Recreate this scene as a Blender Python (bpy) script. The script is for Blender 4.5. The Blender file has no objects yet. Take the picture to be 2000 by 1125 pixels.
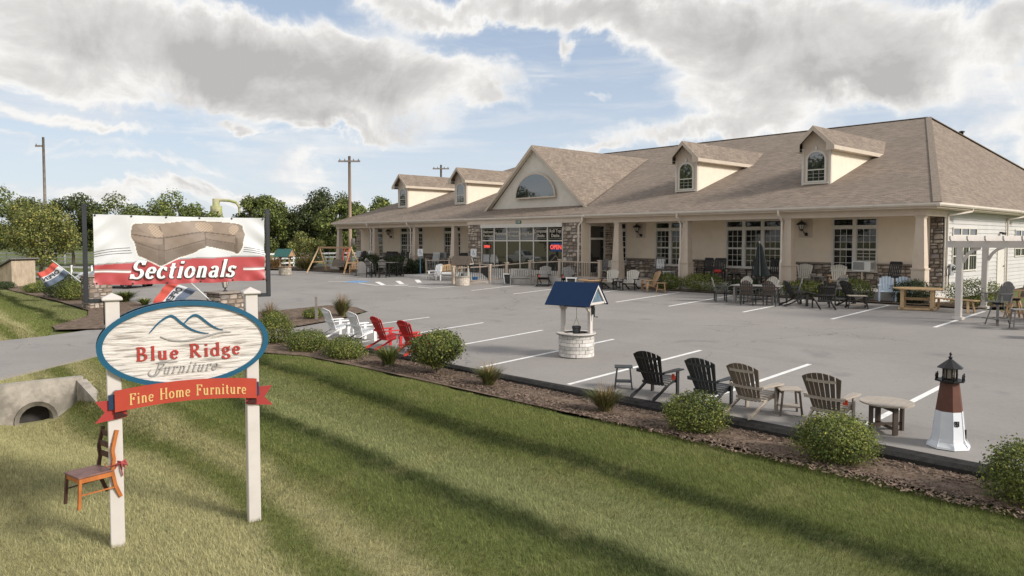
import bpy, bmesh, math, random
import numpy as np
from mathutils import Vector, Matrix
from mathutils.geometry import tessellate_polygon
R = math.radians
random.seed(7)
scene = bpy.context.scene
COL = scene.collection
CZ = 3.4                                # height of the camera above the front kerb line
FPX = 1440.0; YAW = R(47.5); PIT = R(2.6); HOR = 469.0

# ------------------------------------------------------------------ camera
cam_d = bpy.data.cameras.new('camera'); cam = bpy.data.objects.new('camera', cam_d); COL.objects.link(cam)
cam.location = (0, 0, CZ); cam.rotation_euler = (math.pi/2 - PIT, 0, YAW)
cam_d.sensor_width = 36; cam_d.sensor_fit = 'HORIZONTAL'; cam_d.lens = 36*FPX/2000
PCY = HOR + FPX*math.tan(PIT)
cam_d.shift_y = (PCY-562.5)/2000.0
cam_d.clip_start = 0.1; cam_d.clip_end = 3000
scene.camera = cam

# ------------------------------------------------------------------ colour management
scene.view_settings.view_transform = 'Standard'; scene.view_settings.look = 'None'
scene.view_settings.gamma = 1.0; scene.view_settings.use_curve_mapping = False
scene.view_settings.exposure = 0.45

# ------------------------------------------------------------------ sun and sky
SUN_DIR = Vector((0.90, 0.28, 0.58)).normalized()
sun_d = bpy.data.lights.new('sun', 'SUN'); sun = bpy.data.objects.new('sun', sun_d); COL.objects.link(sun)
sun_d.energy = 3.2; sun_d.angle = R(13.0); sun_d.color = (1.0, 0.95, 0.88)
sun.rotation_euler = SUN_DIR.to_track_quat('Z', 'Y').to_euler(); sun.location = (20, 20, 60)

world = bpy.data.worlds.new('World'); scene.world = world; world.use_nodes = True
wt = world.node_tree; wt.nodes.clear()
class NT:
    """small helper to write node maths"""
    def __init__(s, tree): s.t = tree; s.n = tree.nodes; s.l = tree.links
    def node(s, typ, **kw):
        n = s.n.new(typ)
        for k, v in kw.items(): setattr(n, k, v)
        return n
    def put(s, sock, v):
        if isinstance(v, bpy.types.NodeSocket): s.l.new(v, sock)
        elif v is not None: sock.default_value = v
    def math(s, op, a, b=None, c=None, clamp=False):
        n = s.node('ShaderNodeMath', operation=op); n.use_clamp = clamp
        s.put(n.inputs[0], a)
        if b is not None: s.put(n.inputs[1], b)
        if c is not None: s.put(n.inputs[2], c)
        return n.outputs[0]
    def vmath(s, op, a, b=None, out=0):
        n = s.node('ShaderNodeVectorMath', operation=op); s.put(n.inputs[0], a)
        if b is not None: s.put(n.inputs[1], b)
        return n.outputs['Value'] if op in ('DOT_PRODUCT', 'LENGTH') else n.outputs[0]
    def noise(s, vec, scale, detail=4, rough=.55, dist=0, out='Fac'):
        n = s.node('ShaderNodeTexNoise'); s.put(n.inputs['Vector'], vec)
        n.inputs['Scale'].default_value = scale; n.inputs['Detail'].default_value = detail
        n.inputs['Roughness'].default_value = rough; n.inputs['Distortion'].default_value = dist
        return n.outputs[out]
    def ramp(s, fac, stops, interp='LINEAR'):
        n = s.node('ShaderNodeValToRGB'); r = n.color_ramp; r.interpolation = interp
        while len(r.elements) < len(stops): r.elements.new(.5)
        for e, (p, c) in zip(r.elements, stops):
            e.position = p; e.color = (c[0], c[1], c[2], 1) if hasattr(c, '__len__') else (c, c, c, 1)
        s.put(n.inputs[0], fac); return n.outputs[0]
    def mix(s, fac, a, b, typ='MIX'):
        n = s.node('ShaderNodeMix', data_type='RGBA', blend_type=typ)
        s.put(n.inputs[0], fac)
        for i, v in ((6, a), (7, b)):
            if isinstance(v, bpy.types.NodeSocket): s.l.new(v, n.inputs[i])
            else: n.inputs[i].default_value = (v[0], v[1], v[2], 1)
        return n.outputs[2]
    def smooth(s, v, a, b):
        n = s.node('ShaderNodeMapRange', interpolation_type='SMOOTHSTEP'); s.put(n.inputs[0], v)
        n.inputs[1].default_value = a; n.inputs[2].default_value = b
        return n.outputs[0]

W = NT(wt)
tc = W.node('ShaderNodeTexCoord')
gen = W.vmath('NORMALIZE', tc.outputs['Generated'])
sky = W.node('ShaderNodeTexSky', sky_type='NISHITA'); sky.sun_disc = False
sky.sun_elevation = math.asin(SUN_DIR.z); sky.sun_rotation = math.atan2(SUN_DIR.x, SUN_DIR.y)
sky.air_density = 1.0; sky.dust_density = 1.6; sky.ozone_density = 1.0
sep = W.node('ShaderNodeSeparateXYZ'); W.put(sep.inputs[0], gen)
el = W.math('ARCSINE', sep.outputs[2])
az = W.math('ARCTAN2', sep.outputs[0], sep.outputs[1])            # world azimuth, radians, 0 = +y
den = W.math('ADD', W.math('MAXIMUM', sep.outputs[2], 0.0), 0.16)
comb = W.node('ShaderNodeCombineXYZ')
W.put(comb.inputs[0], W.math('DIVIDE', sep.outputs[0], den)); W.put(comb.inputs[1], W.math('DIVIDE', sep.outputs[1], den))
pl = comb.outputs[0]
nA = W.noise(pl, 1.3, 8, .62, .3)                                  # the body of the clouds
nB = W.noise(pl, 0.55, 3, .5)
nC = W.noise(gen, 9.0, 7, .6, .4)
warp = W.math('MULTIPLY', W.math('SUBTRACT', W.noise(gen, 5.0, 6, .6), .5), .20)
warp2 = W.math('MULTIPLY', W.math('SUBTRACT', W.noise(gen, 6.0, 6, .6, .5), .5), .16)
azw = W.math('ADD', az, warp); elw = W.math('ADD', el, warp2)
def px_dir(px, py):                                                # azimuth and elevation of a point of the view
    X = (px-1000)/FPX; U = -(py-PCY)/FPX
    z = U*math.cos(PIT) - math.sin(PIT); f = math.cos(PIT) + U*math.sin(PIT)
    x = math.cos(YAW)*X - math.sin(YAW)*f; y = math.sin(YAW)*X + math.cos(YAW)*f
    l = math.sqrt(x*x+y*y+z*z)
    return math.atan2(x, y), math.asin(z/l)
def bank(px, py, sx, sy, tilt, power=1.0):
    a, e = px_dir(px, py); ct, st = math.cos(R(tilt)), math.sin(R(tilt))
    da = W.math('SUBTRACT', azw, a); de = W.math('SUBTRACT', elw, e)
    u = W.math('DIVIDE', W.math('ADD', W.math('MULTIPLY', da, ct), W.math('MULTIPLY', de, st)), sx)
    v = W.math('DIVIDE', W.math('SUBTRACT', W.math('MULTIPLY', de, ct), W.math('MULTIPLY', da, st)), sy)
    r2 = W.math('ADD', W.math('MULTIPLY', u, u), W.math('MULTIPLY', v, v))
    return W.math('MULTIPLY', W.math('EXPONENT', W.math('MULTIPLY', r2, -1.0)), power)
# cloud banks: centre of view direction, half sizes in radians, tilt
big = [(200, 60, .30, .065, -7, 1.0), (560, 130, .22, .042, -11, 1.0), (850, 128, .13, .030, -9, .8), (40, 150, .16, .022, -8, .7), (640, 225, .12, .012, -13, .7), (880, 5, .30, .020, -4, .9), (1180, 55, .13, .024, -12, .8),
       (1400, 60, .13, .045, -10, .8), (1420, 200, .10, .050, -20, .85), (1340, 262, .12, .016, 0, .7), (1800, 75, .20, .048, 2, 1.15), (1650, 145, .10, .020, 3, .9), (1965, 240, .07, .045, -20, .8), (1990, 320, .04, .04, 0, .7),
       (120, 248, .15, .013, -4, .75), (485, 235, .022, .008, 0, .75), (590, 330, .08, .024, -5, .75), (700, 390, .2, .018, 0, .5), (230, 330, .16, .008, -3, .42), (200, 385, .25, .010, -2, .42), (60, 290, .10, .006, -3, .45), (1118, 120, .013, .024, 8, .85), (1180, 212, .020, .006, 0, .5), (1150, 283, .07, .009, 0, .6), (960, 180, .03, .010, 0, .4), (420, 405, .25, .014, 0, .45)]
acc = None
for b in big:
    g = bank(*b); acc = g if acc is None else W.math('ADD', acc, g)
inview = W.math('MULTIPLY', W.math('SUBTRACT', nA, .5), 1.5)
# unseen cloud away from the view, widened and brightened to fill the porch, from noise
aw = W.math('MULTIPLY', W.smooth(W.math('ABSOLUTE', W.math('SUBTRACT', az, -YAW)), .62, 1.1), W.math('MULTIPLY', W.smooth(nB, .34, .52), .62))
up = W.math('MULTIPLY', W.smooth(el, .36, .6), W.math('MULTIPLY', W.smooth(nB, .34, .52), .62))
dens = W.math('ADD', W.math('MAXIMUM', acc, W.math('MAXIMUM', aw, up)), W.math('ADD', inview, W.math('MULTIPLY', W.math('SUBTRACT', nC, .5), .5)))
cov = W.smooth(dens, .20, .74)
smp = W.node('ShaderNodeMapping'); W.put(smp.inputs[0], gen); smp.inputs['Scale'].default_value = (2.2, 2.2, 17.0)
streak = W.math('MULTIPLY', W.smooth(W.noise(smp.outputs[0], 1.5, 6, .6, .5), .47, .70), W.math('MULTIPLY', W.smooth(el, .34, .20), .62))
cov = W.math('MAXIMUM', cov, streak)
nD = W.noise(gen, 8.0, 8, .62, .6)
lump = W.math('ADD', dens, W.math('MULTIPLY', W.math('SUBTRACT', nD, .5), 2.2))
ccol = W.ramp(W.math('MULTIPLY', lump, .55), [(.10, (.70, .71, .73)), (.34, (.84, .83, .81)), (.55, (.65, .635, .62)), (.90, (.45, .438, .43))])
skyc = W.node('ShaderNodeBackground'); W.put(skyc.inputs[0], sky.outputs[0]); skyc.inputs[1].default_value = 0.10
# thin high veil that pales the blue
veil = W.node('ShaderNodeBackground'); W.put(veil.inputs[0], W.mix(W.smooth(el, .0, .32), (.57, .62, .69), (.33, .405, .525))); veil.inputs[1].default_value = 1.0
cl = W.node('ShaderNodeBackground'); W.put(cl.inputs[0], ccol); cl.inputs[1].default_value = 0.84
m1 = W.node('ShaderNodeMixShader'); m1.inputs[0].default_value = .72; W.l.new(skyc.outputs[0], m1.inputs[1]); W.l.new(veil.outputs[0], m1.inputs[2])
m2 = W.node('ShaderNodeMixShader'); W.put(m2.inputs[0], cov); W.l.new(m1.outputs[0], m2.inputs[1]); W.l.new(cl.outputs[0], m2.inputs[2])
wo = W.node('ShaderNodeOutputWorld'); W.l.new(m2.outputs[0], wo.inputs[0])

# ------------------------------------------------------------------ materials
MATS = {}
def mat(name, col, rough=.7, var=.12, vscale=6.0, bump=0.0, bscale=60.0, spec=.3, metal=0.0, rnd=0.0, col2=None, stretch=(1, 1, 1), island=0.0, trans=0.0, emit=None, coords='Object', grime=0.0):
    if name in MATS: return MATS[name]
    m = bpy.data.materials.new(name); m.use_nodes = True; t = m.node_tree; t.nodes.clear(); N = NT(t)
    out = N.node('ShaderNodeOutputMaterial'); p = N.node('ShaderNodeBsdfPrincipled')
    t.links.new(p.outputs[0], out.inputs[0])
    tcn = N.node('ShaderNodeTexCoord'); mp = N.node('ShaderNodeMapping')
    N.put(mp.inputs[0], tcn.outputs[coords] if coords != 'World' else N.node('ShaderNodeNewGeometry').outputs['Position'])
    mp.inputs['Scale'].default_value = stretch
    oi = N.node('ShaderNodeObjectInfo')
    vec = mp.outputs[0]
    if rnd or island:
        vec = N.vmath('ADD', mp.outputs[0], N.vmath('SCALE', oi.outputs['Location'])) if False else mp.outputs[0]
    nz = N.noise(vec, vscale, 6, .6)
    lo = tuple(c*(1-var*1.6) for c in col); hi = tuple(min(1, c*(1+var*1.6)) for c in col)
    c = N.ramp(nz, [(.25, lo), (.75, hi)])
    if col2: c = N.mix(N.smooth(N.noise(vec, vscale*.35, 4, .6), .42, .66), c, col2)
    if rnd:
        v = N.math('ADD', N.math('MULTIPLY', oi.outputs['Random'], 2*rnd), 1-rnd)
        cc = N.node('ShaderNodeCombineColor'); [N.put(cc.inputs[i], v) for i in range(3)]
        c = N.mix(1.0, c, cc.outputs[0], 'MULTIPLY')
    if island:
        g = N.node('ShaderNodeNewGeometry'); v = N.math('ADD', N.math('MULTIPLY', g.outputs['Random Per Island'], 2*island), 1-island)
        cc = N.node('ShaderNodeCombineColor'); [N.put(cc.inputs[i], v) for i in range(3)]
        c = N.mix(1.0, c, cc.outputs[0], 'MULTIPLY')
    if grime:
        g2 = N.smooth(N.noise(tcn.outputs['Object'], 2.3, 7, .7), .5, .75)
        c = N.mix(N.math('MULTIPLY', g2, grime), c, tuple(k*.55 for k in col))
    N.put(p.inputs['Base Color'], c)
    p.inputs['Roughness'].default_value = rough; p.inputs['Metallic'].default_value = metal
    p.inputs['Specular IOR Level'].default_value = spec
    if bump:
        b = N.node('ShaderNodeBump'); b.inputs['Strength'].default_value = min(1, bump); b.inputs['Distance'].default_value = .01
        N.put(b.inputs['Height'], N.noise(vec, bscale, 4, .6)); N.put(p.inputs['Normal'], b.outputs[0])
    if trans:
        tr = N.node('ShaderNodeBsdfTranslucent'); N.put(tr.inputs[0], c); mx = N.node('ShaderNodeMixShader'); mx.inputs[0].default_value = trans
        t.links.new(p.outputs[0], mx.inputs[1]); t.links.new(tr.outputs[0], mx.inputs[2]); t.links.new(mx.outputs[0], out.inputs[0])
    if emit: p.inputs['Emission Color'].default_value = (*emit[:3], 1); p.inputs['Emission Strength'].default_value = emit[3]
    MATS[name] = m; return m

# ------------------------------------------------------------------ mesh building
class MB:
    def __init__(s): s.v = []; s.f = []; s.sm = []; s.mi = []
    def add(s, vs, fs, M=None, smooth=False, mi=0):
        k = len(s.v)
        s.v += [tuple(M @ Vector(p)) if M is not None else tuple(p) for p in vs]
        s.f += [tuple(i+k for i in f) for f in fs]; s.sm += [smooth]*len(fs); s.mi += [mi]*len(fs); return s
    def box(s, a, b, M=None, ch=0.0, mi=0):
        (x0, y0, z0), (x1, y1, z1) = a, b
        if x0 > x1: x0, x1 = x1, x0
        if y0 > y1: y0, y1 = y1, y0
        if z0 > z1: z0, z1 = z1, z0
        if ch <= 0:
            vs = [(x, y, z) for x in (x0, x1) for y in (y0, y1) for z in (z0, z1)]
            return s.add(vs, [(0, 1, 3, 2), (4, 6, 7, 5), (0, 4, 5, 1), (2, 3, 7, 6), (0, 2, 6, 4), (1, 5, 7, 3)], M, mi=mi)
        c = min(ch, (x1-x0)*.45, (y1-y0)*.45, (z1-z0)*.45); vs = []; idx = {}
        for i, x in enumerate((x0, x1)):
            for j, y in enumerate((y0, y1)):
                for k, z in enumerate((z0, z1)):
                    sx, sy, sz = (1, -1)[i]*c, (1, -1)[j]*c, (1, -1)[k]*c
                    idx[i, j, k, 0] = len(vs); vs.append((x, y+sy, z+sz))
                    idx[i, j, k, 1] = len(vs); vs.append((x+sx, y, z+sz))
                    idx[i, j, k, 2] = len(vs); vs.append((x+sx, y+sy, z))
        fs = []
        for ax in range(3):
            for sd in (0, 1):
                q = []
                for (p, r) in ((0, 0), (1, 0), (1, 1), (0, 1)):
                    key = [0, 0, 0]; key[ax] = sd; key[(ax+1) % 3] = p; key[(ax+2) % 3] = r; q.append(idx[(*key, ax)])
                fs.append(tuple(q if sd else q[::-1]))
        for ax in range(3):
            a1, a2 = (ax+1) % 3, (ax+2) % 3
            for p in (0, 1):
                for r in (0, 1):
                    k0 = [0, 0, 0]; k1 = [0, 0, 0]; k1[ax] = 1
                    for kk in (k0, k1): kk[a1] = p; kk[a2] = r
                    q = (idx[(*k0, a1)], idx[(*k1, a1)], idx[(*k1, a2)], idx[(*k0, a2)])
                    fs.append(q if (p == r) else q[::-1])
        for i in (0, 1):
            for j in (0, 1):
                for k in (0, 1):
                    q = (idx[i, j, k, 0], idx[i, j, k, 1], idx[i, j, k, 2])
                    fs.append(q if (i+j+k) % 2 else q[::-1])
        return s.add(vs, fs, M, mi=mi)
    def bar(s, p, q, w, h=None, up=(0, 0, 1), ch=0.0, mi=0):
        """box of section w x h running from p to q"""
        p, q = Vector(p), Vector(q); h = h or w; d = (q-p); L = d.length; d.normalize(); up = Vector(up)
        if abs(d.dot(up)) > .98: up = Vector((1, 0, 0)) if abs(d.x) < .9 else Vector((0, 1, 0))
        x = d.cross(up).normalized(); z = x.cross(d)
        M = Matrix((( x.x, d.x, z.x, p.x), (x.y, d.y, z.y, p.y), (x.z, d.z, z.z, p.z), (0, 0, 0, 1)))
        return s.box((-w/2, 0, -h/2), (w/2, L, h/2), M, ch, mi)
    def tube(s, pts, r, n=8, cap=True, mi=0):
        pts = [Vector(p) for p in pts]; rr = r if hasattr(r, '__len__') else [r]*len(pts); rings = []; vs = []
        ref = Vector((0, 0, 1))
        for i, p in enumerate(pts):
            d = (pts[min(i+1, len(pts)-1)] - pts[max(i-1, 0)]).normalized()
            if abs(d.dot(ref)) > .95: a = d.cross(Vector((1, 0, 0))).normalized()
            else: a = d.cross(ref).normalized()
            b = a.cross(d)
            for k in range(n):
                t = 2*math.pi*k/n; vs.append(p + (a*math.cos(t) + b*math.sin(t))*rr[i])
        fs = [(i*n+k, i*n+(k+1) % n, (i+1)*n+(k+1) % n, (i+1)*n+k) for i in range(len(pts)-1) for k in range(n)]
        s.add(vs, fs, None, True, mi)
        if cap:
            k0 = len(s.v)-len(vs)
            s.f += [tuple(k0+i for i in range(n)), tuple(k0+(len(pts)-1)*n+i for i in range(n))[::-1]]; s.sm += [False]*2; s.mi += [mi]*2
        return s
    def lathe(s, prof, n=16, c=(0, 0, 0), rot=0.0, smooth=True, mi=0, cap=True):
        vs = []; m = len(prof)
        for r, z in prof:
            for k in range(n):
                t = rot+2*math.pi*k/n; vs.append((c[0]+r*math.cos(t), c[1]+r*math.sin(t), c[2]+z))
        fs = [(i*n+k, i*n+(k+1) % n, (i+1)*n+(k+1) % n, (i+1)*n+k) for i in range(m-1) for k in range(n)]
        s.add(vs, fs, None, smooth, mi)
        if cap:
            k0 = len(s.v)-len(vs)
            s.f += [tuple(k0+i for i in range(n))[::-1], tuple(k0+(m-1)*n+i for i in range(n))]; s.sm += [False]*2; s.mi += [mi]*2
        return s
    def prism(s, poly, d0, d1, M=None, mi=0):
        """poly in local xy, extruded along z from d0 to d1"""
        n = len(poly); vs = [(x, y, d0) for x, y in poly] + [(x, y, d1) for x, y in poly]
        fs = [tuple(range(n))[::-1], tuple(range(n, 2*n))] + [(i, (i+1) % n, n+(i+1) % n, n+i) for i in range(n)]
        return s.add(vs, fs, M, mi=mi)
    def mesh(s, name, mats):
        me = bpy.data.meshes.new(name); me.from_pydata(s.v, [], s.f)
        for m in (mats if isinstance(mats, (list, tuple)) else [mats]): me.materials.append(m)
        me.polygons.foreach_set('use_smooth', s.sm); me.polygons.foreach_set('material_index', s.mi); me.update(); return me
YZ = lambda x=0: Matrix(((0, 0, 1, x), (1, 0, 0, 0), (0, 1, 0, 0), (0, 0, 0, 1)))     # poly (y,z) extruded along x
XZ = lambda y=0: Matrix(((1, 0, 0, 0), (0, 0, -1, y), (0, 1, 0, 0), (0, 0, 0, 1)))    # poly (x,z) extruded along -y

def obj(name, mb, m=None, parent=None, loc=None, rot=None):
    me = mb if isinstance(mb, bpy.types.Mesh) else mb.mesh(name, m)
    o = bpy.data.objects.new(name, me); COL.objects.link(o)
    if parent is not None: o.parent = parent
    if loc is not None: o.location = loc
    if rot is not None: o.rotation_euler = rot
    return o
def tag(o, label, cat, group=None, kind=None):
    if label: o['label'] = label
    if cat: o['category'] = cat
    if group: o['group'] = group
    if kind: o['kind'] = kind
    return o
def thing(name, label, cat, loc=(0, 0, 0), rz=0.0, group=None):
    o = bpy.data.objects.new(name, None); o.empty_display_size = .2; COL.objects.link(o)
    o.location = loc; o.rotation_euler = (0, 0, rz); return tag(o, label, cat, group)
def struct(name, mb, m, parent=None):
    o = obj(name, mb, m, parent)
    if parent is None: o['kind'] = 'structure'
    return o
CH = {}
def kids(o): return [c for c in bpy.data.objects if c.parent == o]
def dup(root, label, loc, rz=0.0, scale=None, tree=None):
    """copy of a thing with copies of its parts and sub-parts"""
    if root.name not in CH: CH[root.name] = [(c, kids(c)) for c in kids(root)]
    r = root.copy(); COL.objects.link(r); r.location = loc; r.rotation_euler = (0, 0, rz); r['label'] = label
    if scale is not None: r.scale = (scale,)*3 if not hasattr(scale, '__len__') else scale
    for c, gs in CH[root.name]:
        c2 = c.copy(); COL.objects.link(c2); c2.parent = r
        for g in gs: g2 = g.copy(); COL.objects.link(g2); g2.parent = c2
    return r

# ------------------------------------------------------------------ the lie of the land
def clamp(v, a=0.0, b=1.0): return max(a, min(b, v))
def sst(v, a, b): t = clamp((v-a)/(b-a)); return t*t*(3-2*t)
def lot_z(y): return .04 + .047*(min(max(y, 11.2), 30.6)-12.3)
def swale(x, y):
    if x > -11.0: d = 0
    else: d = .80*sst(-x, 11.0, 19.0)
    if x < -20.42: d = 0
    return d*math.exp(-((y-3.25)/1.15)**4 if y < 3.25 else -((y-3.25)/1.05)**4)
def ground_z(x, y):
    g = -.03 + .004*(y-10.6) if y < 10.6 else .047*(y-12.3)+.04-.05
    if y > 10.6: g = min(g, .84) if y < 32 else .84
    if 10.0 < y < 10.95: g = -.03
    elif 10.95 <= y < 13.0 and x > -24: g = -.16
    return g - swale(x, y) - (.05 if y > 10.6 else 0)*0
def P(x, y, dz=0): return (x, y, lot_z(y)+dz)

# ================================================================== GROUND
MOW = None
def grass_mat(name, blades):
    m = bpy.data.materials.new(name); m.use_nodes = True; t = m.node_tree; t.nodes.clear(); N = NT(t)
    out = N.node('ShaderNodeOutputMaterial'); p = N.node('ShaderNodeBsdfPrincipled'); t.links.new(p.outputs[0], out.inputs[0])
    g = N.node('ShaderNodeNewGeometry'); pos = g.outputs['Position']; s = N.node('ShaderNodeSeparateXYZ'); N.put(s.inputs[0], pos)
    # mowing tracks run along the road; they wander a little
    wob = N.math('ADD', N.math('MULTIPLY', N.math('SUBTRACT', N.noise(pos, .22, 2, .5), .5), 1.1), N.math('MULTIPLY', N.math('SUBTRACT', N.noise(pos, 2.2, 5, .7), .5), .62))
    yy = N.math('ADD', N.math('ADD', s.outputs[1], N.math('MULTIPLY', s.outputs[0], .03)), N.math('ADD', wob, .30))
    t_ = N.math('DIVIDE', N.math('SUBTRACT', yy, 3.0), 8.0)
    Y_, G_, L_, D_, M_ = (.385, .355, .180), (.185, .202, .064), (.255, .268, .115), (.058, .074, .022), (.130, .152, .043)
    c = N.ramp(t_, [(.0, Y_), (.07, Y_), (.10, G_), (.125, G_), (.16, Y_), (.19, Y_), (.24, G_), (.35, M_), (.385, D_), (.41, D_), (.45, L_), (.56, L_), (.64, G_), (.675, D_), (.705, D_), (.75, M_), (.88, G_), (.98, M_)])
    c = N.mix(N.math('MULTIPLY', N.smooth(N.noise(pos, .9, 6, .7), .50, .70), .45), c, (.300, .275, .125))
    c = N.mix(N.math('MULTIPLY', N.smooth(N.noise(pos, 1.7, 6, .7), .54, .72), .45), c, (.085, .115, .034))
    fine = N.noise(pos, 14.0, 6, .75)
    c = N.mix(N.math('MULTIPLY', N.smooth(fine, .52, .72), .45), c, (.34, .31, .15))
    c = N.mix(N.math('MULTIPLY', N.smooth(fine, .47, .30), .55), c, (.060, .080, .024))
    if blades:
        v = N.math('ADD', N.math('MULTIPLY', g.outputs['Random Per Island'], 1.15), .50)
    else:
        v = N.math('ADD', N.math('MULTIPLY', N.smooth(N.noise(pos, 90.0, 3, .7), .3, .7), .7), .45)
    cc = N.node('ShaderNodeCombineColor'); [N.put(cc.inputs[i], v) for i in range(3)]
    c = N.mix(1.0, c, cc.outputs[0], 'MULTIPLY')
    N.put(p.inputs['Base Color'], c); p.inputs['Roughness'].default_value = .75; p.inputs['Specular IOR Level'].default_value = .15
    if blades:
        tr = N.node('ShaderNodeBsdfTranslucent'); N.put(tr.inputs[0], c); mx = N.node('ShaderNodeMixShader'); mx.inputs[0].default_value = .3
        t.links.new(p.outputs[0], mx.inputs[1]); t.links.new(tr.outputs[0], mx.inputs[2]); t.links.new(mx.outputs[0], out.inputs[0])
    else:
        b = N.node('ShaderNodeBump'); b.inputs['Strength'].default_value = .6; b.inputs['Distance'].default_value = .03
        N.put(b.inputs['Height'], N.noise(pos, 30, 4, .7)); N.put(p.inputs['Normal'], b.outputs[0])
    return m
m_turf = grass_mat('turf', False); m_blade = grass_mat('grass_blade', True)

def grid_mesh(name, xs, ys, zf, m):
    vs = [(x, y, zf(x, y)) for y in ys for x in xs]; n = len(xs)
    fs = [(j*n+i, j*n+i+1, (j+1)*n+i+1, (j+1)*n+i) for j in range(len(ys)-1) for i in range(n-1)]
    fs = [f for f in fs if not (max(vs[i][0] for i in f) < -20.3 and min(vs[i][0] for i in f) > -20.5 and max(vs[i][2] for i in f)-min(vs[i][2] for i in f) > .3 and 2.9 < sum(vs[i][1] for i in f)/4 < 3.8)]
    b = MB(); b.add(vs, fs, None, False); return b
def far_z(x, y):
    g = ground_z(x, y)
    d = math.hypot(x+20, y-10)
    if x < -60: g = g*(1-sst(-x, 60, 90)) + .25*sst(-x, 60, 90)
    return g - .03
xs = [-1500, -800, -400, -250, -180, -140, -120, -100, -90, -80, -72, -66, -60, -54, -48, -42, -36, -32, -29] + [-27+i*.5 for i in range(12)] + [-21, -20.7, -20.45, -20.38, -20.2] + [-20+i*.4 for i in range(56)] + [3, 5, 8, 12, 20, 40, 80, 200, 600, 1500]
ys = [-1500, -600, -200, -80, -40, -20, -10, -6, -4, -2] + [-1+i*.3 for i in range(31)] + [8.4, 8.9, 9.4, 10, 10.6, 11.2, 12, 13, 15, 18, 22, 26, 30, 31, 33, 40, 50, 70, 100, 200, 600, 1500]
struct('ground', grid_mesh('ground', sorted(xs), ys, lambda x, y: far_z(x, y)+.0, m_turf), m_turf)

# asphalt
def asphalt_mat():
    m = bpy.data.materials.new('asphalt'); m.use_nodes = True; t = m.node_tree; t.nodes.clear(); N = NT(t)
    out = N.node('ShaderNodeOutputMaterial'); p = N.node('ShaderNodeBsdfPrincipled'); t.links.new(p.outputs[0], out.inputs[0])
    pos = N.node('ShaderNodeNewGeometry').outputs['Position']
    c = N.mix(N.smooth(N.noise(pos, .22, 6, .6), .35, .65), (.228, .207, .190), (.272, .248, .228))
    c = N.mix(N.math('MULTIPLY', N.smooth(N.noise(pos, 70, 4, .8), .35, .75), .55), c, (.34, .315, .29))
    c = N.mix(N.math('MULTIPLY', N.smooth(N.noise(pos, 55, 3, .8), .55, .75), .6), c, (.135, .125, .115))
    mp = N.node('ShaderNodeMapping'); N.put(mp.inputs[0], pos); mp.inputs['Scale'].default_value = (.35, 1.6, 1)
    c = N.mix(N.math('MULTIPLY', N.smooth(N.noise(mp.outputs[0], .6, 5, .6), .52, .7), .35), c, (.185, .170, .158))
    c = N.mix(N.math('MULTIPLY', N.smooth(N.noise(pos, 11, 5, .8), .40, .64), .22), c, (.33, .305, .28))
    c = N.mix(N.math('MULTIPLY', N.smooth(N.noise(pos, 6, 5, .8), .54, .72), .35), c, (.165, .152, .142))
    c = N.mix(N.math('MULTIPLY', N.smooth(N.noise(pos, .75, 3, .5), .62, .74), .40), c, (.150, .138, .130))
    vo = N.node('ShaderNodeTexVoronoi', feature='DISTANCE_TO_EDGE'); N.put(vo.inputs['Vector'], N.vmath('ADD', pos, N.vmath('MULTIPLY', N.noise(pos, .8, 4, .6, out='Color'), (1.8, 1.8, 0)))); vo.inputs['Scale'].default_value = .16
    crack = N.smooth(vo.outputs['Distance'], .0035, .0)
    crack = N.math('MULTIPLY', crack, N.smooth(N.noise(pos, .15, 2, .5), .45, .6))
    c = N.mix(N.math('MULTIPLY', crack, .6), c, (.06, .056, .052))
    N.put(p.inputs['Base Color'], c); p.inputs['Roughness'].default_value = .88; p.inputs['Specular IOR Level'].default_value = .25
    b = N.node('ShaderNodeBump'); b.inputs['Strength'].default_value = .5; b.inputs['Distance'].default_value = .008
    N.put(b.inputs['Height'], N.noise(pos, 60, 4, .8)); N.put(p.inputs['Normal'], b.outputs[0])
    return m
m_asph = asphalt_mat()
def poly_sheet(name, outer, zf, m, thick=0.0, cut=1.2):
    """ground sheet with the outline given, cut finely enough to follow zf"""
    bm = bmesh.new(); vs = [bm.verts.new((x, y, 0)) for x, y in outer]
    for tri in tessellate_polygon([[Vector((x, y, 0)) for x, y in outer]]): bm.faces.new([vs[i] for i in tri])
    bmesh.ops.recalc_face_normals(bm, faces=bm.faces[:])
    x0, x1 = min(p[0] for p in outer), max(p[0] for p in outer); y0, y1 = min(p[1] for p in outer), max(p[1] for p in outer)
    y = math.floor(y0)+.3
    while y < y1:
        bmesh.ops.bisect_plane(bm, geom=bm.verts[:]+bm.edges[:]+bm.faces[:], plane_co=(0, y, 0), plane_no=(0, 1, 0)); y += cut
    for v in bm.verts: v.co.z = zf(v.co.x, v.co.y)
    bmesh.ops.recalc_face_normals(bm, faces=bm.faces[:])
    if bm.faces[:] and bm.faces[0].normal.z < 0: bmesh.ops.reverse_faces(bm, faces=bm.faces[:])
    if thick:
        ed = [e for e in bm.edges if e.is_boundary]
        r = bmesh.ops.extrude_edge_only(bm, edges=ed)
        for v in [g for g in r['geom'] if isinstance(g, bmesh.types.BMVert)]: v.co.z -= thick
        bmesh.ops.recalc_face_normals(bm, faces=bm.faces[:])
    me = bpy.data.meshes.new(name); bm.to_mesh(me); bm.free(); me.materials.append(m)
    o = bpy.data.objects.new(name, me); COL.objects.link(o); o['kind'] = 'structure'; return o
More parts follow.
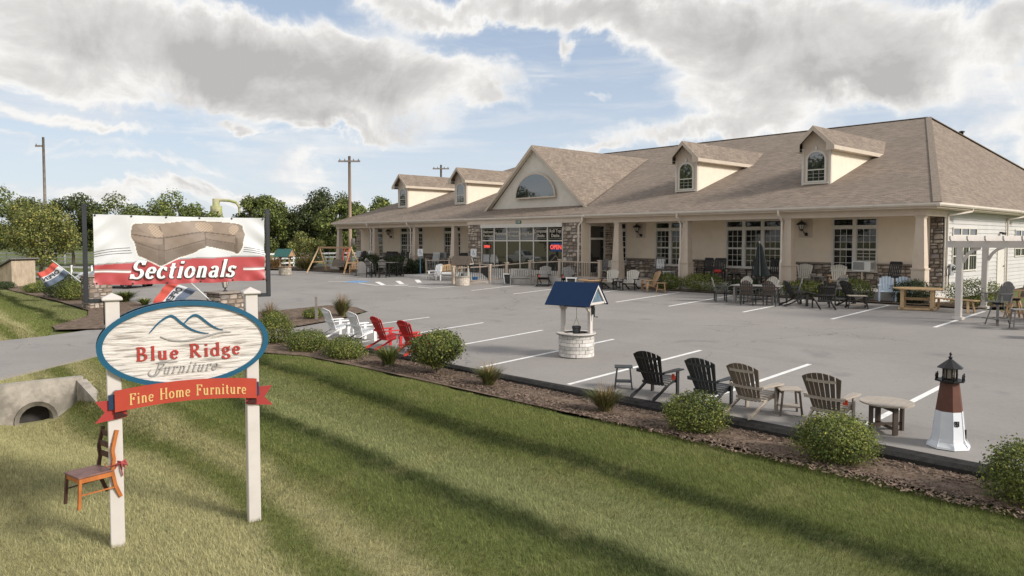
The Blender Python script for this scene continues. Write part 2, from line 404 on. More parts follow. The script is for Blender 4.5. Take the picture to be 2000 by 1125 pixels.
LOT = [(9, 12.35), (9, 30.4), (-8.2, 30.5), (-19, 30.6), (-24.5, 30.6), (-27, 30.6), (-36, 30.6), (-40, 30.0), (-56, 30.6), (-60, 29), (-72, 20), (-72, 13.2), (-58, 11.2), (-45, 11.7), (-35, 12.7), (-32.2, 14.2), (-31.9, 17.3), (-30, 17.7), (-28, 17.1), (-26.7, 15), (-26.2, 12.7), (-28.3, 11.2), (-30.3, 9.2), (-31.7, 7.2), (-30.6, 5.5), (-29.6, 2.0), (-29.2, -3), (-30, -8), (-17, -8), (-20.0, -3.0), (-21.3, 1.5), (-22.1, 3.0), (-23.4, 4.4), (-24.9, 6.1), (-25.1, 7.6), (-24.9, 9.6), (-23.9, 11.7), (-22.5, 12.1), (-19, 12.15), (-12, 12.2), (-3.0, 12.35)]
poly_sheet('parking_lot', LOT, lambda x, y: lot_z(y)-.012*(y < 11), m_asph, .20)
# road along the front, behind the camera
m_road = m_asph
b = MB(); b.add([(-400, -16, -.02), (300, -16, -.02), (300, -8.2, -.02), (-400, -8.2, -.02)], [(0, 1, 2, 3)]); struct('road', b, m_road)
m_line = mat('road_paint', (.76, .74, .70), .7, .10, 9, .3, 60, grime=.5)
m_blueline = mat('blue_road_paint', (.16, .30, .50), .7, .25, 9)
def stripe(p, q, w=.125, m=m_line, name='painted_line'):
    b = MB(); p = Vector((*p, 0)); q = Vector((*q, 0)); d = (q-p).normalized(); n = Vector((-d.y, d.x, 0))*w/2; k = max(2, int((q-p).length/1.0)); vs = []
    for i in range(k+1):
        c = p+(q-p)*i/k
        for s in (-1, 1):
            e = c+n*s; vs.append((e.x, e.y, lot_z(e.y)+.005))
    b.add(vs, [(2*i, 2*i+2, 2*i+3, 2*i+1) for i in range(k)]); return struct(name, b, m)
for x in (-5.35, -8.5, -11.65, -14.8, -17.95, -21.1): stripe((x, 12.45), (x+.03, 17.85))
stripe((-24.3, 15.1), (-24.15, 17.6))
for x in (-8.05, -11.3, -14.7, -18.1, -20.9, -24.2, -27.6, -31.0): stripe((x, 25.4), (x+.15, 30.0))
def on_lot(px, py):
    Xp = (px-1000)/FPX; U = -(py-PCY)/FPX; z = U*math.cos(PIT)-math.sin(PIT); f = math.cos(PIT)+U*math.sin(PIT)
    r = (math.cos(YAW)*Xp-math.sin(YAW)*f, math.sin(YAW)*Xp+math.cos(YAW)*f, z); t = (-3.36-.047*12.3)/(r[2]-.047*r[1]); return (r[0]*t, r[1]*t)
for (a, c) in (((701, 552.8), (736, 557.6)), ((736, 557.6), (775, 557.8)), ((797, 560), (846, 556.8)), ((816, 560.8), (843, 563)), ((843, 563), (890, 559)), ((640, 549.6), (680, 550)), ((655, 543), (760, 541)), ((700, 545), (800, 543))): stripe(on_lot(*a), on_lot(*c), .11)
for (a, c) in (((736.5, 550.6), (749, 556.8)), ((776.5, 548.8), (785.5, 554.9)), ((814, 546.4), (819.5, 552))): stripe(on_lot(*a), on_lot(*c), .30)
stripe(on_lot(771, 557.4), on_lot(797, 557), .3)
stripe(on_lot(682, 549.5), on_lot(714, 551), 1.1, m_blueline, 'accessible_bay_marking')
# painted wheelchair bay: white figure on the blue
stripe(on_lot(692, 550), on_lot(703, 550.5), .3)

# sloping asphalt edge at the front bed, shade of the drop put into its colour
m_edge = mat('shaded_edge', (.030, .028, .026), .9, .3, 9, .8, 40, .15, coords='World')
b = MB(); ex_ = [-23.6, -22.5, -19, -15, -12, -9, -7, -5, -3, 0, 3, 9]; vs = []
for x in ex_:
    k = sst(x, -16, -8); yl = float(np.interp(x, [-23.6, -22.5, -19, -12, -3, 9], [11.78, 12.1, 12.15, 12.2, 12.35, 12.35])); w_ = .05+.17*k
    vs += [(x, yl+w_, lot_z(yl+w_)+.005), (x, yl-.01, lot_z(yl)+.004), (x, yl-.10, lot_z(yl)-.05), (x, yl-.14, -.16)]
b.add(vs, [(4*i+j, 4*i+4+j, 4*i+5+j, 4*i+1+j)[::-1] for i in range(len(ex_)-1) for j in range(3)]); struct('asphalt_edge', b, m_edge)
# mulch beds
m_mulch = mat('mulch', (.125, .088, .064), .95, .40, 12, 1.0, 40, .1, col2=(.200, .150, .112), coords='World')
def bed_z(x, y): return max(lot_z(y)-.10, ground_z(x, y)+.012) if y > 10.5 else ground_z(x, y)+.02
def bedz(x, y): return .0-.075*sst(y, 10.6 if x > -18 else 9.9, 11.7)
FB = [(9, 12.6), (-3, 12.5), (-12, 12.3), (-19, 12.25), (-22.5, 12.2), (-23.9, 11.85), (-24.9, 9.8), (-25.0, 8.9), (-23.6, 8.8), (-21.6, 9.4), (-20, 10.1), (-17.5, 10.3), (-13.2, 10.45), (-10, 10.55), (-7.7, 10.8), (-5.85, 10.9), (-4.3, 11.0), (-3, 10.95), (0, 10.9), (9, 10.9)]
poly_sheet('front_mulch_bed', FB, bedz, m_mulch)
WB = [(-59, 8.6), (-47, 9.0), (-40, 8.9), (-37, 8.2), (-35, 7.1), (-33.6, 6.2), (-32.0, 6.0), (-31.4, 7.2), (-30.3, 9.3), (-28.3, 11.3), (-26.3, 12.7), (-26.8, 15), (-28.1, 17), (-30, 17.6), (-31.8, 17.2), (-32.1, 14.3), (-35, 12.6), (-45, 11.6), (-58, 11.1), (-66, 12.2), (-68, 9)]
poly_sheet('entrance_mulch_bed', WB, lambda x, y: lot_z(max(y, 11.0))+.03 if y > 11.0 else .03, m_mulch)
PB = [(-8.2, 30.3), (-7, 33.7), (-9.3, 33.7), (-10.6, 31.2), (-24.6, 31.2), (-24.6, 30.4), (-19, 30.35)]
poly_sheet('porch_mulch_bed', PB, lambda x, y: lot_z(y)+.06, m_mulch)
poly_sheet('porch_mulch_bed', [(-43.2, 30.2), (-43.2, 31.2), (-57, 31.2), (-60.5, 33), (-60.5, 29.0), (-57, 29.6)], lambda x, y: lot_z(y)+.06, m_mulch)
poly_sheet('far_mulch_bed', [(-50.5, 29.4), (-60, 28.6), (-73, 20.5), (-79, 28), (-62, 34)], lambda x, y: .9, m_mulch)

def rnd_quads(n, xy, zf, size, m, name, tilt=.5, seed=1, flat=True):
    """many small chips laid on the ground, one mesh"""
    rg = np.random.default_rng(seed); pts = xy(rg, n); V = np.zeros((n, 4, 3)); th = rg.uniform(0, 6.28, n); L = rg.uniform(.4, 1, n)*size; Wd = L*rg.uniform(.2, .5, n)
    ax = np.stack([np.cos(th), np.sin(th), rg.uniform(-tilt, tilt, n)], 1); ay = np.stack([-np.sin(th), np.cos(th), rg.uniform(-tilt, tilt, n)], 1)
    z = np.array([zf(a, b) for a, b in pts])+.012
    c = np.column_stack([pts, z])
    for k, (s1, s2) in enumerate(((-1, -1), (1, -1), (1, 1), (-1, 1))): V[:, k] = c + ax*(L*s1/2)[:, None] + ay*(Wd*s2/2)[:, None]
    return quads_mesh(name, V, m)
def quads_mesh(name, V, m):
    n, k = V.shape[:2]
    me = bpy.data.meshes.new(name); me.vertices.add(n*k); me.vertices.foreach_set('co', V.reshape(-1).astype(np.float32))
    me.loops.add(n*k); me.loops.foreach_set('vertex_index', np.arange(n*k, dtype=np.int32))
    me.polygons.add(n); me.polygons.foreach_set('loop_start', np.arange(0, n*k, k, dtype=np.int32)); me.polygons.foreach_set('loop_total', np.full(n, k, dtype=np.int32))
    me.update(); me.validate(); me.materials.append(m); return me
m_chip = mat('mulch_chip', (.155, .112, .085), .95, .2, 8, island=.65, spec=.1)
def strip_pts(x0, x1, y0, y1):
    def f(rg, n):
        x = rg.uniform(x0, x1, n); return np.column_stack([x, y0+(y1-y0)*rg.uniform(0, 1, n)])
    return f
o = obj('mulch_chips', rnd_quads(26000, strip_pts(-24, 1, 10.55, 12.25), bedz, .07, m_chip, 'mulch_chips', seed=3), None); tag(o, 'loose brown bark chips spread over the bed along the lot', 'mulch', kind='stuff')

# grass blades on the near lawn
def blades(name, n, box, h, w, seed, keep=None, lean=.55):
    rg = np.random.default_rng(seed)
    x = rg.uniform(box[0], box[1], n); y = rg.uniform(box[2], box[3], n)
    # camera-distance thinning: fewer, wider blades far off
    X = x*math.cos(YAW)+y*math.sin(YAW); Z = -x*math.sin(YAW)+y*math.cos(YAW)
    ok = (Z > 5.5) & (np.abs(X) < Z*.74+.6)
    if keep is not None: ok &= keep(x, y)
    x, y, Z = x[ok], y[ok], Z[ok]; n = len(x)
    z = np.array([ground_z(a, b) for a, b in zip(x, y)]) - .035
    th = rg.uniform(0, 6.28, n); wd = w*rg.uniform(.7, 1.3, n)*np.clip(Z/11, .8, 2.4); hh = h*rg.uniform(.55, 1.2, n)
    V = np.zeros((n, 3, 3)); c = np.column_stack([x, y, z]); a = np.column_stack([np.cos(th), np.sin(th), np.zeros(n)])
    V[:, 0] = c-a*(wd/2)[:, None]; V[:, 1] = c+a*(wd/2)[:, None]
    ln = rg.normal(0, lean, (n, 2))*hh[:, None]
    ln[:, 0] += np.where(np.sin(y*2*math.pi/3.5) > 0, .5, -.5)*hh
    V[:, 2] = c+np.column_stack([ln, hh+.02])
    return quads_mesh(name, V, m_blade)
def lawn_keep(x, y):
    edge = np.interp(x, [-25, -22, -20, -17.5, -13, -10, -7.7, -4.3, 0, 9], [8.7, 9.2, 10.1, 10.3, 10.45, 10.55, 10.8, 11.0, 10.9, 10.9])
    edge = edge+.10*np.sin(x*2.1)+.06*np.sin(x*5.3)
    drv = np.interp(y, [-3, 1.5, 3, 4.4, 6.1, 7.6, 9.6], [-19.8, -21.1, -21.9, -23.2, -24.7, -24.9, -24.7])
    return (y < edge) & (x > drv) & ~((x < -20.0) & (x > -20.75) & (y > 2.3) & (y < 4.35))
o = obj('lawn_grass', blades('lawn_grass', 1150000, (-25, 4, 0, 11.2), .042, .008, 5, lawn_keep), None); tag(o, 'mown green lawn with straw coloured patches between sign and parking lot', 'lawn', kind='stuff')
def left_keep(x, y):
    drv = np.interp(y, [0, 2, 5.5, 7.2, 8.2], [-29.6, -29.8, -30.8, -31.9, -33.4]); return (x < drv) & (y < np.interp(x, [-60, -40, -37, -35, -33.5, -31], [8.75, 8.75, 8.1, 7.0, 6.1, 5.6])-.1*np.sin(x))
o = obj('side_lawn_grass', blades('side_lawn_grass', 260000, (-60, -29, 0, 8.9), .06, .012, 6, left_keep), None); tag(o, 'strip of striped mown grass left of the driveway', 'lawn', kind='stuff')

exec_parts = []
# ================================================================== CULVERT
m_conc = mat('weathered_concrete', (.36, .32, .27), .9, .16, 5, .5, 30, .2, col2=(.20, .18, .15), grime=.4)
cv = thing('culvert_headwall', 'weathered concrete culvert headwall with round pipe mouth beside the driveway', 'culvert', (-20.35, 3.35, -.85))
b = MB()
ring = [(0.40*math.cos(t), .02+0.40*math.sin(t)) for t in [math.pi*i/14 for i in range(15)]]
# wall with a half-round opening, drawn in y-z and given thickness along x
poly = [(1.0, -.25), (1.0, .93), (-1.25, .93), (-1.25, -.25), (-.40, -.25)] + [(y, z) for y, z in ring[::-1]] + [(.40, -.25)]
bmw = MB(); n = len(poly); bmw.prism(poly, -.10, .12, YZ()); obj('front_wall', bmw, m_conc, cv)
b = MB(); vs = []; K = 20
for x in (-.3, .17):
    for r in (.345, .44):
        for i in range(K): vs.append((x, r*math.cos(2*math.pi*i/K), .02+r*math.sin(2*math.pi*i/K)))
fs = []
for i in range(K):
    j = (i+1) % K; fs += [(2*K+i, 2*K+j, 3*K+j, 3*K+i), (i, 2*K+i, 2*K+j, j)[::-1], (K+i, K+j, 3*K+j, 3*K+i)]
b.add(vs, fs, None, True); obj('pipe_mouth', b, m_conc, cv)
b = MB(); b.lathe([(.35, 0), (.35, 4)], 20, cap=True); me = b.mesh('pipe', mat('pipe_inside', (.05, .045, .04), .95)); o = obj('pipe', me, None, cv, (-4.3, 0, .02), (0, math.pi/2, 0))
b = MB(); b.prism([(.12, -.4), (2.35, -.4), (2.35, .30), (.12, .86)], -.11, .11, XZ()); o = obj('wing_wall', b, m_conc, cv, (0, .95, 0), (0, 0, R(5)))
b = MB(); b.prism([(.12, -.4), (2.0, -.4), (2.0, .30), (.12, .86)], -.11, .11, XZ()); o = obj('wing_wall', b, m_conc, cv, (0, -1.0, 0), (0, 0, R(-8)))

# ================================================================== LETTERING
SERIF = {}
def arc(cx, cy, rx, ry, a0, a1, n=14): return [(cx+rx*math.cos(R(a0+(a1-a0)*i/n)), cy+ry*math.sin(R(a0+(a1-a0)*i/n))) for i in range(n+1)]
# every glyph: advance, list of strokes; a stroke is points drawn with a broad pen; 's' marks thin serif bars
def gl(ch, adv, *strokes): SERIF[ch] = (adv, strokes)
X = .62
gl('B', .74, [(.16, 0), (.16, 1)], [(.04, .02), (.30, .02)], [(.04, .98), (.30, .98)], arc(.30, .75, .22, .23, 90, -90), arc(.32, .26, .29, .25, 90, -90), [(.16, .51), (.32, .51)])
gl('R', .80, [(.16, 0), (.16, 1)], [(.04, .02), (.28, .02)], [(.04, .98), (.30, .98)], arc(.30, .74, .25, .24, 90, -90), [(.16, .50), (.30, .50)], [(.34, .50), (.50, .22), (.66, .03)], [(.56, .02), (.78, .02)])
gl('F', .66, [(.16, 0), (.16, 1)], [(.04, .02), (.30, .02)], [(.04, .97), (.60, .97)], [(.60, .97), (.60, .80)], [(.16, .53), (.44, .53)], [(.44, .63), (.44, .43)])
gl('H', .86, [(.16, 0), (.16, 1)], [(.68, 0), (.68, 1)], [(.04, .02), (.28, .02)], [(.04, .98), (.28, .98)], [(.56, .02), (.80, .02)], [(.56, .98), (.80, .98)], [(.16, .52), (.68, .52)])
gl('S', .66, arc(.32, .73, .22, .24, 20, 265, 16)+arc(.31, .26, .25, .25, 85, -150, 16)[1:], [(.53, .80), (.56, .98)], [(.05, .22), (.05, .02)])
gl('a', .56, arc(.26, .42, .17, .19, 150, 0)+[(.43, .10), (.50, .0)], arc(.25, .17, .17, .16, 60, 360, 16))
gl('c', .50, arc(.28, .31, .21, .30, 45, 315, 18), [(.42, .50), (.40, .46)])
gl('d', .62, arc(.27, .31, .21, .30, 20, 340, 18), [(.47, 1.0), (.47, 0)], [(.36, .98), (.47, .98)], [(.47, .02), (.58, .02)])
gl('e', .54, [(.10, .33), (.46, .33)]+arc(.28, .33, .19, .28, 5, 180, 10)[1:]+arc(.28, .31, .20, .30, 180, 315, 10)[1:])
gl('g', .56, arc(.25, .42, .17, .19, 0, 360, 18), [(.36, .56), (.52, .62)], [(.14, .26), (.10, .14), (.20, .07), (.40, .04)]+arc(.27, -.12, .21, .15, 45, -200, 16)[1:])
gl('i', .32, [(.16, 0), (.16, X)], [(.05, .02), (.27, .02)], [(.06, .60), (.16, .60)], [(.16, .84), (.16, .93)])
gl('l', .32, [(.16, 0), (.16, 1.02)], [(.05, .02), (.27, .02)], [(.06, 1.0), (.16, 1.0)])
gl('m', .94, [(.15, 0), (.15, X)], [(.05, .60), (.15, .60)], [(.05, .02), (.25, .02)], arc(.31, .42, .15, .19, 165, 0)+[(.46, .0)], [(.37, .02), (.56, .02)], arc(.62, .42, .15, .19, 165, 0)+[(.77, 0)], [(.68, .02), (.87, .02)])
gl('n', .64, [(.15, 0), (.15, X)], [(.05, .60), (.15, .60)], [(.05, .02), (.25, .02)], arc(.31, .42, .16, .19, 165, 0)+[(.47, .0)], [(.37, .02), (.58, .02)])
gl('o', .58, arc(.28, .31, .21, .30, 0, 360, 24))
gl('r', .46, [(.15, 0), (.15, X)], [(.05, .60), (.15, .60)], [(.05, .02), (.27, .02)], arc(.33, .42, .16, .18, 165, 60), [(.40, .57), (.41, .50)])
gl('s', .46, arc(.23, .46, .14, .15, 30, 265, 12)+arc(.22, .15, .16, .15, 85, -150, 12)[1:], [(.37, .50), (.38, .60)], [(.06, .14), (.06, .02)])
gl('t', .42, [(.19, .82), (.19, .14)]+arc(.29, .14, .10, .13, 180, 300, 6)[1:], [(.05, .60), (.36, .60)])
gl('u', .64, [(.14, .60), (.14, .20)]+arc(.28, .20, .14, .19, 180, 330, 8)[1:], [(.46, X), (.46, 0)], [(.04, .60), (.14, .60)], [(.36, .60), (.46, .60)], [(.46, .02), (.57, .02)])
def lettering(text, height, thick=.15, thin=.055, slant=0.0, space=0.0, depth=.012, base=None, word=None):
    """mesh of raised letters in local x (along) / z (up), front face at -y; base(x) lifts the line"""
    b = MB(); x0 = 0.0; total = sum(SERIF[c][0]+space if c != ' ' else .42+space for c in text)
    k = 0; wi = 0
    for c in text:
        if c == ' ': x0 += .42+space; wi += 1; continue
        adv, strokes = SERIF[c]
        if word is not None and wi != word: strokes = ()
        for si, st in enumerate(strokes):
            n = len(st); vs = []; dd = depth + .0007*(k % 5); k += 1
            for i, (x, y) in enumerate(st):
                a = st[max(i-1, 0)]; d = st[min(i+1, n-1)]; dx, dy = d[0]-a[0], d[1]-a[1]; L = math.hypot(dx, dy) or 1; dx /= L; dy /= L
                w = (thin + (thick-thin)*abs(dy)**1.5)/2
                e = .0 if 0 < i < n-1 else w*.25; sx = x + (dx*e*(-1 if i == 0 else 1)); sy = y + (dy*e*(-1 if i == 0 else 1))
                for sgn in (-1, 1):
                    px, py = sx - dy*w*sgn, sy + dx*w*sgn
                    px += slant*py; X_ = (x0+px)*height; Z_ = py*height + (base((x0+px)/total) if base else 0)
                    vs += [(X_, -dd, Z_), (X_, 0, Z_)]
            fs = []
            for i in range(n-1):
                a = 4*i; e = 4*(i+1)
                fs += [(a, a+2, e+2, e), (a+1, a, e, e+1), (a+2, a+3, e+3, e+2)]
            fs += [(0, 1, 3, 2), (4*(n-1), 4*(n-1)+2, 4*(n-1)+3, 4*(n-1)+1)]
            b.add(vs, fs)
        x0 += adv+space
    return b, total*height
def sans(text, size, depth=.004, bold=0.0, spacing=1.0):
    """plain lettering from the built-in typeface, turned into a mesh in x-z"""
    cu = bpy.data.curves.new('lettering', 'FONT'); cu.body = text; cu.size = size; cu.extrude = depth; cu.offset = bold; cu.align_x = 'CENTER'; cu.align_y = 'CENTER'; cu.space_character = spacing; cu.resolution_u = 3
    o = bpy.data.objects.new('tmp', cu); COL.objects.link(o); bpy.context.view_layer.update()
    me = bpy.data.meshes.new_from_object(o); bpy.data.objects.remove(o); bpy.data.curves.remove(cu)
    me.transform(Matrix.Rotation(math.pi/2, 4, 'X')); me.materials.clear(); return me

# ================================================================== THE SIGN BY THE ROAD
SL = Vector((-9.18, 2.28, 0)); SD = Vector((.219, .976, 0)).normalized(); SA = math.atan2(SD.y, SD.x)
sign = thing('roadside_sign', 'white two-post sign with blue-rimmed oval board and red ribbon reading Fine Home Furniture', 'sign', (SL.x, SL.y, 0), SA)   # local x runs along the board, -y faces the camera
m_post = mat('white_vinyl', (.56, .515, .475), .45, .03, 3, spec=.4, grime=.22)
m_cream = None
for u, top in ((0.0, 2.72), (1.5, 2.74)):
    b = MB(); b.box((u-.073, -.073, -.15), (u+.073, .073, top), ch=.008); obj('post', b, m_post, sign)
    b = MB(); b.box((u-.105, -.105, top), (u+.105, .105, top+.035), ch=.01)
    b.add([(u-.095, -.095, top+.035), (u+.095, -.095, top+.035), (u+.095, .095, top+.035), (u-.095, .095, top+.035), (u, 0, top+.085)], [(0, 1, 4), (1, 2, 4), (2, 3, 4), (3, 0, 4)])
    obj('post_cap', b, m_post, sign)
def carved_mat():
    m = bpy.data.materials.new('carved_board'); m.use_nodes = True; t = m.node_tree; t.nodes.clear(); N = NT(t)
    out = N.node('ShaderNodeOutputMaterial'); p = N.node('ShaderNodeBsdfPrincipled'); t.links.new(p.outputs[0], out.inputs[0])
    tcn = N.node('ShaderNodeTexCoord'); mp = N.node('ShaderNodeMapping'); N.put(mp.inputs[0], tcn.outputs['Object']); mp.inputs['Scale'].default_value = (3.2, 1, 34)
    nz = N.noise(mp.outputs[0], 1.0, 5, .55, .5)
    c = N.ramp(nz, [(.36, (.30, .265, .235)), (.45, (.54, .495, .45)), (.55, (.62, .575, .53)), (.75, (.66, .615, .57))])
    N.put(p.inputs['Base Color'], c); p.inputs['Roughness'].default_value = .6
    bp = N.node('ShaderNodeBump'); bp.inputs['Strength'].default_value = 1.0; bp.inputs['Distance'].default_value = .02; N.put(bp.inputs['Height'], nz); N.put(p.inputs['Normal'], bp.outputs[0])
    return m
m_carve = carved_mat(); m_blue = mat('blue_gloss_paint', (.004, .078, .145), .4, .05, 4, spec=.5); m_navy = mat('navy_edge', (.015, .035, .075), .5, .05)
m_red = mat('red_sign_paint', (.38, .052, .030), .45, .05, 4); m_dred = mat('dark_red_sign_paint', (.33, .04, .035), .5, .08, 4)
m_grey = mat('grey_sign_letter', (.30, .285, .27), .5, .05); m_gold = mat('gold_letter', (.60, .38, .15), .5, .12, 20)
m_redl = mat('red_letter', (.36, .036, .028), .5, .06)
def ellipse(cx, cz, a, c, n=72): return [(cx+a*math.cos(2*math.pi*i/n), cz+c*math.sin(2*math.pi*i/n)) for i in range(n)]
OC = (.755, 2.19)
for side, (y0, sg) in enumerate(((-.085, -1), (.085, 1))):
    pre = sign
    b = MB(); n = 72
    o1, i1 = ellipse(*OC, .925, .50), ellipse(*OC, .865, .448)
    vs = [(x, y0, z) for x, z in o1] + [(x, y0+sg*.048, z) for x, z in o1] + [(x, y0+sg*.048, z) for x, z in i1] + [(x, y0+sg*.022, z) for x, z in i1]
    fs = []
    for i in range(n):
        j = (i+1) % n
        for q in ((i, j, n+j, n+i), (n+i, n+j, 2*n+j, 2*n+i), (2*n+i, 2*n+j, 3*n+j, 3*n+i)): fs.append(q if sg < 0 else q[::-1])
    b.add(vs, fs); obj('oval_rim', b, m_blue, sign)
    b = MB(); b.prism(ellipse(*OC, .866, .449), 0, .02, XZ(y0-.0 if sg < 0 else y0+.02)); obj('oval_board', b, m_carve, sign)
# carved hills
def ribbon_stroke(b, pts, wf, y, dep=.012):
    n = len(pts); vs = []
    for i, (x, z) in enumerate(pts):
        a = pts[max(0, i-1)]; d = pts[min(n-1, i+1)]; dx, dz = d[0]-a[0], d[1]-a[1]; L = math.hypot(dx, dz) or 1; w = wf(i/(n-1))/2
        for s in (-1, 1): vs += [(x-dz/L*w*s, y-dep, z+dx/L*w*s), (x-dz/L*w*s, y, z+dx/L*w*s)]
    fs = []
    for i in range(n-1):
        a = 4*i; e = a+4; fs += [(a, a+2, e+2, e), (a+1, a, e, e+1), (a+2, a+3, e+3, e+2)]
    b.add(vs, fs)
def spline(p, k=8):
    out = []
    for i in range(len(p)-1):
        p0, p1, p2, p3 = p[max(i-1, 0)], p[i], p[i+1], p[min(i+2, len(p)-1)]
        for s in range(k):
            t = s/k; out.append(tuple(.5*((2*p1[j])+(-p0[j]+p2[j])*t+(2*p0[j]-5*p1[j]+4*p2[j]-p3[j])*t*t+(-p0[j]+3*p1[j]-3*p2[j]+p3[j])*t**3) for j in range(2)))
    return out+[p[-1]]
FY = -.107
b = MB(); ribbon_stroke(b, spline([(.365, 2.335), (.46, 2.445), (.56, 2.515), (.62, 2.515), (.70, 2.44), (.80, 2.36), (.90, 2.315), (1.0, 2.295)]), lambda t: .006+.020*math.sin(math.pi*min(1, t*1.05))**.6, FY)
ribbon_stroke(b, spline([(.73, 2.425), (.79, 2.49), (.845, 2.52), (.90, 2.50), (.99, 2.42), (1.08, 2.355), (1.16, 2.33)]), lambda t: .006+.020*math.sin(math.pi*min(1, t*1.05+.02))**.6, FY, .0135); obj('blue_hills', b, m_blue, sign)
b = MB(); ribbon_stroke(b, spline([(.48, 2.29), (.58, 2.245), (.72, 2.225), (.87, 2.24), (1.02, 2.275), (1.14, 2.30), (1.25, 2.30)]), lambda t: .005+.014*math.sin(math.pi*t)**.7, FY); obj('grey_swoop', b, m_grey, sign)
for i in (0, 1): b, w = lettering('Blue Ridge', .155, .165, .07, 0, .135, word=i); o = obj('red_lettering', b, m_redl, sign, (.225, FY, 2.025)); o.scale = (1.15/w, 1, 1)
b, w = lettering('Furniture', .125, .10, .04, .38, .085); o = obj('furniture_lettering', b, m_grey, sign, (.745-w/2, FY, 1.855))
b = MB(); ribbon_stroke(b, spline([(.375, 1.915), (.35, 1.88), (.37, 1.845), (.43, 1.85), (.47, 1.90), (.50, 1.955)]), lambda t: .006+.010*math.sin(math.pi*t), FY, .011); ribbon_stroke(b, spline([(.43, 1.985), (.50, 2.0), (.58, 1.985), (.66, 1.99)]), lambda t: .006+.008*math.sin(math.pi*t), FY, .0115); obj('swash', b, m_grey, sign)
# red ribbon: arched band with folded tails
def rib(u): return -.055*((u-.76)/.76)**2
b = MB(); n = 24; vs = []
for i in range(n+1):
    u = -.0+1.53*i/n; r = rib(u)
    vs += [(u, -.150, 1.495+r+.03), (u, -.150, 1.735+r+.03), (u, -.128, 1.495+r+.03), (u, -.128, 1.735+r+.03)]
fs = []
for i in range(n):
    a = 4*i; e = a+4; fs += [(a, e, e+1, a+1), (a+1, e+1, e+3, a+3), (a+2, a+3, e+3, e+2), (a, a+2, e+2, e)]
fs += [(0, 1, 3, 2), (4*n, 4*n+2, 4*n+3, 4*n+1)]
b.add(vs, fs); obj('ribbon', b, m_red, sign)
for s in (-1, 1):
    cx = -.0 if s < 0 else 1.53; f = lambda d: cx+s*d
    b = MB(); pl = [(f(-.12), 1.40), (f(.20), 1.355), (f(.10), 1.47), (f(.19), 1.60), (f(-.12), 1.60)]
    if s > 0: pl = pl[::-1]
    b.prism(pl[::-1], .082, .10, XZ()); obj('ribbon_tail', b, m_dred, sign)
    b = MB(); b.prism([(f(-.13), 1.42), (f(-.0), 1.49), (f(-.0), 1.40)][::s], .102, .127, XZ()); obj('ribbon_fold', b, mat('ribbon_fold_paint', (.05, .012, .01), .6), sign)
for i in (0, 1, 2): b, w = lettering('Fine Home Furniture', .125, .17, .07, 0, .10, .006, base=lambda t: rib(t*1.30+.12)*1.0, word=i); o = obj('ribbon_lettering', b, m_gold, sign, (.145, -.150, 1.577)); o.scale = (1.27/w, 1, 1)
for u in (0, 1.5):
    b = MB(); b.box((u-.06, -.127, 1.5), (u+.06, -.075, 1.66)); obj('bracket', b, m_navy, sign); b = MB(); b.box((u-.06, .075, 1.5), (u+.06, .10, 1.66)); obj('bracket', b, m_navy, sign)
b = MB(); b.bar((-.0, -.10, 1.70), (1.5, -.10, 1.70), .02, .02); obj('hanging_rail', b, m_navy, sign)

# black steel frame and the banner tied in it
m_steel = mat('black_steel', (.018, .02, .024), .45, .2, 5, spec=.5)
fr = thing('banner_frame', 'black square-tube steel frame bolted on top of the two white sign posts', 'frame', (SL.x, SL.y, 0), SA)
for s, (u0, u1, zt) in ((-1, (-.25, -.074, 3.80)), (1, (1.715, 1.574, 3.78))):
    b = MB(); b.box((u0-.024, -.024, 2.70), (u0+.024, .024, zt), ch=.004); obj('upright', b, m_steel, fr)
    b = MB(); b.bar((u0-s*.0+(-s)*.024, 0, 2.722), (u1, 0, 2.722), .044, .044); obj('foot', b, m_steel, fr)
    b = MB(); b.box((u1-.012*(1 if s < 0 else -1), -.02, 2.45), (u1+.003*(1 if s < 0 else -1), .02, 2.70)); obj('mounting_plate', b, m_steel, fr)
ban = thing('vinyl_banner', 'white and red vinyl banner reading Sectionals with a brown corner sofa', 'banner', (SL.x, SL.y, 0), SA)
U0, U1, Z0, Z1 = -.165, 1.675, 2.905, 3.69
def ban_y(u, v):      # u,v in 0..1
    y = .012*math.sin(u*9+2*v)*(.3+.7*abs(v-.5)) + .006*math.sin(u*23+v*7)
    y += .035*math.exp(-((u-.0)/.10)**2)*math.sin(v*22-u*40)*.35 + .030*math.exp(-((u-1)/.10)**2)*math.sin(v*18+u*30)*.35
    y += .012*math.exp(-(v/.08)**2)*math.sin(u*55)
    return y
def ban_pt(u, v):
    top = Z1 - .018*u + .006*math.sin(u*math.pi)*-1; bot = Z0-.008*(1-u) - .012*math.sin(u*math.pi)
    sc = .004*math.sin(u*math.pi*8)
    return (U0+(U1-U0)*u, ban_y(u, v), bot + (top-bot)*v + sc*(1-v))
# print, as colours of the vinyl
SOFA = [(246, 440), (250, 433), (300, 434), (330, 430), (360, 428), (420, 431), (466, 436), (467, 448), (472, 456), (467, 468), (466, 480), (457, 492), (452, 495), (446, 490), (387, 477), (384, 482), (372, 484), (368, 489), (345, 497), (330, 500), (300, 516), (296, 518), (286, 512), (268, 503), (262, 500), (255, 497), (251, 470), (244, 462)]
CUSH = [((272, 436), (290, 435), (306, 460), (286, 462)), ((364, 430), (399, 433), (401, 451), (366, 448)), ((437, 438), (460, 438), (450, 458), (434, 454))]
def px_uv(px, py):    # from the photograph's sign plane to banner u,v
    tl, tr, br, bl = (181, 416), (516, 425), (517, 545), (185, 557)
    u = (px-183)/(516.5-183.0); u = u*(1+.10*(1-u)*-1) if False else u
    t = 416+9*u; bo = 557-12*u; u2 = u*1.0
    # foreshortening: the right end is farther off
    k = 1.115; u2 = u*k/(1+(k-1)*u); return u2, 1-(py-t)/(bo-t)
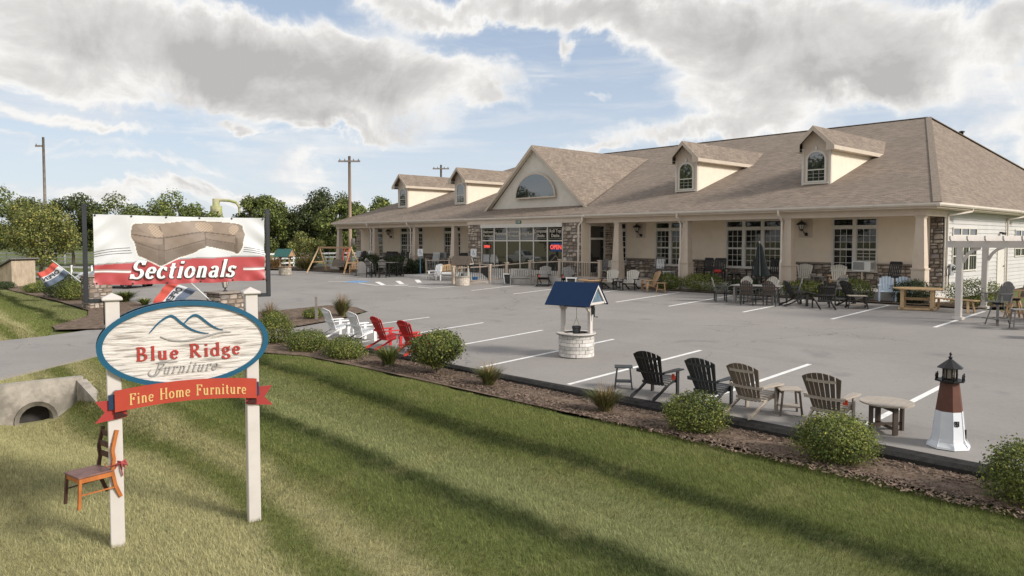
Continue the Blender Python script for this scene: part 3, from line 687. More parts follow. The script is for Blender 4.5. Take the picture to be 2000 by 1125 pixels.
def inside(p, poly):
    x, y = p; c = False; n = len(poly)
    for i in range(n):
        x1, y1 = poly[i]; x2, y2 = poly[(i+1) % n]
        if (y1 > y) != (y2 > y) and x < (x2-x1)*(y-y1)/(y2-y1)+x1: c = not c
    return c
def seg_d(p, a, b):
    ax, ay = a; bx, by = b; dx, dy = bx-ax, by-ay; t = clamp(((p[0]-ax)*dx+(p[1]-ay)*dy)/(dx*dx+dy*dy+1e-9)); return math.hypot(p[0]-ax-t*dx, p[1]-ay-t*dy)
ASP = (U1-U0)/(Z1-Z0)
sofa = [(px_uv(*p)[0]*ASP, px_uv(*p)[1]) for p in SOFA]; cush = [[(px_uv(*p)[0]*ASP, px_uv(*p)[1]) for p in c] for c in CUSH]
q = lambda *ps: [(px_uv(*p)[0]*ASP, px_uv(*p)[1]) for p in ps]
SEAM = [q((251, 470), (290, 485), (305, 487)), q((305, 487), (384, 466), (387, 464)), q((387, 464), (447, 474), (449, 492)), q((303, 462), (304, 515)), q((246, 455), (285, 462), (303, 462)), q((303, 462), (380, 450), (447, 458)), q((450, 458), (452, 492)), q((296, 440), (302, 460)), q((384, 448), (386, 476))]
def smooth_poly(p):
    n = len(p); o_ = []
    for i in range(n):
        a, c = p[i], p[(i+1) % n]; o_ += [(a[0]*.75+c[0]*.25, a[1]*.75+c[1]*.25), (a[0]*.25+c[0]*.75, a[1]*.25+c[1]*.75)]
    return o_
sofa = smooth_poly(smooth_poly(sofa)); cush = [smooth_poly(c) for c in cush]
tq = lambda *ps: [(px_uv(150+a/5, 380+b_/5)[0]*ASP, px_uv(150+a/5, 380+b_/5)[1]) for a, b_ in ps]
TONE = [(1.28, smooth_poly(tq((500, 265), (1060, 250), (1200, 255), (1570, 285), (1450, 400), (1180, 365), (1080, 345), (780, 400), (600, 370)))), (1.22, smooth_poly(tq((470, 345), (600, 360), (770, 415), (770, 480), (640, 470), (470, 420)))), (.80, tq((705, 470), (770, 470), (770, 690), (705, 670))),
        (1.12, tq((780, 410), (1080, 375), (1180, 380), (1180, 430), (780, 535))), (.82, tq((775, 550), (1175, 445), (1175, 510), (1100, 520), (780, 660))), (1.15, tq((1185, 380), (1480, 405), (1490, 465), (1190, 415))), (.80, tq((1185, 430), (1490, 480), (1490, 560), (1185, 495))), (1.2, smooth_poly(tq((1430, 370), (1610, 350), (1610, 400), (1500, 420)))), (.78, tq((1495, 420), (1530, 415), (1530, 575), (1495, 560))), (.90, tq((500, 480), (700, 540), (700, 660), (520, 580)))]
NU, NV = 230, 98
vs = []; cols = []
HL = [q(*s) for s in (((183, 474), (248, 463)), ((183, 478), (250, 467)), ((183, 483), (252, 472)), ((468, 465), (517, 473)), ((468, 469), (517, 476)), ((468, 473), (517, 479)))]
for j in range(NV+1):
    for i in range(NU+1):
        u, v = i/NU, j/NV; vs.append(ban_pt(u, v)); p = (u*ASP, v)
        edge = .275 + .105*math.sin(min(1, u*1.25)*math.pi/2)                   # curved top of the red band
        c = (.585, .59, .60)
        if v < edge: c = (.40, .062, .066)
        if 0 <= v-edge < .018: c = (.30, .29, .29)
        for a, bb in HL:
            pass
        ins = inside(p, sofa)
        if not ins:
            dmin = min(seg_d(p, sofa[k], sofa[(k+1) % len(sofa)]) for k in range(len(sofa))) if .1*ASP < p[0] < .95*ASP and v > .2 else 1
            if dmin < .016: c = (.70, .68, .64)
        else:
            sh = .92+.25*(v-.5)+.06*math.sin(p[0]*31+v*9)*math.sin(v*37)
            for tone, pg in TONE:
                if inside(p, pg): sh *= tone
            c = (.215*sh, .165*sh, .130*sh)
            for sm in SEAM:
                for k in range(len(sm)-1):
                    if seg_d(p, sm[k], sm[k+1]) < .008: c = (.12, .088, .068)
            for cu in cush:
                if inside(p, cu):
                    t = .8+.3*math.sin(p[0]*140)*math.sin(v*150); c = (.46*t, .35*t, .26*t)
        if (v > .165 and v < .215 and (u < .20 or u > .865)):
            c = (.76, .75, .73) if abs(v-.19) < .012 else (.34, .22, .21)
        cols.append((*c, 1))
b = MB(); n = NU+1; b.add(vs, [(j*n+i, j*n+i+1, (j+1)*n+i+1, (j+1)*n+i) for j in range(NV) for i in range(NU)], None, True)
m_print = bpy.data.materials.new('banner_print'); m_print.use_nodes = True; pn = m_print.node_tree.nodes['Principled BSDF']; at_ = m_print.node_tree.nodes.new('ShaderNodeAttribute'); at_.attribute_name = 'print'
m_print.node_tree.links.new(at_.outputs['Color'], pn.inputs['Base Color']); pn.inputs['Roughness'].default_value = .42
me = b.mesh('banner_cloth', m_print); ca = me.color_attributes.new('print', 'FLOAT_COLOR', 'POINT'); ca.data.foreach_set('color', np.array(cols, dtype=np.float32).reshape(-1))
obj('banner_cloth', me, None, ban)
for a_, c_ in (((.0, .462), (.195, .535)), ((.0, .430), (.20, .498)), ((.0, .398), (.205, .462)), ((.868, .535), (1, .470)), ((.866, .503), (1, .440)), ((.864, .471), (1, .410))):
    b = MB(); vs = []; n_ = 12
    for i in range(n_+1):
        t_ = i/n_; u = a_[0]+(c_[0]-a_[0])*t_; v = a_[1]+(c_[1]-a_[1])*t_+.012*math.sin(math.pi*t_)
        for dv in (-.0035, .0035): q_ = ban_pt(u, v+dv); vs.append((q_[0], q_[1]-.003, q_[2]))
    b.add(vs, [(2*i, 2*i+2, 2*i+3, 2*i+1) for i in range(n_)]); obj('printed_line', b, mat('banner_line', (.10, .095, .09), .6), ban)
for dx, dz, dy, m, nm in ((.010, -.010, -.016, mat('letter_shade', (.07, .07, .065), .6), 'lettering_shadow'), (0, 0, -.022, mat('letter_white', (.74, .74, .72), .5), 'sectionals_lettering')):
    b, w = lettering('Sectionals', .205, .20, .09, .26, .10, .003)
    sx = 1.135/w; o = obj(nm, b, m, ban, (.19+dx, dy, 2.962+dz)); o.scale = (sx, 1, .98)
for k in range(6):
    for v in (.985, .02):
        u = .01+.98*k/5; p = ban_pt(u, v); b = MB(); b.lathe([(.011, 0), (.011, .004)], 8); obj('grommet', b.mesh('grommet', m_steel), None, ban, (p[0], p[1]-.003, p[2]), (math.pi/2, 0, 0))
for u, v, tx in ((0, .985, -.226), (0, .02, -.226), (1, .985, 1.691), (1, .02, 1.691)):
    p = ban_pt(u, v); b = MB(); b.tube([p, (tx, 0, p[2]+(.03 if v > .5 else -.03))], .004, 5); obj('tie_cord', b, m_steel, ban)

# chair nailed to the left post
m_owood = mat('orange_brown_wood', (.40, .13, .035), .5, .25, 10, .2, 30, stretch=(1, 1, .3)); m_dwood = mat('shaded_brown_wood', (.085, .042, .028), .55, .3, 9)  # one chair wood painted in a lit and a shaded tone, by side
hc = thing('hanging_chair', 'old orange-brown wooden dining chair fixed high on the left sign post', 'chair', (SL.x-SD.x*.28+.04, SL.y-SD.y*.28+.01, .10), SA+math.pi/2+R(24)); hc.scale = (.89,)*3
b = MB(); b.box((-.20, -.20, .785), (.20, .22, .81), ch=.008); obj('seat', b, mat('worn_seat_wood', (.16, .085, .07), .5, .35, 9, stretch=(6, 1, 1)), hc)
b = MB(); b.box((-.19, .185, .73), (.19, .205, .785)); b.box((-.195, -.18, .73), (-.175, .185, .785)); b.box((.175, -.18, .73), (.195, .185, .785)); obj('apron', b, m_owood, hc)
for x in (-.18, .18):
    b = MB(); b.bar((x, .19, .785), (x*1.03, .215, .41), .035, .035, ch=.004); obj('leg', b, m_owood if x < 0 else m_dwood, hc)
    b = MB(); pts = [(x, -.29, .44), (x, -.225, .60), (x, -.19, .79), (x, -.215, .93), (x, -.20, 1.05), (x, -.235, 1.20), (x, -.26, 1.30)]
    for k in range(6): b.bar(pts[k], pts[k+1], .028, .042, up=(0, 1, 0))
    obj('leg', b, m_owood if x < 0 else m_dwood, hc)
for z, yy in ((1.22, -.24), (1.09, -.21), (.96, -.215)):
    b = MB(); b.box((-.17, yy-.008, z-.03), (.17, yy+.008, z+.045), ch=.004); obj('back_slat', b, m_dwood, hc)
b = MB(); b.bar((-.18, .2, .58), (-.18, -.24, .58), .016); obj('stretcher', b, m_owood, hc); b = MB(); b.bar((.18, .2, .60), (.18, -.23, .62), .016); obj('stretcher', b, m_dwood, hc)
b = MB(); random.seed(4)
for k in range(9):
    a = random.uniform(0, 6.28); b.tube([(0, 0, 0), (.04*math.cos(a), .03*math.sin(a), .02*math.sin(3*a)), (.07*math.cos(a), .045*math.sin(a), -.05+random.uniform(-.04, .04))], [.012, .016, .004], 5)
b.tube([(-.01, 0, 0), (0, -.02, -.08), (.01, -.01, -.15)], .008, 5)
b.tube([(-.16, .02, .0), (-.16, -.12, .0), (0, -.03, 0)], .006, 5)
o = obj('ribbon_bow', b, mat('faded_red_ribbon', (.33, .06, .06), .8, .3, 20), None, (SL.x+SD.x*.085+.075, SL.y+SD.y*.085-.05, .88), (0, 0, SA)); tag(o, 'faded red ribbon tied round the left sign post by the hanging chair', 'ribbon')
# ================================================================== PLANTS
def leaf_mat(name, a, b_, var=.55, trans=.25):
    m = bpy.data.materials.new(name); m.use_nodes = True; t = m.node_tree; t.nodes.clear(); N = NT(t)
    out = N.node('ShaderNodeOutputMaterial'); p = N.node('ShaderNodeBsdfPrincipled'); g = N.node('ShaderNodeNewGeometry'); oi = N.node('ShaderNodeObjectInfo')
    c = N.mix(N.smooth(N.noise(g.outputs['Position'], 1.7, 4, .6), .35, .65), a, b_)
    v = N.math('ADD', N.math('MULTIPLY', g.outputs['Random Per Island'], 2*var), 1-var)
    c = N.mix(N.smooth(N.math('FRACT', N.math('MULTIPLY', g.outputs['Random Per Island'], 7.3)), .86, .90), c, (a[0]*1.5, a[1]*1.25, a[2]*1.2))
    v = N.math('MULTIPLY', v, N.math('ADD', N.math('MULTIPLY', oi.outputs['Random'], .3), .85))
    cc = N.node('ShaderNodeCombineColor'); [N.put(cc.inputs[i], v) for i in range(3)]
    c = N.mix(1.0, c, cc.outputs[0], 'MULTIPLY'); N.put(p.inputs['Base Color'], c)
    p.inputs['Roughness'].default_value = .55; p.inputs['Specular IOR Level'].default_value = .25
    tr = N.node('ShaderNodeBsdfTranslucent'); N.put(tr.inputs[0], c); mx = N.node('ShaderNodeMixShader'); mx.inputs[0].default_value = trans
    t.links.new(p.outputs[0], mx.inputs[1]); t.links.new(tr.outputs[0], mx.inputs[2]); t.links.new(mx.outputs[0], out.inputs[0]); return m
L_yg = leaf_mat('shrub_leaf', (.165, .188, .042), (.085, .112, .028), .7); L_dk = leaf_mat('dark_shrub_leaf', (.052, .072, .026), (.032, .048, .020), .7)
L_tree = leaf_mat('tree_leaf', (.160, .190, .050), (.080, .108, .034), .7); L_tree2 = leaf_mat('dark_tree_leaf', (.105, .130, .045), (.048, .066, .028), .7); L_lt = leaf_mat('light_tree_leaf', (.230, .235, .068), (.120, .145, .045), .65); L_lil = leaf_mat('lily_leaf', (.17, .19, .05), (.08, .12, .04)); L_straw = leaf_mat('straw_leaf', (.30, .22, .11), (.20, .13, .07)); L_gr = leaf_mat('ornamental_grass_leaf', (.13, .15, .045), (.16, .12, .06))
m_bark = mat('bark', (.085, .068, .055), .95, .3, 14, .8, 30); m_twig = mat('twig', (.16, .115, .085), .9, .3, 14)

def leaf_cloud(rg, centers, radii, n, size, squash=1.0, shell=.55, aspect=.55, up=.35):
    """leaf quads filling a set of balls, denser towards each ball's skin"""
    k = len(centers); centers = np.array(centers); radii = np.array(radii); w = radii**2; idx = rg.choice(k, n, p=w/w.sum())
    d = rg.normal(size=(n, 3)); d /= np.linalg.norm(d, axis=1)[:, None]; r = shell+(1-shell)*rg.uniform(0, 1, n)**.6
    r *= 1+.12*rg.normal(size=n)
    p = centers[idx] + d*(radii[idx]*r)[:, None]*np.array([1, 1, squash])
    nrm = d*.8 + rg.normal(size=(n, 3))*.55 + np.array([0, 0, up]); nrm /= np.linalg.norm(nrm, axis=1)[:, None]
    t = np.cross(nrm, rg.normal(size=(n, 3))); t /= np.linalg.norm(t, axis=1)[:, None]; bt = np.cross(nrm, t)
    s = size*rg.uniform(.6, 1.3, n); V = np.zeros((n, 4, 3)); a = t*(s/2)[:, None]; b = bt*(s*aspect/2)[:, None]
    V[:, 0] = p-a; V[:, 1] = p+b; V[:, 2] = p+a; V[:, 3] = p-b
    return V
def shrub(label, x, y, z, rx, ry, h, n=5000, leaf=.05, m=None, seed=1, group='shrubs in the mulch bed', name='shrub', kind='shrub', bare=0.0, lumps=14, noise=.14):
    rg = np.random.default_rng(seed); t = thing(name, label, kind, (x, y, z), 0, group)
    cs = [(0, 0, h*(.5+bare/2))]; rs = [1.0]
    V = leaf_cloud(rg, [(0, 0, 0)], [1.0], n, 1.0, 1, .70)
    # one ball squashed into shape, its skin pushed in and out by lumps
    ctr = V.mean(1); d = ctr/np.linalg.norm(ctr, axis=1)[:, None]
    L = rg.normal(size=(lumps, 3)); L /= np.linalg.norm(L, axis=1)[:, None]; amp = rg.uniform(-noise, noise, lumps)
    k = 1+(np.exp(-(1-d@L.T)*9)*amp).sum(1)
    k += .05*np.sin(d[:, 0]*17+seed)*np.sin(d[:, 1]*19)*np.sin(d[:, 2]*15)
    zc = h*(.5+bare/2); zr = h*(.5-bare/2)
    c2 = ctr*k[:, None]*np.array([rx, ry, zr]); c2[:, 2] = c2[:, 2]+zc
    low = c2[:, 2] < zc; c2[low, 2] = zc-(zc-c2[low, 2])*1.0
    if bare < .05: # keep the skirt full down to the ground
        s = np.clip((zc-c2[:, 2])/zr, 0, 1); q = 1+.28*s; c2[:, 0] *= q; c2[:, 1] *= q
    c2[:, 2] = np.maximum(c2[:, 2], .01)
    V = (V-ctr[:, None, :])*leaf + c2[:, None, :]
    obj('foliage', quads_mesh('foliage', V, m or L_yg), None, t)
    b = MB()
    for i in range(14 if bare > .05 else 7):
        a = rg.uniform(0, 6.28); r = rg.uniform(.35, .8); b.tube([(.03*math.cos(a), .03*math.sin(a), -.03), (rx*r*.45*math.cos(a), ry*r*.45*math.sin(a), zc*.55), (rx*r*math.cos(a), ry*r*math.sin(a), zc*(1.0+.3*rg.uniform()))], [.018, .012, .006], 5)
    obj('stems', b, m_twig, t); return t
def tuft(label, x, y, z, r, h, n=260, m=None, m2=None, seed=1, name='ornamental_grass', kind='grass clump', group='grass clumps in the mulch beds', w=.014, plumes=0):
    """clump of arching strap leaves"""
    rg = np.random.default_rng(seed); t = thing(name, label, kind, (x, y, z), 0, group); K = 4
    for nm, nn, mm, hh in (('leaves', n, m or L_gr, h), ('plumes', plumes, m2 or L_straw, h*1.45)):
        if not nn: continue
        vs = []; fs = []
        for i in range(nn):
            a = rg.uniform(0, 6.28); out = r*rg.uniform(.25, 1.1)*(1 if nm == 'leaves' else .7); H = hh*rg.uniform(.55, 1.1); b0 = rg.uniform(0, .25)*r; bd = rg.uniform(.15, .6); ww = w*rg.uniform(.6, 1.3)*(1 if nm == 'leaves' else .5)
            px, py = -math.sin(a)*ww, math.cos(a)*ww; k0 = len(vs)
            for k in range(K+1):
                s = k/K; rr = b0+out*s**1.4; zz = H*(s*(1+bd)-bd*s*s*1.4); wv = (1-s)**.6
                cx, cy = rr*math.cos(a), rr*math.sin(a); vs += [(cx-px*wv, cy-py*wv, zz), (cx+px*wv, cy+py*wv, zz)]
            fs += [(k0+2*k, k0+2*k+1, k0+2*k+3, k0+2*k+2) for k in range(K)]
        b = MB(); b.add(vs, fs); obj(nm, b, mm, t)
    return t
T_ = 'along the front edge of the parking lot'
bz = -.05
shrub('rounded green shrub directly right of the oval sign, tallest at the bed corner', -23.55, 10.75, bz, .62, .62, 1.02, 7000, .055, seed=11)
shrub('low rounded green shrub beside the first white Adirondack chair', -21.2, 10.75, bz, .74, .62, .66, 7000, .05, seed=12)
shrub('low spreading green shrub in front of the two white Adirondack chairs', -19.1, 10.85, bz, .62, .55, .60, 6000, .05, seed=13)
shrub('tall vase-shaped shrub with bare stems below, right of the red chairs', -15.25, 11.35, bz, .76, .70, 1.16, 10000, .06, L_yg, seed=14, bare=.20, noise=.2)
shrub('rounded light green shrub in front of the dark grey Adirondack chair', -7.55, 11.42, bz, .52, .50, .66, 9000, .042, seed=15, noise=.2)
shrub('dense round yellow-green shrub in front of the brown Adirondack chair with orange tags', -5.0, 11.50, bz, .57, .54, .72, 12000, .040, seed=16)
shrub('large green shrub at the right edge of the lawn beside the lighthouse', -2.35, 11.55, bz, .60, .60, .82, 12000, .042, seed=17, noise=.2)
tuft('yellow-green clump of strap leaves in front of the red chairs', -17.2, 11.15, bz, .50, .58, 330, L_lil, seed=21, w=.020, kind='plant', name='daylily_clump')
tuft('green grass clump between the tall shrub and the black side table', -13.25, 11.4, bz, .48, .48, 420, L_gr, seed=22, plumes=60)
tuft('brown and green grass clump beside the black side table', -9.6, 11.35, bz, .48, .50, 560, L_gr, seed=23, plumes=40)
tuft('tall straw-topped grass clump on the island beyond the white chairs', -27.6, 15.6, lot_z(15)+.02, .55, .85, 520, L_gr, seed=24, plumes=160)
shrub('small green bush left of the straw-topped grass clump', -28.1, 14.5, lot_z(14)+.02, .42, .40, .45, 2500, .05, seed=25)
tuft('reddish grass clump behind the rounded shrub at the driveway corner', -28.4, 12.8, lot_z(12.5), .55, .70, 400, L_gr, seed=26, plumes=200)
shrub('small green bush at the driveway corner behind the sign post', -27.4, 12.6, lot_z(12.5), .40, .40, .50, 2500, .05, seed=27)
tuft('small spiky grass clump at the left end of the front bed', -24.4, 10.2, bz, .35, .45, 200, L_straw, seed=28, plumes=80)
G2 = 'shrubs along the entrance bed'
shrub('wide dark green shrub under the first open flag', -50.2, 9.9, .03, 1.25, 1.0, 1.15, 6000, .08, L_dk, 31, G2)
shrub('light green shrub touching the stone pillar under the first open flag', -47.5, 9.8, .03, .9, .8, 1.05, 4500, .08, L_yg, 32, G2)
shrub('low green shrub between the wooden bin and the first open flag', -56.2, 9.6, .0, 1.1, .8, .62, 3500, .08, L_yg, 33, G2)
shrub('low dark shrub at the left edge below the wooden bin', -62.3, 8.6, .0, 1.0, .7, .50, 2500, .08, L_dk, 34, G2)
shrub('small shrub behind the wooden bin by the white fence', -59.2, 12.0, .1, .9, .8, .95, 2500, .09, L_dk, 35, G2)
tuft('spiky green clump under the left half of the banner', -44.2, 11.6, .05, .95, .62, 360, L_yg, seed=36, w=.03, group=G2, kind='plant', name='spiky_plant')
tuft('small spiky green clump left of the second open flag', -40.9, 11.7, .05, .50, .42, 200, L_yg, seed=37, w=.025, group=G2, kind='plant', name='spiky_plant')
G3 = 'shrubs in front of the porch'
for i, (lab, x, y, rx, ry, h, mm) in enumerate((
    ('dark green shrub behind the tan side table, left of the middle downspout', -22.2, 30.9, .85, .55, .80, L_yg), ('dark green shrub right of the middle downspout', -20.1, 30.9, 1.05, .6, .85, L_yg),
    ('leafy shrub below the white porch chairs', -15.0, 30.95, .95, .55, .72, L_yg), ('leafy shrub below the air conditioner', -12.9, 30.95, .75, .55, .85, L_yg), ('small leafy shrub under the right porch window', -14.0, 31.0, .45, .4, .55, L_yg),
    ('green shrub at the right corner of the building behind the pergola', -8.55, 31.4, .95, .75, .98, L_yg), ('low dark shrub behind the round picnic table', -10.6, 31.0, .7, .4, .9, L_dk), ('small shrub beside the folded patio umbrella', -17.8, 30.9, .8, .5, .70, L_dk))):
    shrub(lab, x, y, lot_z(30.6)+.05, rx, ry, h, 4500, .065, mm, 40+i, G3)
shrub('long clipped dark shrub left of the wheelchair ramp', -45.6, 30.6, .9, 1.75, .8, 1.35, 6500, .10, L_dk, 50, G3)
shrub('small clipped dark shrub next to the accessible parking sign', -43.6, 30.9, .9, .6, .5, 1.15, 2500, .10, L_dk, 51, G3)
shrub('dark clipped shrub above the heart-backed bench', -50.0, 30.8, .9, 1.35, .6, 1.45, 5500, .10, L_dk, 52, G3)
tuft('pale flowering grasses at the far left side of the lot', -53.6, 27.5+3, .9, 1.2, .9, 300, L_gr, seed=53, w=.03, plumes=100, group='plants in the far bed')
for i, (x, y, s) in enumerate(((-58, 29.5, 1.2), (-62.5, 28.6, 1.1), (-66, 27.5, .9))):
    tuft(('pale flowering grasses beside the swing set', 'pale flowering grasses right of the small green-roofed well', 'dry grasses left of the small green-roofed well')[i], x, y, .9, 1.3*s, 1.0*s, 420, (L_gr, L_straw, L_straw)[i], seed=54+i, w=.03, plumes=120, group='plants in the far bed')

# trees -----------------------------------------------------------------
def tree_proto(name, label, x, y, z, H, rad, trunk_h, m, n, leaf, seed, clumps=34, kind='tree', group='trees beyond the fence', squash=.85, low=.18):
    rg = np.random.default_rng(seed); t = thing(name, label, kind, (x, y, z), 0, group)
    b = MB(); b.tube([(0, 0, -.2), (.03, .02, trunk_h*.5), (.05*rg.normal(), .05*rg.normal(), trunk_h), (.2*rg.normal(), .2*rg.normal(), H*.75)], [H*.022, H*.018, H*.015, H*.004], 8)
    cs = []; rs = []
    zc = (H+H*low)/2; zr = (H-H*low)/2
    for i in range(clumps):
        d = rg.normal(size=3); d /= np.linalg.norm(d); r = rg.uniform(.45, .98)**.6; shr = 1-.35*max(0, d[2])**2
        p = np.array([d[0]*rad*r*shr, d[1]*rad*r*shr, zc+d[2]*zr*r*.86]); cs.append(p); rs.append(rad*rg.uniform(.20, .36))
        if i < 12:
            s = np.array([0, 0, trunk_h*rg.uniform(.7, 1.3)]); mid = (s+p)/2+np.array([0, 0, -.15]); b.tube([s, mid, p], [H*.009, H*.006, H*.002], 5, cap=False)
    obj('trunk', b, m_bark, t); V = leaf_cloud(rg, cs, rs, n, leaf, .8, .45, .6)
    obj('crown', quads_mesh('crown', V, m), None, t); return t
def Pd(px, py, D):
    """point at distance D along the line of sight through a pixel of the photograph"""
    Xp = (px-1000)/FPX; U = -(py-PCY)/FPX; z = U*math.cos(PIT)-math.sin(PIT); f = math.cos(PIT)+U*math.sin(PIT)
    return Vector(((math.cos(YAW)*Xp-math.sin(YAW)*f)/f*D, (math.sin(YAW)*Xp+math.cos(YAW)*f)/f*D, CZ+z/f*D))
def base(px, D, z=.3): p = Pd(px, 469, D); return (p.x, p.y, z)
tA = tree_proto('tree', 'broad green tree at the left edge behind the fences', *base(-5, 92), 9.6, 4.2, 2.2, L_tree, 11000, .30, 61)
tB = tree_proto('tree', 'dark green tree filling the space behind the first telegraph pole', *base(62, 96), 8.8, 3.6, 2.2, L_tree2, 9000, .30, 62)
tC = tree_proto('tree', 'light green round-headed tree behind the wooden bin', *base(78, 62, -.0), 7.3, 3.3, 2.0, L_lt, 13000, .19, 63, 40)
dup(tB, 'green tree just left of the banner frame', base(142, 88), 1.3, 1.02)
dup(tA, 'tree showing above the left half of the banner', base(222, 90), 2.1, (1.0, 1.0, .90))
dup(tB, 'small dark tree between the two trees above the left half of the banner', base(262, 94), .4, .80)
dup(tA, 'wide tree showing above the sofa picture on the banner', base(350, 86), 3.6, (1.0, 1.0, .90))
dup(tB, 'low tree to the left of the feed bin', base(405, 88), 5, .74)
tD = tree_proto('tree', 'bright green tree at the right edge of the banner frame', *base(510, 76), 8.2, 3.0, 2.0, L_tree, 11000, .26, 64)
dup(tD, 'rounded green tree right of the banner frame', base(548, 82), 1.9, (.95, .95, .86))
tE = tree_proto('tree', 'tall full dark tree left of the wooden telegraph pole', *base(640, 80), 8.9, 3.9, 2.2, L_tree2, 12000, .27, 65, 44)
tF = tree_proto('tree', 'green tree behind the wooden telegraph pole', *base(668, 76), 8.0, 2.6, 2.0, L_tree, 8000, .26, 66, 28)
dup(tF, 'tree rising over the left end of the store roof', base(742, 88), .9, (1.15, 1.15, 1.13))
dup(tE, 'dark low tree at the foot of the tall trees right of the banner', base(590, 86), .9, (.8, .8, .66))
dup(tE, 'dark tree seen between the porch columns at the left end', base(655, 92), 2.9, (1.1, 1.1, .70))
dup(tE, 'dark tree seen under the left end of the porch roof', base(700, 90), 4.0, (1.0, 1.0, .72))
tG = tree_proto('tree', 'small pale green tree beside the little green-roofed well', *base(597, 66), 3.9, 1.9, .9, L_lt, 6000, .15, 67, 26, low=.12)
dup(tB, 'dark tree behind the pale green small tree', base(560, 92), 2.3, (.9, .9, .7))
# trees on the far side of the road, behind the viewer; the windows mirror them
for i, (x, y, s) in enumerate(((-30, -29, 1.4), (-44, -27, 1.75), (-58, -30, 1.2), (-72, -27, 1.85), (-88, -29, 1.35), (-104, -27, 1.8), (-122, -30, 1.3), (-140, -27, 1.6))):
    dup((tA, tE, tB)[i % 3], ('big tree across the road, number %s from the right, mirrored in the store windows' % ('one', 'two', 'three', 'four', 'five', 'six', 'seven', 'eight')[i]), (x, y, -.2), i*1.3, s)

# ================================================================== POLES, BIN, FENCES
m_pole = mat('pole_wood', (.34, .25, .18), .9, .2, 3, stretch=(6, 6, .4)); m_gpole = mat('grey_pole_wood', (.23, .20, .18), .9, .2, 3)
def pole(label, px, D, top, cross, m=m_pole, r=.15, side=False):
    x, y, z = base(px, D, .4); t = thing('telegraph_pole', label, 'pole', (x, y, z), YAW, 'telegraph poles behind the store')
    H = top-z; b = MB(); b.tube([(0, 0, -.3), (0, 0, H*.5), (0, 0, H)], [r*1.15, r, r*.8], 10); obj('pole_shaft', b, m, t)
    for k in range(cross):
        b = MB()
        if side: b.box((-.85, -.06, H-1.0-k), (.1, .06, H-.82-k))
        else: b.box((-1.0, -.16, H-.55-k*.8), (1.0, -.04, H-.40-k*.8))
        obj('crossarm', b, m_gpole, t)
        for dx in ((-.75,) if side else (-.85, -.4, .4, .85)):
            b = MB(); z0 = H-(.82 if side else .40)-k*.8; b.lathe([(.05, z0), (.06, z0+.08), (.03, z0+.16)], 8, (dx, -.1*(not side), 0)); obj('insulator', b, m_gpole, t)
    return t
p = Pd(88, 268, 78); pole('tall grey telegraph pole at the left with a short side arm', 90, 78, p.z, 1, m_gpole, side=True)
p = Pd(681, 305, 68); tp = pole('tall light brown telegraph pole standing by the left end of the store', 684, 68, p.z, 1)
b = MB(); b.lathe([(.16, 2.5), (.18, 2.55), (.18, 3.1), (.16, 3.15)], 10, (.28, 0, 0)); obj('pole_can', b, m_gpole, tp)
p = Pd(862, 322, 90); pole('distant pole top showing above the dormer roofs', 862, 90, p.z, 1, m_gpole)
m_bin = mat('bin_metal', (.36, .33, .20), .6, .2, 3, col2=(.30, .34, .10)); m_silo = mat('silo_white', (.66, .66, .66), .6, .06, 4)
bx_, by_, bz_ = base(430, 120, 0)
t = thing('feed_bin', 'olive feed bin with a bent auger pipe rising behind the banner', 'silo', (bx_, by_, 0), YAW)
b = MB(); b.lathe([(1.0, 0), (1.0, 7.3), (.9, 8.2), (.9, 8.9), (.55, 9.0), (.55, 10.1)], 16, (-.55, 0, 0)); obj('bin_body', b, m_bin, t)
b = MB(); b.lathe([(1.75, 0), (1.75, 5.5), (1.5, 6.0), (0.9, 7.4)], 16, (2.4, 1.5, 0)); obj('bin_hopper', b, m_silo, t)
b = MB(); b.tube([(-.6, 0, 9.9), (1.6, 0, 9.8), (2.7, 0, 9.5), (3.2, 0, 8.8), (3.3, 0, 7.0), (3.3, 0, 3.0)], .22, 8); obj('auger_pipe', b, m_bin, t)
m_wf = mat('white_fence_paint', (.70, .70, .69), .6, .05, 4)
def fence(label, pts, zf, posts_every=2.4, rails=(.35, .75, 1.15), h=1.35, m=m_wf):
    x0, y0 = pts[0]; t = thing('board_fence', label, 'fence', (x0, y0, 0), 0, 'white board fences beyond the lot')
    for (a, c) in zip(pts[:-1], pts[1:]):
        L = math.hypot(c[0]-a[0], c[1]-a[1]); k = max(1, round(L/posts_every))
        for i in range(k+1):
            x = a[0]+(c[0]-a[0])*i/k; y = a[1]+(c[1]-a[1])*i/k; z = zf(x, y)
            b = MB(); b.box((x-x0-.065, y-y0-.065, z-.1), (x-x0+.065, y-y0+.065, z+h)); obj('post', b, m, t)
        for r in rails:
            b = MB(); b.bar((a[0]-x0, a[1]-y0, zf(*a)+r), (c[0]-x0, c[1]-y0, zf(*c)+r), .04, .15); obj('rail', b, m, t)
    return t
p1 = Pd(-40, 545, 66); p2 = Pd(180, 545, 60)
fence('near white two-rail fence behind the wooden bin and the first flag', [(p1.x, p1.y), (p2.x, p2.y)], lambda x, y: .05, 2.6, (.22, .66, 1.12), 1.28)
p1 = Pd(-60, 520, 100); p2 = Pd(205, 515, 96)
fence('far white three-rail fence below the trees at the left', [(p1.x, p1.y), (p2.x, p2.y)], lambda x, y: .25, 2.9, (.4, .9, 1.4), 1.6)
p1 = Pd(516, 520, 70); p2 = Pd(600, 520, 76)
fence('white fence behind the small green-roofed well', [(p1.x, p1.y), (p2.x, p2.y)], lambda x, y: .8, 2.2, (.35, .8, 1.25), 1.4)
p1 = Pd(614, 520, 66); p2 = Pd(700, 520, 70)
fence('white four-rail fence behind the wooden swing set', [(p1.x, p1.y), (p2.x, p2.y)], lambda x, y: .75, 2.4, (.4, .75, 1.1, 1.45), 1.6)

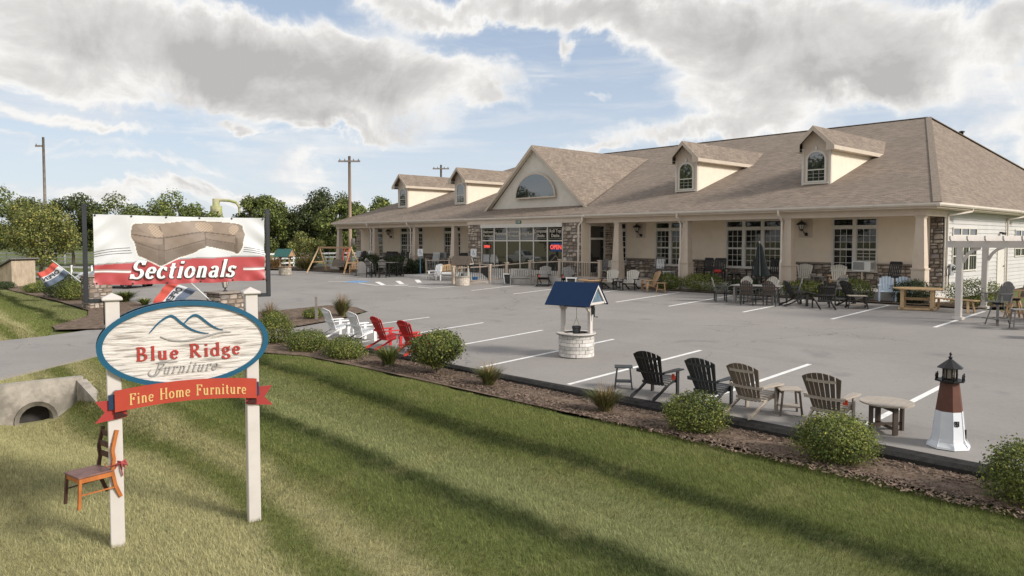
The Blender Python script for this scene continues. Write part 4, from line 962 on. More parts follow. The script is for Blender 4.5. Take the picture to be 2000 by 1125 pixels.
# wooden bin, pillars with lanterns, flags -------------------------------------------------
m_ply = mat('plywood', (.40, .32, .23), .8, .2, 4, stretch=(1, 1, .4), grime=.3); m_shing = None
sx, sy, sz = -64.4, 9.7, .05
t = thing('wooden_bin', 'light plywood bin with a slanted grey lid at the left edge of the picture', 'bin', (sx, sy, sz), YAW-.35)
b = MB(); b.prism([(-.75, 0), (.75, 0), (.75, 1.85), (-.75, 1.25)], -.9, .9, XZ()); obj('body', b, m_ply, t)
b = MB(); b.prism([(-1.05, 1.18), (.95, 1.98), (.95, 2.06), (-1.05, 1.26)], -1.1, 1.1, XZ()); obj('lid', b, mat('grey_lid', (.17, .16, .15), .9, .25, 12), t)
def stone_mats():
    cols = [(.32, .255, .20), (.235, .18, .14), (.40, .335, .27), (.17, .135, .11), (.34, .28, .23), (.25, .215, .19), (.45, .385, .315)]
    return [mat('field_stone_%s' % n, c, .9, .28, 5, .8, 18, .15, rnd=.25) for n, c in zip(('tan', 'umber', 'buff', 'dark', 'sand', 'grey', 'pale'), cols)]
STONE = stone_mats(); m_mortar = mat('mortar', (.15, .128, .108), .95, .15, 10)
def stone_field(w, h, sz, rg, clip=None):
    """irregular rubble: list of polygons in (u,v) covering w x h"""
    out = []; v = 0.0; row = 0
    while v < h-.02:
        rh = min(h-v, sz*rg.uniform(.6, 1.15)); rh = h-v if h-v-rh < sz*.35 else rh; u = -rg.uniform(0, sz*.5)
        while u < w-.02:
            rw = sz*rg.uniform(.7, 1.9); a, c = max(0, u), min(w, u+rw)
            if w-c < sz*.35: c = w; rw = 99
            if c-a > .03:
                g = .014; parts = [(a+g, v+g, c-g, v+rh-g)]
                if rh > sz*.8 and rg.uniform() < .4:
                    k = v+rh*rg.uniform(.35, .65); parts = [(a+g, v+g, c-g, k-g), (a+g, k+g, c-g, v+rh-g)]
                for (x0, y0, x1, y1) in parts:
                    if x1-x0 < .02 or y1-y0 < .02: continue
                    j = min(x1-x0, y1-y0)*.20; r = lambda: rg.uniform(0, j)
                    out.append([(x0+r(), y0+r()*.3), ((x0+x1)/2, y0+r()*.2), (x1-r(), y0+r()), (x1-r()*.3, (y0+y1)/2), (x1-r(), y1-r()), ((x0+x1)/2, y1-r()*.2), (x0+r(), y1-r()), (x0+r()*.3, (y0+y1)/2)])
            u += rw
        v += rh; row += 1
    return out
def stone_piece(poly, rg, proud=.05):
    """one stone: bevelled slab in local x-z facing -y, about its own centre"""
    cx = sum(p[0] for p in poly)/len(poly); cy = sum(p[1] for p in poly)/len(poly); n = len(poly); d = proud*rg.uniform(.55, 1.15)
    vs = [(x-cx, 0, y-cy) for x, y in poly] + [((x-cx)*.97, -d*.7, (y-cy)*.97) for x, y in poly] + [((x-cx)*.78, -d, (y-cy)*.76) for x, y in poly]
    fs = [tuple(range(2*n, 3*n))]
    for k in (0, n): fs += [(k+i, k+(i+1) % n, k+n+(i+1) % n, k+n+i) for i in range(n)]
    b = MB(); b.add(vs, fs); return b, cx, cy
def stone_face(parent, o, ux, w, h, sz, seed, proud=.05, name='stone', stuff=None):
    """rubble on the vertical face that starts at o and runs w along unit vector ux (seen with ux to the right)"""
    rg = np.random.default_rng(seed); ang = math.atan2(ux[1], ux[0])
    for poly in stone_field(w, h, sz, rg):
        b, cx, cz = stone_piece(poly, rg, proud); m = STONE[rg.integers(len(STONE))]
        loc = (o[0]+ux[0]*cx, o[1]+ux[1]*cx, o[2]+cz)
        if stuff is None: obj(name, b, m, parent, loc, (0, 0, ang))
        else:
            M = Matrix.Translation(loc) @ Matrix.Rotation(ang, 4, 'Z'); stuff.add(b.v, b.f, M, mi=STONE.index(m))
m_iron = mat('black_iron', (.015, .015, .016), .5, .2, 8, spec=.5); m_frost = mat('lantern_glass', (.50, .47, .40), .2, .1, 6, spec=.6)
def pillar(label, x, y, z, rz, w, h, seed, lamp):
    t = thing('stone_pillar', label, 'pillar', (x, y, z), rz, 'stone pillars at the lot entrance')
    b = MB(); b.box((-w/2, -w/2, -.1), (w/2, w/2, h)); obj('core', b, m_mortar, t)
    for i in range(4):
        a = i*math.pi/2; ux = (math.cos(a), math.sin(a)); st = (-w/2*math.cos(a)+(w/2)*math.sin(a), -w/2*math.sin(a)-(w/2)*math.cos(a), 0)
        stone_face(t, st, ux, w, h-.02, .24, seed+i, .035)
    b = MB(); b.box((-w/2-.08, -w/2-.08, h), (w/2+.08, w/2+.08, h+.07), ch=.01); obj('cap_slab', b, mat('cap_stone', (.25, .21, .175), .9, .2, 5), t)
    q = thing('pillar_lantern', lamp, 'lantern', (x, y, z+h+.07), rz, 'black lanterns on the stone pillars')
    b = MB(); b.lathe([(.09, 0), (.09, .02), (.03, .06), (.03, .12), (.10, .15)], 12); obj('stem', b, m_iron, q)
    b = MB(); b.lathe([(.07, .155), (.13, .42)], 6, smooth=False); obj('glass', b, m_frost, q)
    b = MB()
    for k in range(6): a = k*math.pi/3; b.bar((.074*math.cos(a), .074*math.sin(a), .15), (.136*math.cos(a), .136*math.sin(a), .42), .014)
    obj('cage', b, m_iron, q)
    b = MB(); b.lathe([(.17, .42), (.17, .44), (.10, .52), (.04, .56), (.03, .60), (.008, .63)], 6, smooth=False); obj('hood', b, m_iron, q)
pillar('stone pillar behind the left post of the banner frame', -41.4, 9.6, .02, .1, 1.05, 1.55, 71, 'black lantern on the stone pillar at the left end of the banner')
pillar('stone pillar with flagstone cap showing above the oval sign', -29.0, 11.25, .02, .15, 1.0, 1.30, 75, 'black lantern on the stone pillar between the banner and the oval sign')
# brown planted berm between pillars
def flag(label, base_pt, tip, bow, sag, seed, ltr=True):
    t = thing('open_flag', label, 'flag', base_pt, 0, 'open flags at the lot entrance'); B = Vector(base_pt); T = Vector(tip)-B
    b = MB(); b.tube([(0, 0, 0), T*.5, T], .022, 6); obj('flag_pole', b, m_wf, t)
    return t, T
def cloth(t, F, m, name):      # F(u,v) point; v 0..1 across bands
    b = MB(); nu, nv = 26, 8
    vs = [F(i/nu, j/nv) for j in range(nv+1) for i in range(nu+1)]; b.add(vs, [(j*(nu+1)+i, j*(nu+1)+i+1, (j+1)*(nu+1)+i+1, (j+1)*(nu+1)+i) for j in range(nv) for i in range(nu)], None, True); return obj(name, b, m, t)
m_fr = mat('flag_red', (.62, .11, .08), .7, .08, 8, trans=.25); m_fw = mat('flag_white', (.68, .68, .68), .7, .05, 8, trans=.25); m_fb = mat('flag_blue', (.14, .17, .23), .7, .12, 8, trans=.2); m_ink = mat('flag_ink', (.045, .05, .07), .7, .1)
def flag_at(label, D, pole0, pole1, q, bend, seed):
    """q: four pixel corners: pole side top, pole side bottom, fly bottom, fly top; bend bows the cloth"""
    B = Pd(*pole0, D); T = Pd(*pole1, D-.3); t, V = flag(label, tuple(B), tuple(T), 0, 0, seed)
    c = [Pd(*p, D-.25-.15*i % 2) - B for i, p in enumerate(q)]
    toward = Vector((math.sin(YAW), -math.cos(YAW), 0))
    sag = Vector((0, 0, 1))
    def F(u, v):               # u along the writing (0 at the pole), v from red (0) to blue (1)
        p = c[0]*(1-u)*(1-v) + c[1]*(1-u)*v + c[2]*u*v + c[3]*u*(1-v)
        return p + sag*bend*math.sin(math.pi*u) + toward*(.05*math.sin(u*9+v*2)+.03*math.sin(u*17))
    for nm, m, v0, v1 in (('red_band', m_fr, 0, .34), ('white_band', m_fw, .34, .67), ('blue_band', m_fb, .67, 1)):
        cloth(t, lambda u, v, v0=v0, v1=v1: F(u, v0+(v1-v0)*v), m, nm)
    me = sans('OPEN', 1.0, 0.0, .03); xs_ = [v.co.x for v in me.vertices]; zs_ = [v.co.z for v in me.vertices]; x0, x1, z0, z1 = min(xs_), max(xs_), min(zs_), max(zs_)
    bm = bmesh.new(); bm.from_mesh(me); bmesh.ops.triangulate(bm, faces=bm.faces[:]); bmesh.ops.subdivide_edges(bm, edges=bm.edges[:], cuts=1); bm.to_mesh(me); bm.free()
    for v in me.vertices:      # seen from the back: the word reads mirrored
        u = .12+.76*(v.co.x-x0)/(x1-x0); w = .39+.23*(1-(v.co.z-z0)/(z1-z0)); p = F(u, w) + toward*.03; v.co = p
    me.materials.append(m_ink); o = bpy.data.objects.new('open_lettering', me); COL.objects.link(o); o.parent = t
    return t
flag_at('red, white and blue open flag above the dark shrub at the left', 41.0, (161, 553), (101, 508), [(104, 513), (136, 533), (90, 562), (71, 534)], -.10, 1)
flag_at('red, white and blue open flag hanging between the banner and the oval sign', 28.6, (412, 588), (371, 551), [(332, 550), (386, 567), (340, 614), (298, 594)], .12, 2)
# ================================================================== THE STORE
m_stucco = mat('tan_stucco', (.74, .62, .485), .9, .03, 2.5, .35, 90, .15, grime=.08); m_trim = mat('tan_trim', (.55, .455, .365), .6, .05, 3, spec=.3)
m_gut = mat('gutter_paint', (.66, .585, .51), .45, .05, 3, spec=.4, grime=.15); m_winf = mat('white_window_frame', (.60, .56, .50), .5, .04, 3); m_side = mat('white_siding', (.50, .48, .46), .55, .04, 1.5, rnd=.05)
m_soff = mat('soffit', (.72, .65, .56), .8, .05, 3); m_floor = mat('porch_concrete', (.56, .525, .485), .85, .1, 4, .4, 50, grime=.2)
def glass_mat(name, col, ior, rough=.02):
    m = bpy.data.materials.new(name); m.use_nodes = True; t = m.node_tree; N = NT(t); p = t.nodes['Principled BSDF']
    p.inputs['Base Color'].default_value = (*col, 1); p.inputs['Roughness'].default_value = rough; p.inputs['IOR'].default_value = ior; p.inputs['Specular IOR Level'].default_value = .6
    b = N.node('ShaderNodeBump'); b.inputs['Strength'].default_value = .03; b.inputs['Distance'].default_value = .01
    N.put(b.inputs['Height'], N.noise(N.node('ShaderNodeNewGeometry').outputs['Position'], 1.1, 2, .5)); N.put(p.inputs['Normal'], b.outputs[0]); return m
m_glass = glass_mat('window_glass', (.012, .014, .014), 1.5); m_glass2 = glass_mat('mirror_glass', (.02, .022, .024), 2.3)
m_store = glass_mat('store_glass', (.018, .017, .014), 1.75)
def shingle_mat():
    m = bpy.data.materials.new('shingles'); m.use_nodes = True; t = m.node_tree; t.nodes.clear(); N = NT(t)
    out = N.node('ShaderNodeOutputMaterial'); p = N.node('ShaderNodeBsdfPrincipled'); t.links.new(p.outputs[0], out.inputs[0])
    uv = N.node('ShaderNodeUVMap').outputs[0]
    br = N.node('ShaderNodeTexBrick'); N.put(br.inputs['Vector'], uv); br.offset = .5; br.inputs['Scale'].default_value = 1.0; br.inputs['Brick Width'].default_value = .30; br.inputs['Row Height'].default_value = .145
    br.inputs['Mortar Size'].default_value = .008; br.inputs['Mortar Smooth'].default_value = .2; br.inputs['Color1'].default_value = (.275, .218, .170, 1); br.inputs['Color2'].default_value = (.150, .118, .093, 1); br.inputs['Mortar'].default_value = (.105, .082, .066, 1); br.inputs['Bias'].default_value = -.1
    c = N.mix(N.math('MULTIPLY', N.smooth(N.noise(uv, .45, 6, .65), .38, .66), .45), br.outputs[0], (.145, .117, .096))
    mp = N.node('ShaderNodeMapping'); N.put(mp.inputs[0], uv); mp.inputs['Scale'].default_value = (3, 12, 1)
    c = N.mix(N.math('MULTIPLY', N.smooth(N.noise(mp.outputs[0], 1.0, 5, .75), .38, .7), .55), c, (.30, .235, .185))
    N.put(p.inputs['Base Color'], c); p.inputs['Roughness'].default_value = .9; p.inputs['Specular IOR Level'].default_value = .2
    b = N.node('ShaderNodeBump'); b.inputs['Strength'].default_value = .7; b.inputs['Distance'].default_value = .02; N.put(b.inputs['Height'], N.math('ADD', br.outputs['Fac'], N.math('MULTIPLY', N.noise(uv, 25, 4, .7), -.8))); b.invert = True
    N.put(p.inputs['Normal'], b.outputs[0]); return m
m_shing = shingle_mat()
def roof_mesh(name, faces, parent, thick=.0, m=None):
    """faces: lists of 3-D points, first edge along the eave; uv in metres"""
    me = bpy.data.meshes.new(name); vs = []; fs = []; uvs = []
    for f in faces:
        k = len(vs); f = [Vector(p) for p in f]; ex = (f[1]-f[0]).normalized(); n = (f[1]-f[0]).cross(f[2]-f[0]).normalized(); ey = n.cross(ex); vs += f; fs.append(tuple(range(k, k+len(f))))
        uvs += [((p-f[0]).dot(ex)+f[0].x*.37, (p-f[0]).dot(ey)) for p in f]
    me.from_pydata(vs, [], fs); uv = me.uv_layers.new(name='UVMap')
    for i, l in enumerate(me.loops): uv.data[i].uv = uvs[l.vertex_index]
    me.materials.append(m or m_shing); me.update(); return obj(name, me, None, parent)

FZ = 1.30          # porch floor
YE, ZE = 30.9, 4.845; SLO = .333; XR, XL = -9.8, -56.2; YR = 48.7; ZR = ZE+SLO*(YR-YE); YB = 66.5
store = thing('furniture_store', 'long tan one-storey furniture store with shingled hip roof, four dormers and a porch', 'building', (0, 0, 0))
zm = lambda y: ZE+SLO*(y-YE)
AXR, AXL = -16.05, -50.0
roof_mesh('main_roof', [[(XL, YE, ZE), (XR, YE, ZE), (AXR, YR, ZR), (AXL, YR, ZR)], [(XR, YE, ZE), (XR, YB, ZE), (AXR, YR, ZR)], [(XR, YB, ZE), (XL, YB, ZE), (AXL, YR, ZR), (AXR, YR, ZR)], [(XL, YB, ZE), (XL, YE, ZE), (AXL, YR, ZR)]], store)
for a, c in (((XR, YE, ZE), (AXR, YR, ZR)), ((XR, YB, ZE), (AXR, YR, ZR)), ((XL, YE, ZE), (AXL, YR, ZR)), ((AXL, YR, ZR), (AXR, YR, ZR))):
    b = MB(); b.bar(Vector(a)+Vector((0, 0, .01)), Vector(c)+Vector((0, 0, .01)), .30, .035); obj('ridge_cap', b, mat('ridge_shingle', (.20, .16, .125), .9, .3, 14, .5, 30), store)
b = MB(); b.lathe([(.10, -.2), (.10, .22), (.17, .24), (.17, .30), (.04, .34)], 10, (AXR+.95, YR+2.9, ZR-.95)); obj('roof_vent', b, mat('vent_black', (.02, .02, .02), .6), store)
# eave boards, gutters, soffit
b = MB(); b.box((XL+.02, YE+.02, ZE-.20), (XR-.02, YE+.05, ZE-.015)); b.box((XR-.05, YE+.05, ZE-.20), (XR-.02, YB, ZE-.015)); obj('fascia', b, m_trim, store)
def gutter(p, q, outv, name='gutter'):
    p, q, o_ = Vector(p), Vector(q), Vector(outv); prof = [(0, 0), (0, -.13), (.07, -.13), (.12, -.07), (.125, 0), (.115, 0), (.11, -.06), (.02, -.11), (.015, 0)]
    vs = [a+o_*x+Vector((0, 0, z)) for a in (p, q) for x, z in prof]; n = len(prof); b = MB(); b.add(vs, [(i, (i+1) % n, n+(i+1) % n, n+i) for i in range(n)]+[tuple(range(n)), tuple(range(n, 2*n))[::-1]]); return obj(name, b, m_gut, store)
gutter((XL, YE+.015, ZE-.01), (-38.25, YE+.015, ZE-.01), (0, -1, 0)); gutter((-38.2, YE+.015, ZE-.02), (-27.75, YE+.015, ZE-.02), (0, -1, 0)); gutter((-27.7, YE+.015, ZE-.01), (XR+.12, YE+.015, ZE-.01), (0, -1, 0))
gutter((XR-.015, YE-.1, ZE-.01), (XR-.015, 42.2, ZE-.01), (1, 0, 0)); gutter((XR-.015, 42.25, ZE-.02), (XR-.015, YB, ZE-.02), (1, 0, 0))
b = MB(); b.box((XL+.1, YE+.05, ZE-.215), (XR-.06, 33.68, ZE-.195)); b.box((-10.4, 33.72, ZE-.215), (XR-.06, YB-.1, ZE-.195)); obj('porch_ceiling', b, m_soff, store)
for q0, q1 in (((XL, 31.28, 4.36), (-38.15, 31.60, 4.628)), ((-28.0, 31.28, 4.36), (-10.3, 31.60, 4.628)), ((-10.62, 31.6, 4.36), (-10.3, 33.7, 4.628)), ((XL, 31.6, 4.36), (XL+.3, 33.7, 4.628))): b = MB(); b.box(q0, q1); obj('porch_beam', b, m_trim, store)
for q0, q1 in (((-57.2, 31.25, .55), (-38.1, 33.7, FZ)), ((-28.0, 31.25, .55), (-10.1, 33.7, FZ)), ((-38.05, 30.0, .55), (-25.4, 31.24, FZ))): b = MB(); b.box(q0, q1); obj('porch_floor', b, m_floor, store)
# columns
for x in (-10.55, -16.0, -21.4, -25.8, -40.25, -44.9, -50.4, -56.0):
    col = None; b = MB(); yc = 31.5
    def frus(w0, z0, w1, z1): b.add([(x-w0, yc-w0, z0), (x+w0, yc-w0, z0), (x+w0, yc+w0, z0), (x-w0, yc+w0, z0), (x-w1, yc-w1, z1), (x+w1, yc-w1, z1), (x+w1, yc+w1, z1), (x-w1, yc+w1, z1)], [(3, 2, 1, 0), (4, 5, 6, 7), (0, 1, 5, 4), (1, 2, 6, 5), (2, 3, 7, 6), (3, 0, 4, 7)])
    frus(.225, 2.30, .145, 4.27); sh = obj('column', b, m_trim, store)
    b = MB(); frus(.26, FZ-.0, .25, 2.24); obj('column_pedestal', b, m_trim, sh)
    b = MB(); frus(.28, 2.24, .28, 2.30); frus(.165, 4.27, .185, 4.36); obj('column_moulding', b, m_trim, sh)
def downspout(x, y, z0=.95, out=(0, -1)):
    ox, oy = out; b = MB(); p = Vector((x, y, 0)); o_ = Vector((ox, oy, 0)); q = [p+o_*.05+Vector((0, 0, ZE-.13)), p+o_*.05+Vector((0, 0, ZE-.32)), p-o_*.30+Vector((0, 0, ZE-.62)), p-o_*.30+Vector((0, 0, 2.55)), p-o_*.22+Vector((0, 0, 2.35)), p-o_*.22+Vector((0, 0, z0+.1)), p-o_*.02+Vector((0, 0, z0))]
    for a, c in zip(q[:-1], q[1:]): b.bar(a, c, .085, .065, ch=.008)
    obj('downspout', b, m_gut, store)
for x in (-16.0-.05, -21.4, -44.9, -50.4): downspout(x-.12, 30.85)
b = MB(); q = [(-27.85, 30.85, ZE-.1), (-27.85, 30.85, ZE-.34), (-28.0, 30.72, ZE-.62), (-28.0, 30.70, FZ)]
for a, c in zip(q[:-1], q[1:]): b.bar(a, c, .085, .065)
obj('downspout', b, m_gut, store)
for y in (33.85, 42.6):
    b = MB(); q = [(XR+.02, y+1.2, ZE-.13), (XR+.02, y+1.15, ZE-.25), (-10.32, y, ZE-.42), (-10.32, y, 1.1)]
    for a, c in zip(q[:-1], q[1:]): b.bar(a, c, .085, .065)
    obj('downspout', b, m_gut, store)

# front wall with window openings
LED = 2.33; YW = 33.7
def wall_x(x0, x1, z0, z1, opens, y0, y1, b):
    xs = sorted({x0, x1} | {v for o in opens for v in o[:2] if x0 < v < x1})
    for a, c in zip(xs[:-1], xs[1:]):
        zs = [z0]; os_ = sorted([o for o in opens if o[0] <= a+1e-6 and o[1] >= c-1e-6], key=lambda o: o[2]); z = z0
        for o in os_:
            if o[2] > z: b.box((a, y0, z), (c, y1, min(o[2], z1)))
            z = max(z, o[3])
        if z < z1: b.box((a, y0, z), (c, y1, z1))
WZ0, WZ1 = 2.02, 4.39
wins = [(-15.05, -13.02, 2, 1), (-20.52, -17.48, 3, 0), (-24.95, -22.95, 2, 0), (-27.92, -26.96, 1, 0), (-54.85, -52.7, 2, 0), (-50.12, -47.0, 3, 0), (-44.35, -42.3, 2, 2)]
opens = [(a, c, WZ0, WZ1) for a, c, _, _ in wins]
b = MB(); wall_x(-57.0, -38.1, LED, 4.63, opens, YW, YW+.25, b); obj('front_wall', b, m_stucco, store); b = MB(); wall_x(-28.0, -10.95, LED, 4.63, opens, YW, YW+.25, b); obj('front_wall', b, m_stucco, store)
b = MB(); wall_x(-57.0, -38.1, FZ, LED, opens, YW+.02, YW+.25, b); obj('stone_backing', b, m_mortar, store); b = MB(); wall_x(-28.0, -10.42, FZ, LED, opens, YW+.02, YW+.25, b); b.box((-10.95, YW+.02, LED), (-10.42, YW+.25, 4.63)); obj('stone_backing', b, m_mortar, store)
segs = []; xx = -57.0
for a, c in sorted([(o[0], o[1]) for o in opens] + [(-38.1, -28.0)]): segs.append((xx, a)); xx = c
segs.append((xx, -10.95))
for a, c in segs: b = MB(); b.box((a, YW-.10, LED-.03), (c, YW+.02, LED+.045)); obj('stone_ledge', b, mat('ledge_stone', (.22, .18, .145), .9, .2, 4), store)
stuff = MB()
for k, (a, c) in enumerate(segs): stone_face(store, (a, YW+.02, FZ), (1, 0), c-a, LED-.03-FZ, .24, 200+k, .06, stuff=(None if a > -28.5 else stuff))
for k, (a, c) in enumerate([(o[0], o[1]) for o in opens]):
    if a > -28.5: stone_face(store, (a, YW+.02, FZ), (1, 0), c-a, WZ0-.06-FZ, .24, 230+k, .05)
    else: stone_face(store, (a, YW+.02, FZ), (1, 0), c-a, WZ0-.06-FZ, .24, 230+k, .05, stuff=stuff)
stone_face(store, (-10.93, YW+.02, FZ), (1, 0), .50, 4.60-FZ, .24, 250, .06)
stone_face(store, (-57.0+.0, YW-.0, LED+.05), (1, 0), .75, 4.60-LED-.05, .22, 251, .06, stuff=stuff)
# window units
def sash_panes(w, x0, x1, z0, z1, nx, nz, y, m=None, mun=True):
    gx = (x1-x0)/nx; gz = (z1-z0)/nz; g = .011
    for i in range(nx):
        for j in range(nz):
            b = MB(); b.box((x0+i*gx+g, y-.004, z0+j*gz+g), (x0+(i+1)*gx-g, y+.004, z0+(j+1)*gz-g)); obj('pane', b, m or m_glass, w)
    b = MB()
    for i in range(1, nx): b.box((x0+i*gx-g, y-.014, z0), (x0+i*gx+g, y+.010, z1))
    for j in range(1, nz): b.box((x0, y-.012, z0+j*gz-g), (x1, y+.008, z0+(j+1)*gz*0+j*gz+g))
    if nx*nz > 1: obj('muntin', b, m_winf, w)
def window(a, c, units, ac):
    b = MB(); y = YW; fw = .075; b.box((a, y-.03, WZ0), (a+fw, y+.14, WZ1)); b.box((c-fw, y-.03, WZ0), (c, y+.14, WZ1)); b.box((a+fw, y-.03, WZ1-.06), (c-fw, y+.14, WZ1))
    b.box((a+fw, y-.03, WZ0), (c-fw, y+.14, WZ0+.05)); b.box((a+fw, y-.03, 3.915), (c-fw, y+.14, 4.07)); uw = (c-a-2*fw+.17)/units
    for k in range(1, units): x = a+fw-.085+k*uw; b.box((x-.085, y-.028, WZ0+.05), (x+.085, y+.14, 3.915)); b.box((x-.085, y-.028, 4.07), (x+.085, y+.14, WZ1-.06))
    w = obj('window', b, m_winf, store)
    b = MB(); b.box((a-.04, y-.10, WZ0-.05), (c+.04, y-.031, WZ0)); obj('sill', b, m_winf, w)
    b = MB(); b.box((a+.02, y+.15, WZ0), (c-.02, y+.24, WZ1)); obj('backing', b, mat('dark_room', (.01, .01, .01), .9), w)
    for k in range(units):
        x0 = a+fw+k*uw; x1 = x0+uw-.17; z0, zmid, z1 = WZ0+.05, 2.985, 3.915
        low = z0 if not (ac and k == (units-1 if ac == 1 else 0)) else z0+.42
        b = MB(); s = .022
        for (p, q) in ((low, zmid-.02), (zmid+.02, z1)): b.box((x0, y+.03, p), (x0+s, y+.08, q)); b.box((x1-s, y+.03, p), (x1, y+.08, q)); b.box((x0+s, y+.03, p), (x1-s, y+.08, p+s)); b.box((x0+s, y+.03, q-s), (x1-s, y+.08, q))
        b.box((x0, y+.02, zmid-.02), (x1, y+.09, zmid+.02)); obj('sash', b, m_winf, w)
        sash_panes(w, x0+s, x1-s, low+s, zmid-.02-s, 3, 3, y+.06); sash_panes(w, x0+s, x1-s, zmid+.02+s, z1-s, 3, 3, y+.06)
        sash_panes(w, x0, x1, 4.07, WZ1-.06, 1, 1, y+.07)
    if ac:
        k = units-1 if ac == 1 else 0; x0 = a+fw+k*uw+.03; x1 = x0+uw-.23; zc = WZ0+.06
        t = thing('air_conditioner', 'white window air conditioner propped in the right porch window' if ac == 1 else 'grey window air conditioner in the porch window left of the entrance', 'air conditioner', ((x0+x1)/2, YW, zc), 0, 'window air conditioners')
        W_ = (x1-x0)/2; m_ = mat('ac_white', (.66, .65, .62), .5, .04, 3) if ac == 1 else mat('ac_grey', (.34, .33, .31), .6, .05, 3)
        b = MB(); b.box((-W_, -.52, -.06), (W_, .05, .40), ch=.015); obj('housing', b, m_, t)
        b = MB()
        for j in range(8): b.box((-W_+.06, -.527, .02+j*.043), (W_-.25, -.521, .045+j*.043))
        for j in range(6): b.box((W_+.001, -.45, .05+j*.05), (W_+.006, -.10, .075+j*.05))
        obj('grille', b, mat('ac_dark', (.09, .09, .09), .6), t)
        b = MB(); b.box((-.03, -.40, FZ-zc), (.03, -.34, -.06)); obj('prop', b, m_trim, t)
    return w
for wn in wins: window(*wn)

# wall lanterns in front of tan plates
def wall_lamp(label, x):
    t = thing('wall_lantern', label, 'wall lamp', (x, YW, 3.95), 0, 'black lanterns on the porch wall')
    b = MB(); b.box((-.33, -.03, -.43), (.33, -.001, .42), ch=.008); obj('mounting_panel', b, m_trim, t)
    b = MB(); b.tube([(.05, -.03, -.25), (.08, -.16, -.30), (.02, -.25, -.16), (-.08, -.27, -.02)], .022, 6); b.lathe([(.07, -.35), (.08, -.28), (.05, -.2)], 8, (.06, -.07, 0)); obj('bracket_arm', b, m_iron, t)
    b = MB(); b.lathe([(.08, -.04), (.14, .16)], 6, (-.08, -.27, 0), smooth=False); obj('glass', b, m_frost, t)
    b = MB(); b.lathe([(.24, .16), (.20, .23), (.10, .30), (.03, .34), (.01, .40)], 12, (-.08, -.27, 0)); b.lathe([(.03, -.12), (.09, -.06), (.09, -.035)], 8, (-.08, -.27, 0))
    for k in range(6): a = k*math.pi/3; b.bar((-.08+.083*math.cos(a), -.27+.083*math.sin(a), -.04), (-.08+.145*math.cos(a), -.27+.145*math.sin(a), .16), .016)
    obj('hood', b, m_iron, t); return t
lm = wall_lamp('black lantern on the tan wall panel between the first two windows right of the entrance', -25.95)
dup(lm, 'black lantern on the tan wall panel right of the triple window', (-16.3, YW, 3.95)); dup(lm, 'black lantern on the porch wall at the left end of the store', (-51.45, YW, 3.95))

# entrance bay: stone piers, storefront glass, lintel
b = MB(); b.box((-38.1, 30.98, .6), (-36.78, 33.7, 4.40)); b.box((-29.46, 30.98, .6), (-28.04, 31.35, 4.40)); obj('pier_core', b, m_mortar, store)
stone_face(store, (-38.1, 30.98, FZ-.5), (1, 0), 1.30, 3.60, .28, 300, .05); stone_face(store, (-29.46, 30.98, FZ-.5), (1, 0), 1.42, 3.60, .28, 301, .05)
b = MB(); b.box((-38.15, 30.93, 4.40), (-27.95, 31.3, 4.628)); obj('entrance_beam', b, m_trim, store)
b = MB(); b.box((-36.78, 30.90, 4.17), (-29.48, 31.2, 4.398)); obj('lintel', b, m_winf, store)
b = MB(); b.box((-28.04, 30.98, FZ), (-28.0, 31.62, 4.40)); b.box((-28.04, 32.95, FZ), (-28.0, 33.7, 4.40)); b.box((-28.04, 31.62, 4.27), (-28.0, 32.95, 4.40)); obj('entrance_side_wall', b, m_stucco, store)
stone_face(store, (-28.0, 33.02, FZ), (0, 1), .66, 3.06, .25, 302, .05)
# side door
b = MB(); b.box((-28.02, 31.62, FZ), (-27.95, 31.70, 4.27)); b.box((-28.02, 32.86, FZ), (-27.95, 32.95, 4.27)); b.box((-28.02, 31.70, 3.42), (-27.95, 32.86, 3.54)); b.box((-28.02, 31.70, 4.20), (-27.95, 32.86, 4.27)); dr = obj('entrance_door', b, m_winf, store)
b = MB(); b.box((-27.995, 31.70, FZ+.25), (-27.985, 32.86, 3.42)); b.box((-27.995, 31.70, 3.54), (-27.985, 32.86, 4.20)); obj('pane', b, m_store, dr)
b = MB(); b.box((-28.01, 31.70, FZ), (-27.96, 32.86, FZ+.25)); obj('kick_plate', b, m_trim, dr); b = MB(); b.box((-27.984, 31.80, 2.2), (-27.93, 31.84, 2.6)); obj('handle', b, m_iron, dr)
mul = [-36.75, -35.52, -34.30, -33.12, -31.92, -30.74, -29.50]
b = MB()
for x in mul: b.box((x-.035, 30.99, FZ), (x+.035, 31.10, 4.17))
for a, c in zip(mul[:-1], mul[1:]):
    b.box((a+.035, 30.995, 3.33), (c-.035, 31.095, 3.40)); b.box((a+.035, 30.995, FZ), (c-.035, 31.095, FZ+.30))
sf = obj('storefront_window', b, m_winf, store)
for a, c in zip(mul[:-1], mul[1:]):
    for z0, z1 in ((FZ+.30, 3.33), (3.40, 4.17)):
        b = MB(); b.box((a+.035, 31.04, z0), (c-.035, 31.05, z1)); obj('pane', b, m_store, sf)
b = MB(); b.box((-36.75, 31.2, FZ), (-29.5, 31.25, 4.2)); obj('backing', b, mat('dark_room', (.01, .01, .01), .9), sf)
m_decal = mat('window_lettering', (.46, .41, .34), .6, .05)
for (a, c), words in zip(zip(mul[:-1], mul[1:]), ('Bedroom\nFurniture', 'Mattresses', 'Upholstered\nFurniture', 'Dining Room', 'Computer\nDesks', 'Roll Top\nDesks')):
    me = sans(words, .25 if len(words) > 14 else .27, .002, .006); me.materials.append(m_decal); obj('window_lettering', me, None, sf, ((a+c)/2, 31.030, 3.80))
    b = MB(); x0, x1 = a+.12, c-.12
    for z in (3.50, 4.07): b.box((x0, 31.028, z), (x1, 31.036, z+.012))
    for x in (x0, x1): b.box((x-.006, 31.028, 3.512), (x+.006, 31.036, 4.07))
    obj('lettering_border', b, m_decal, sf)
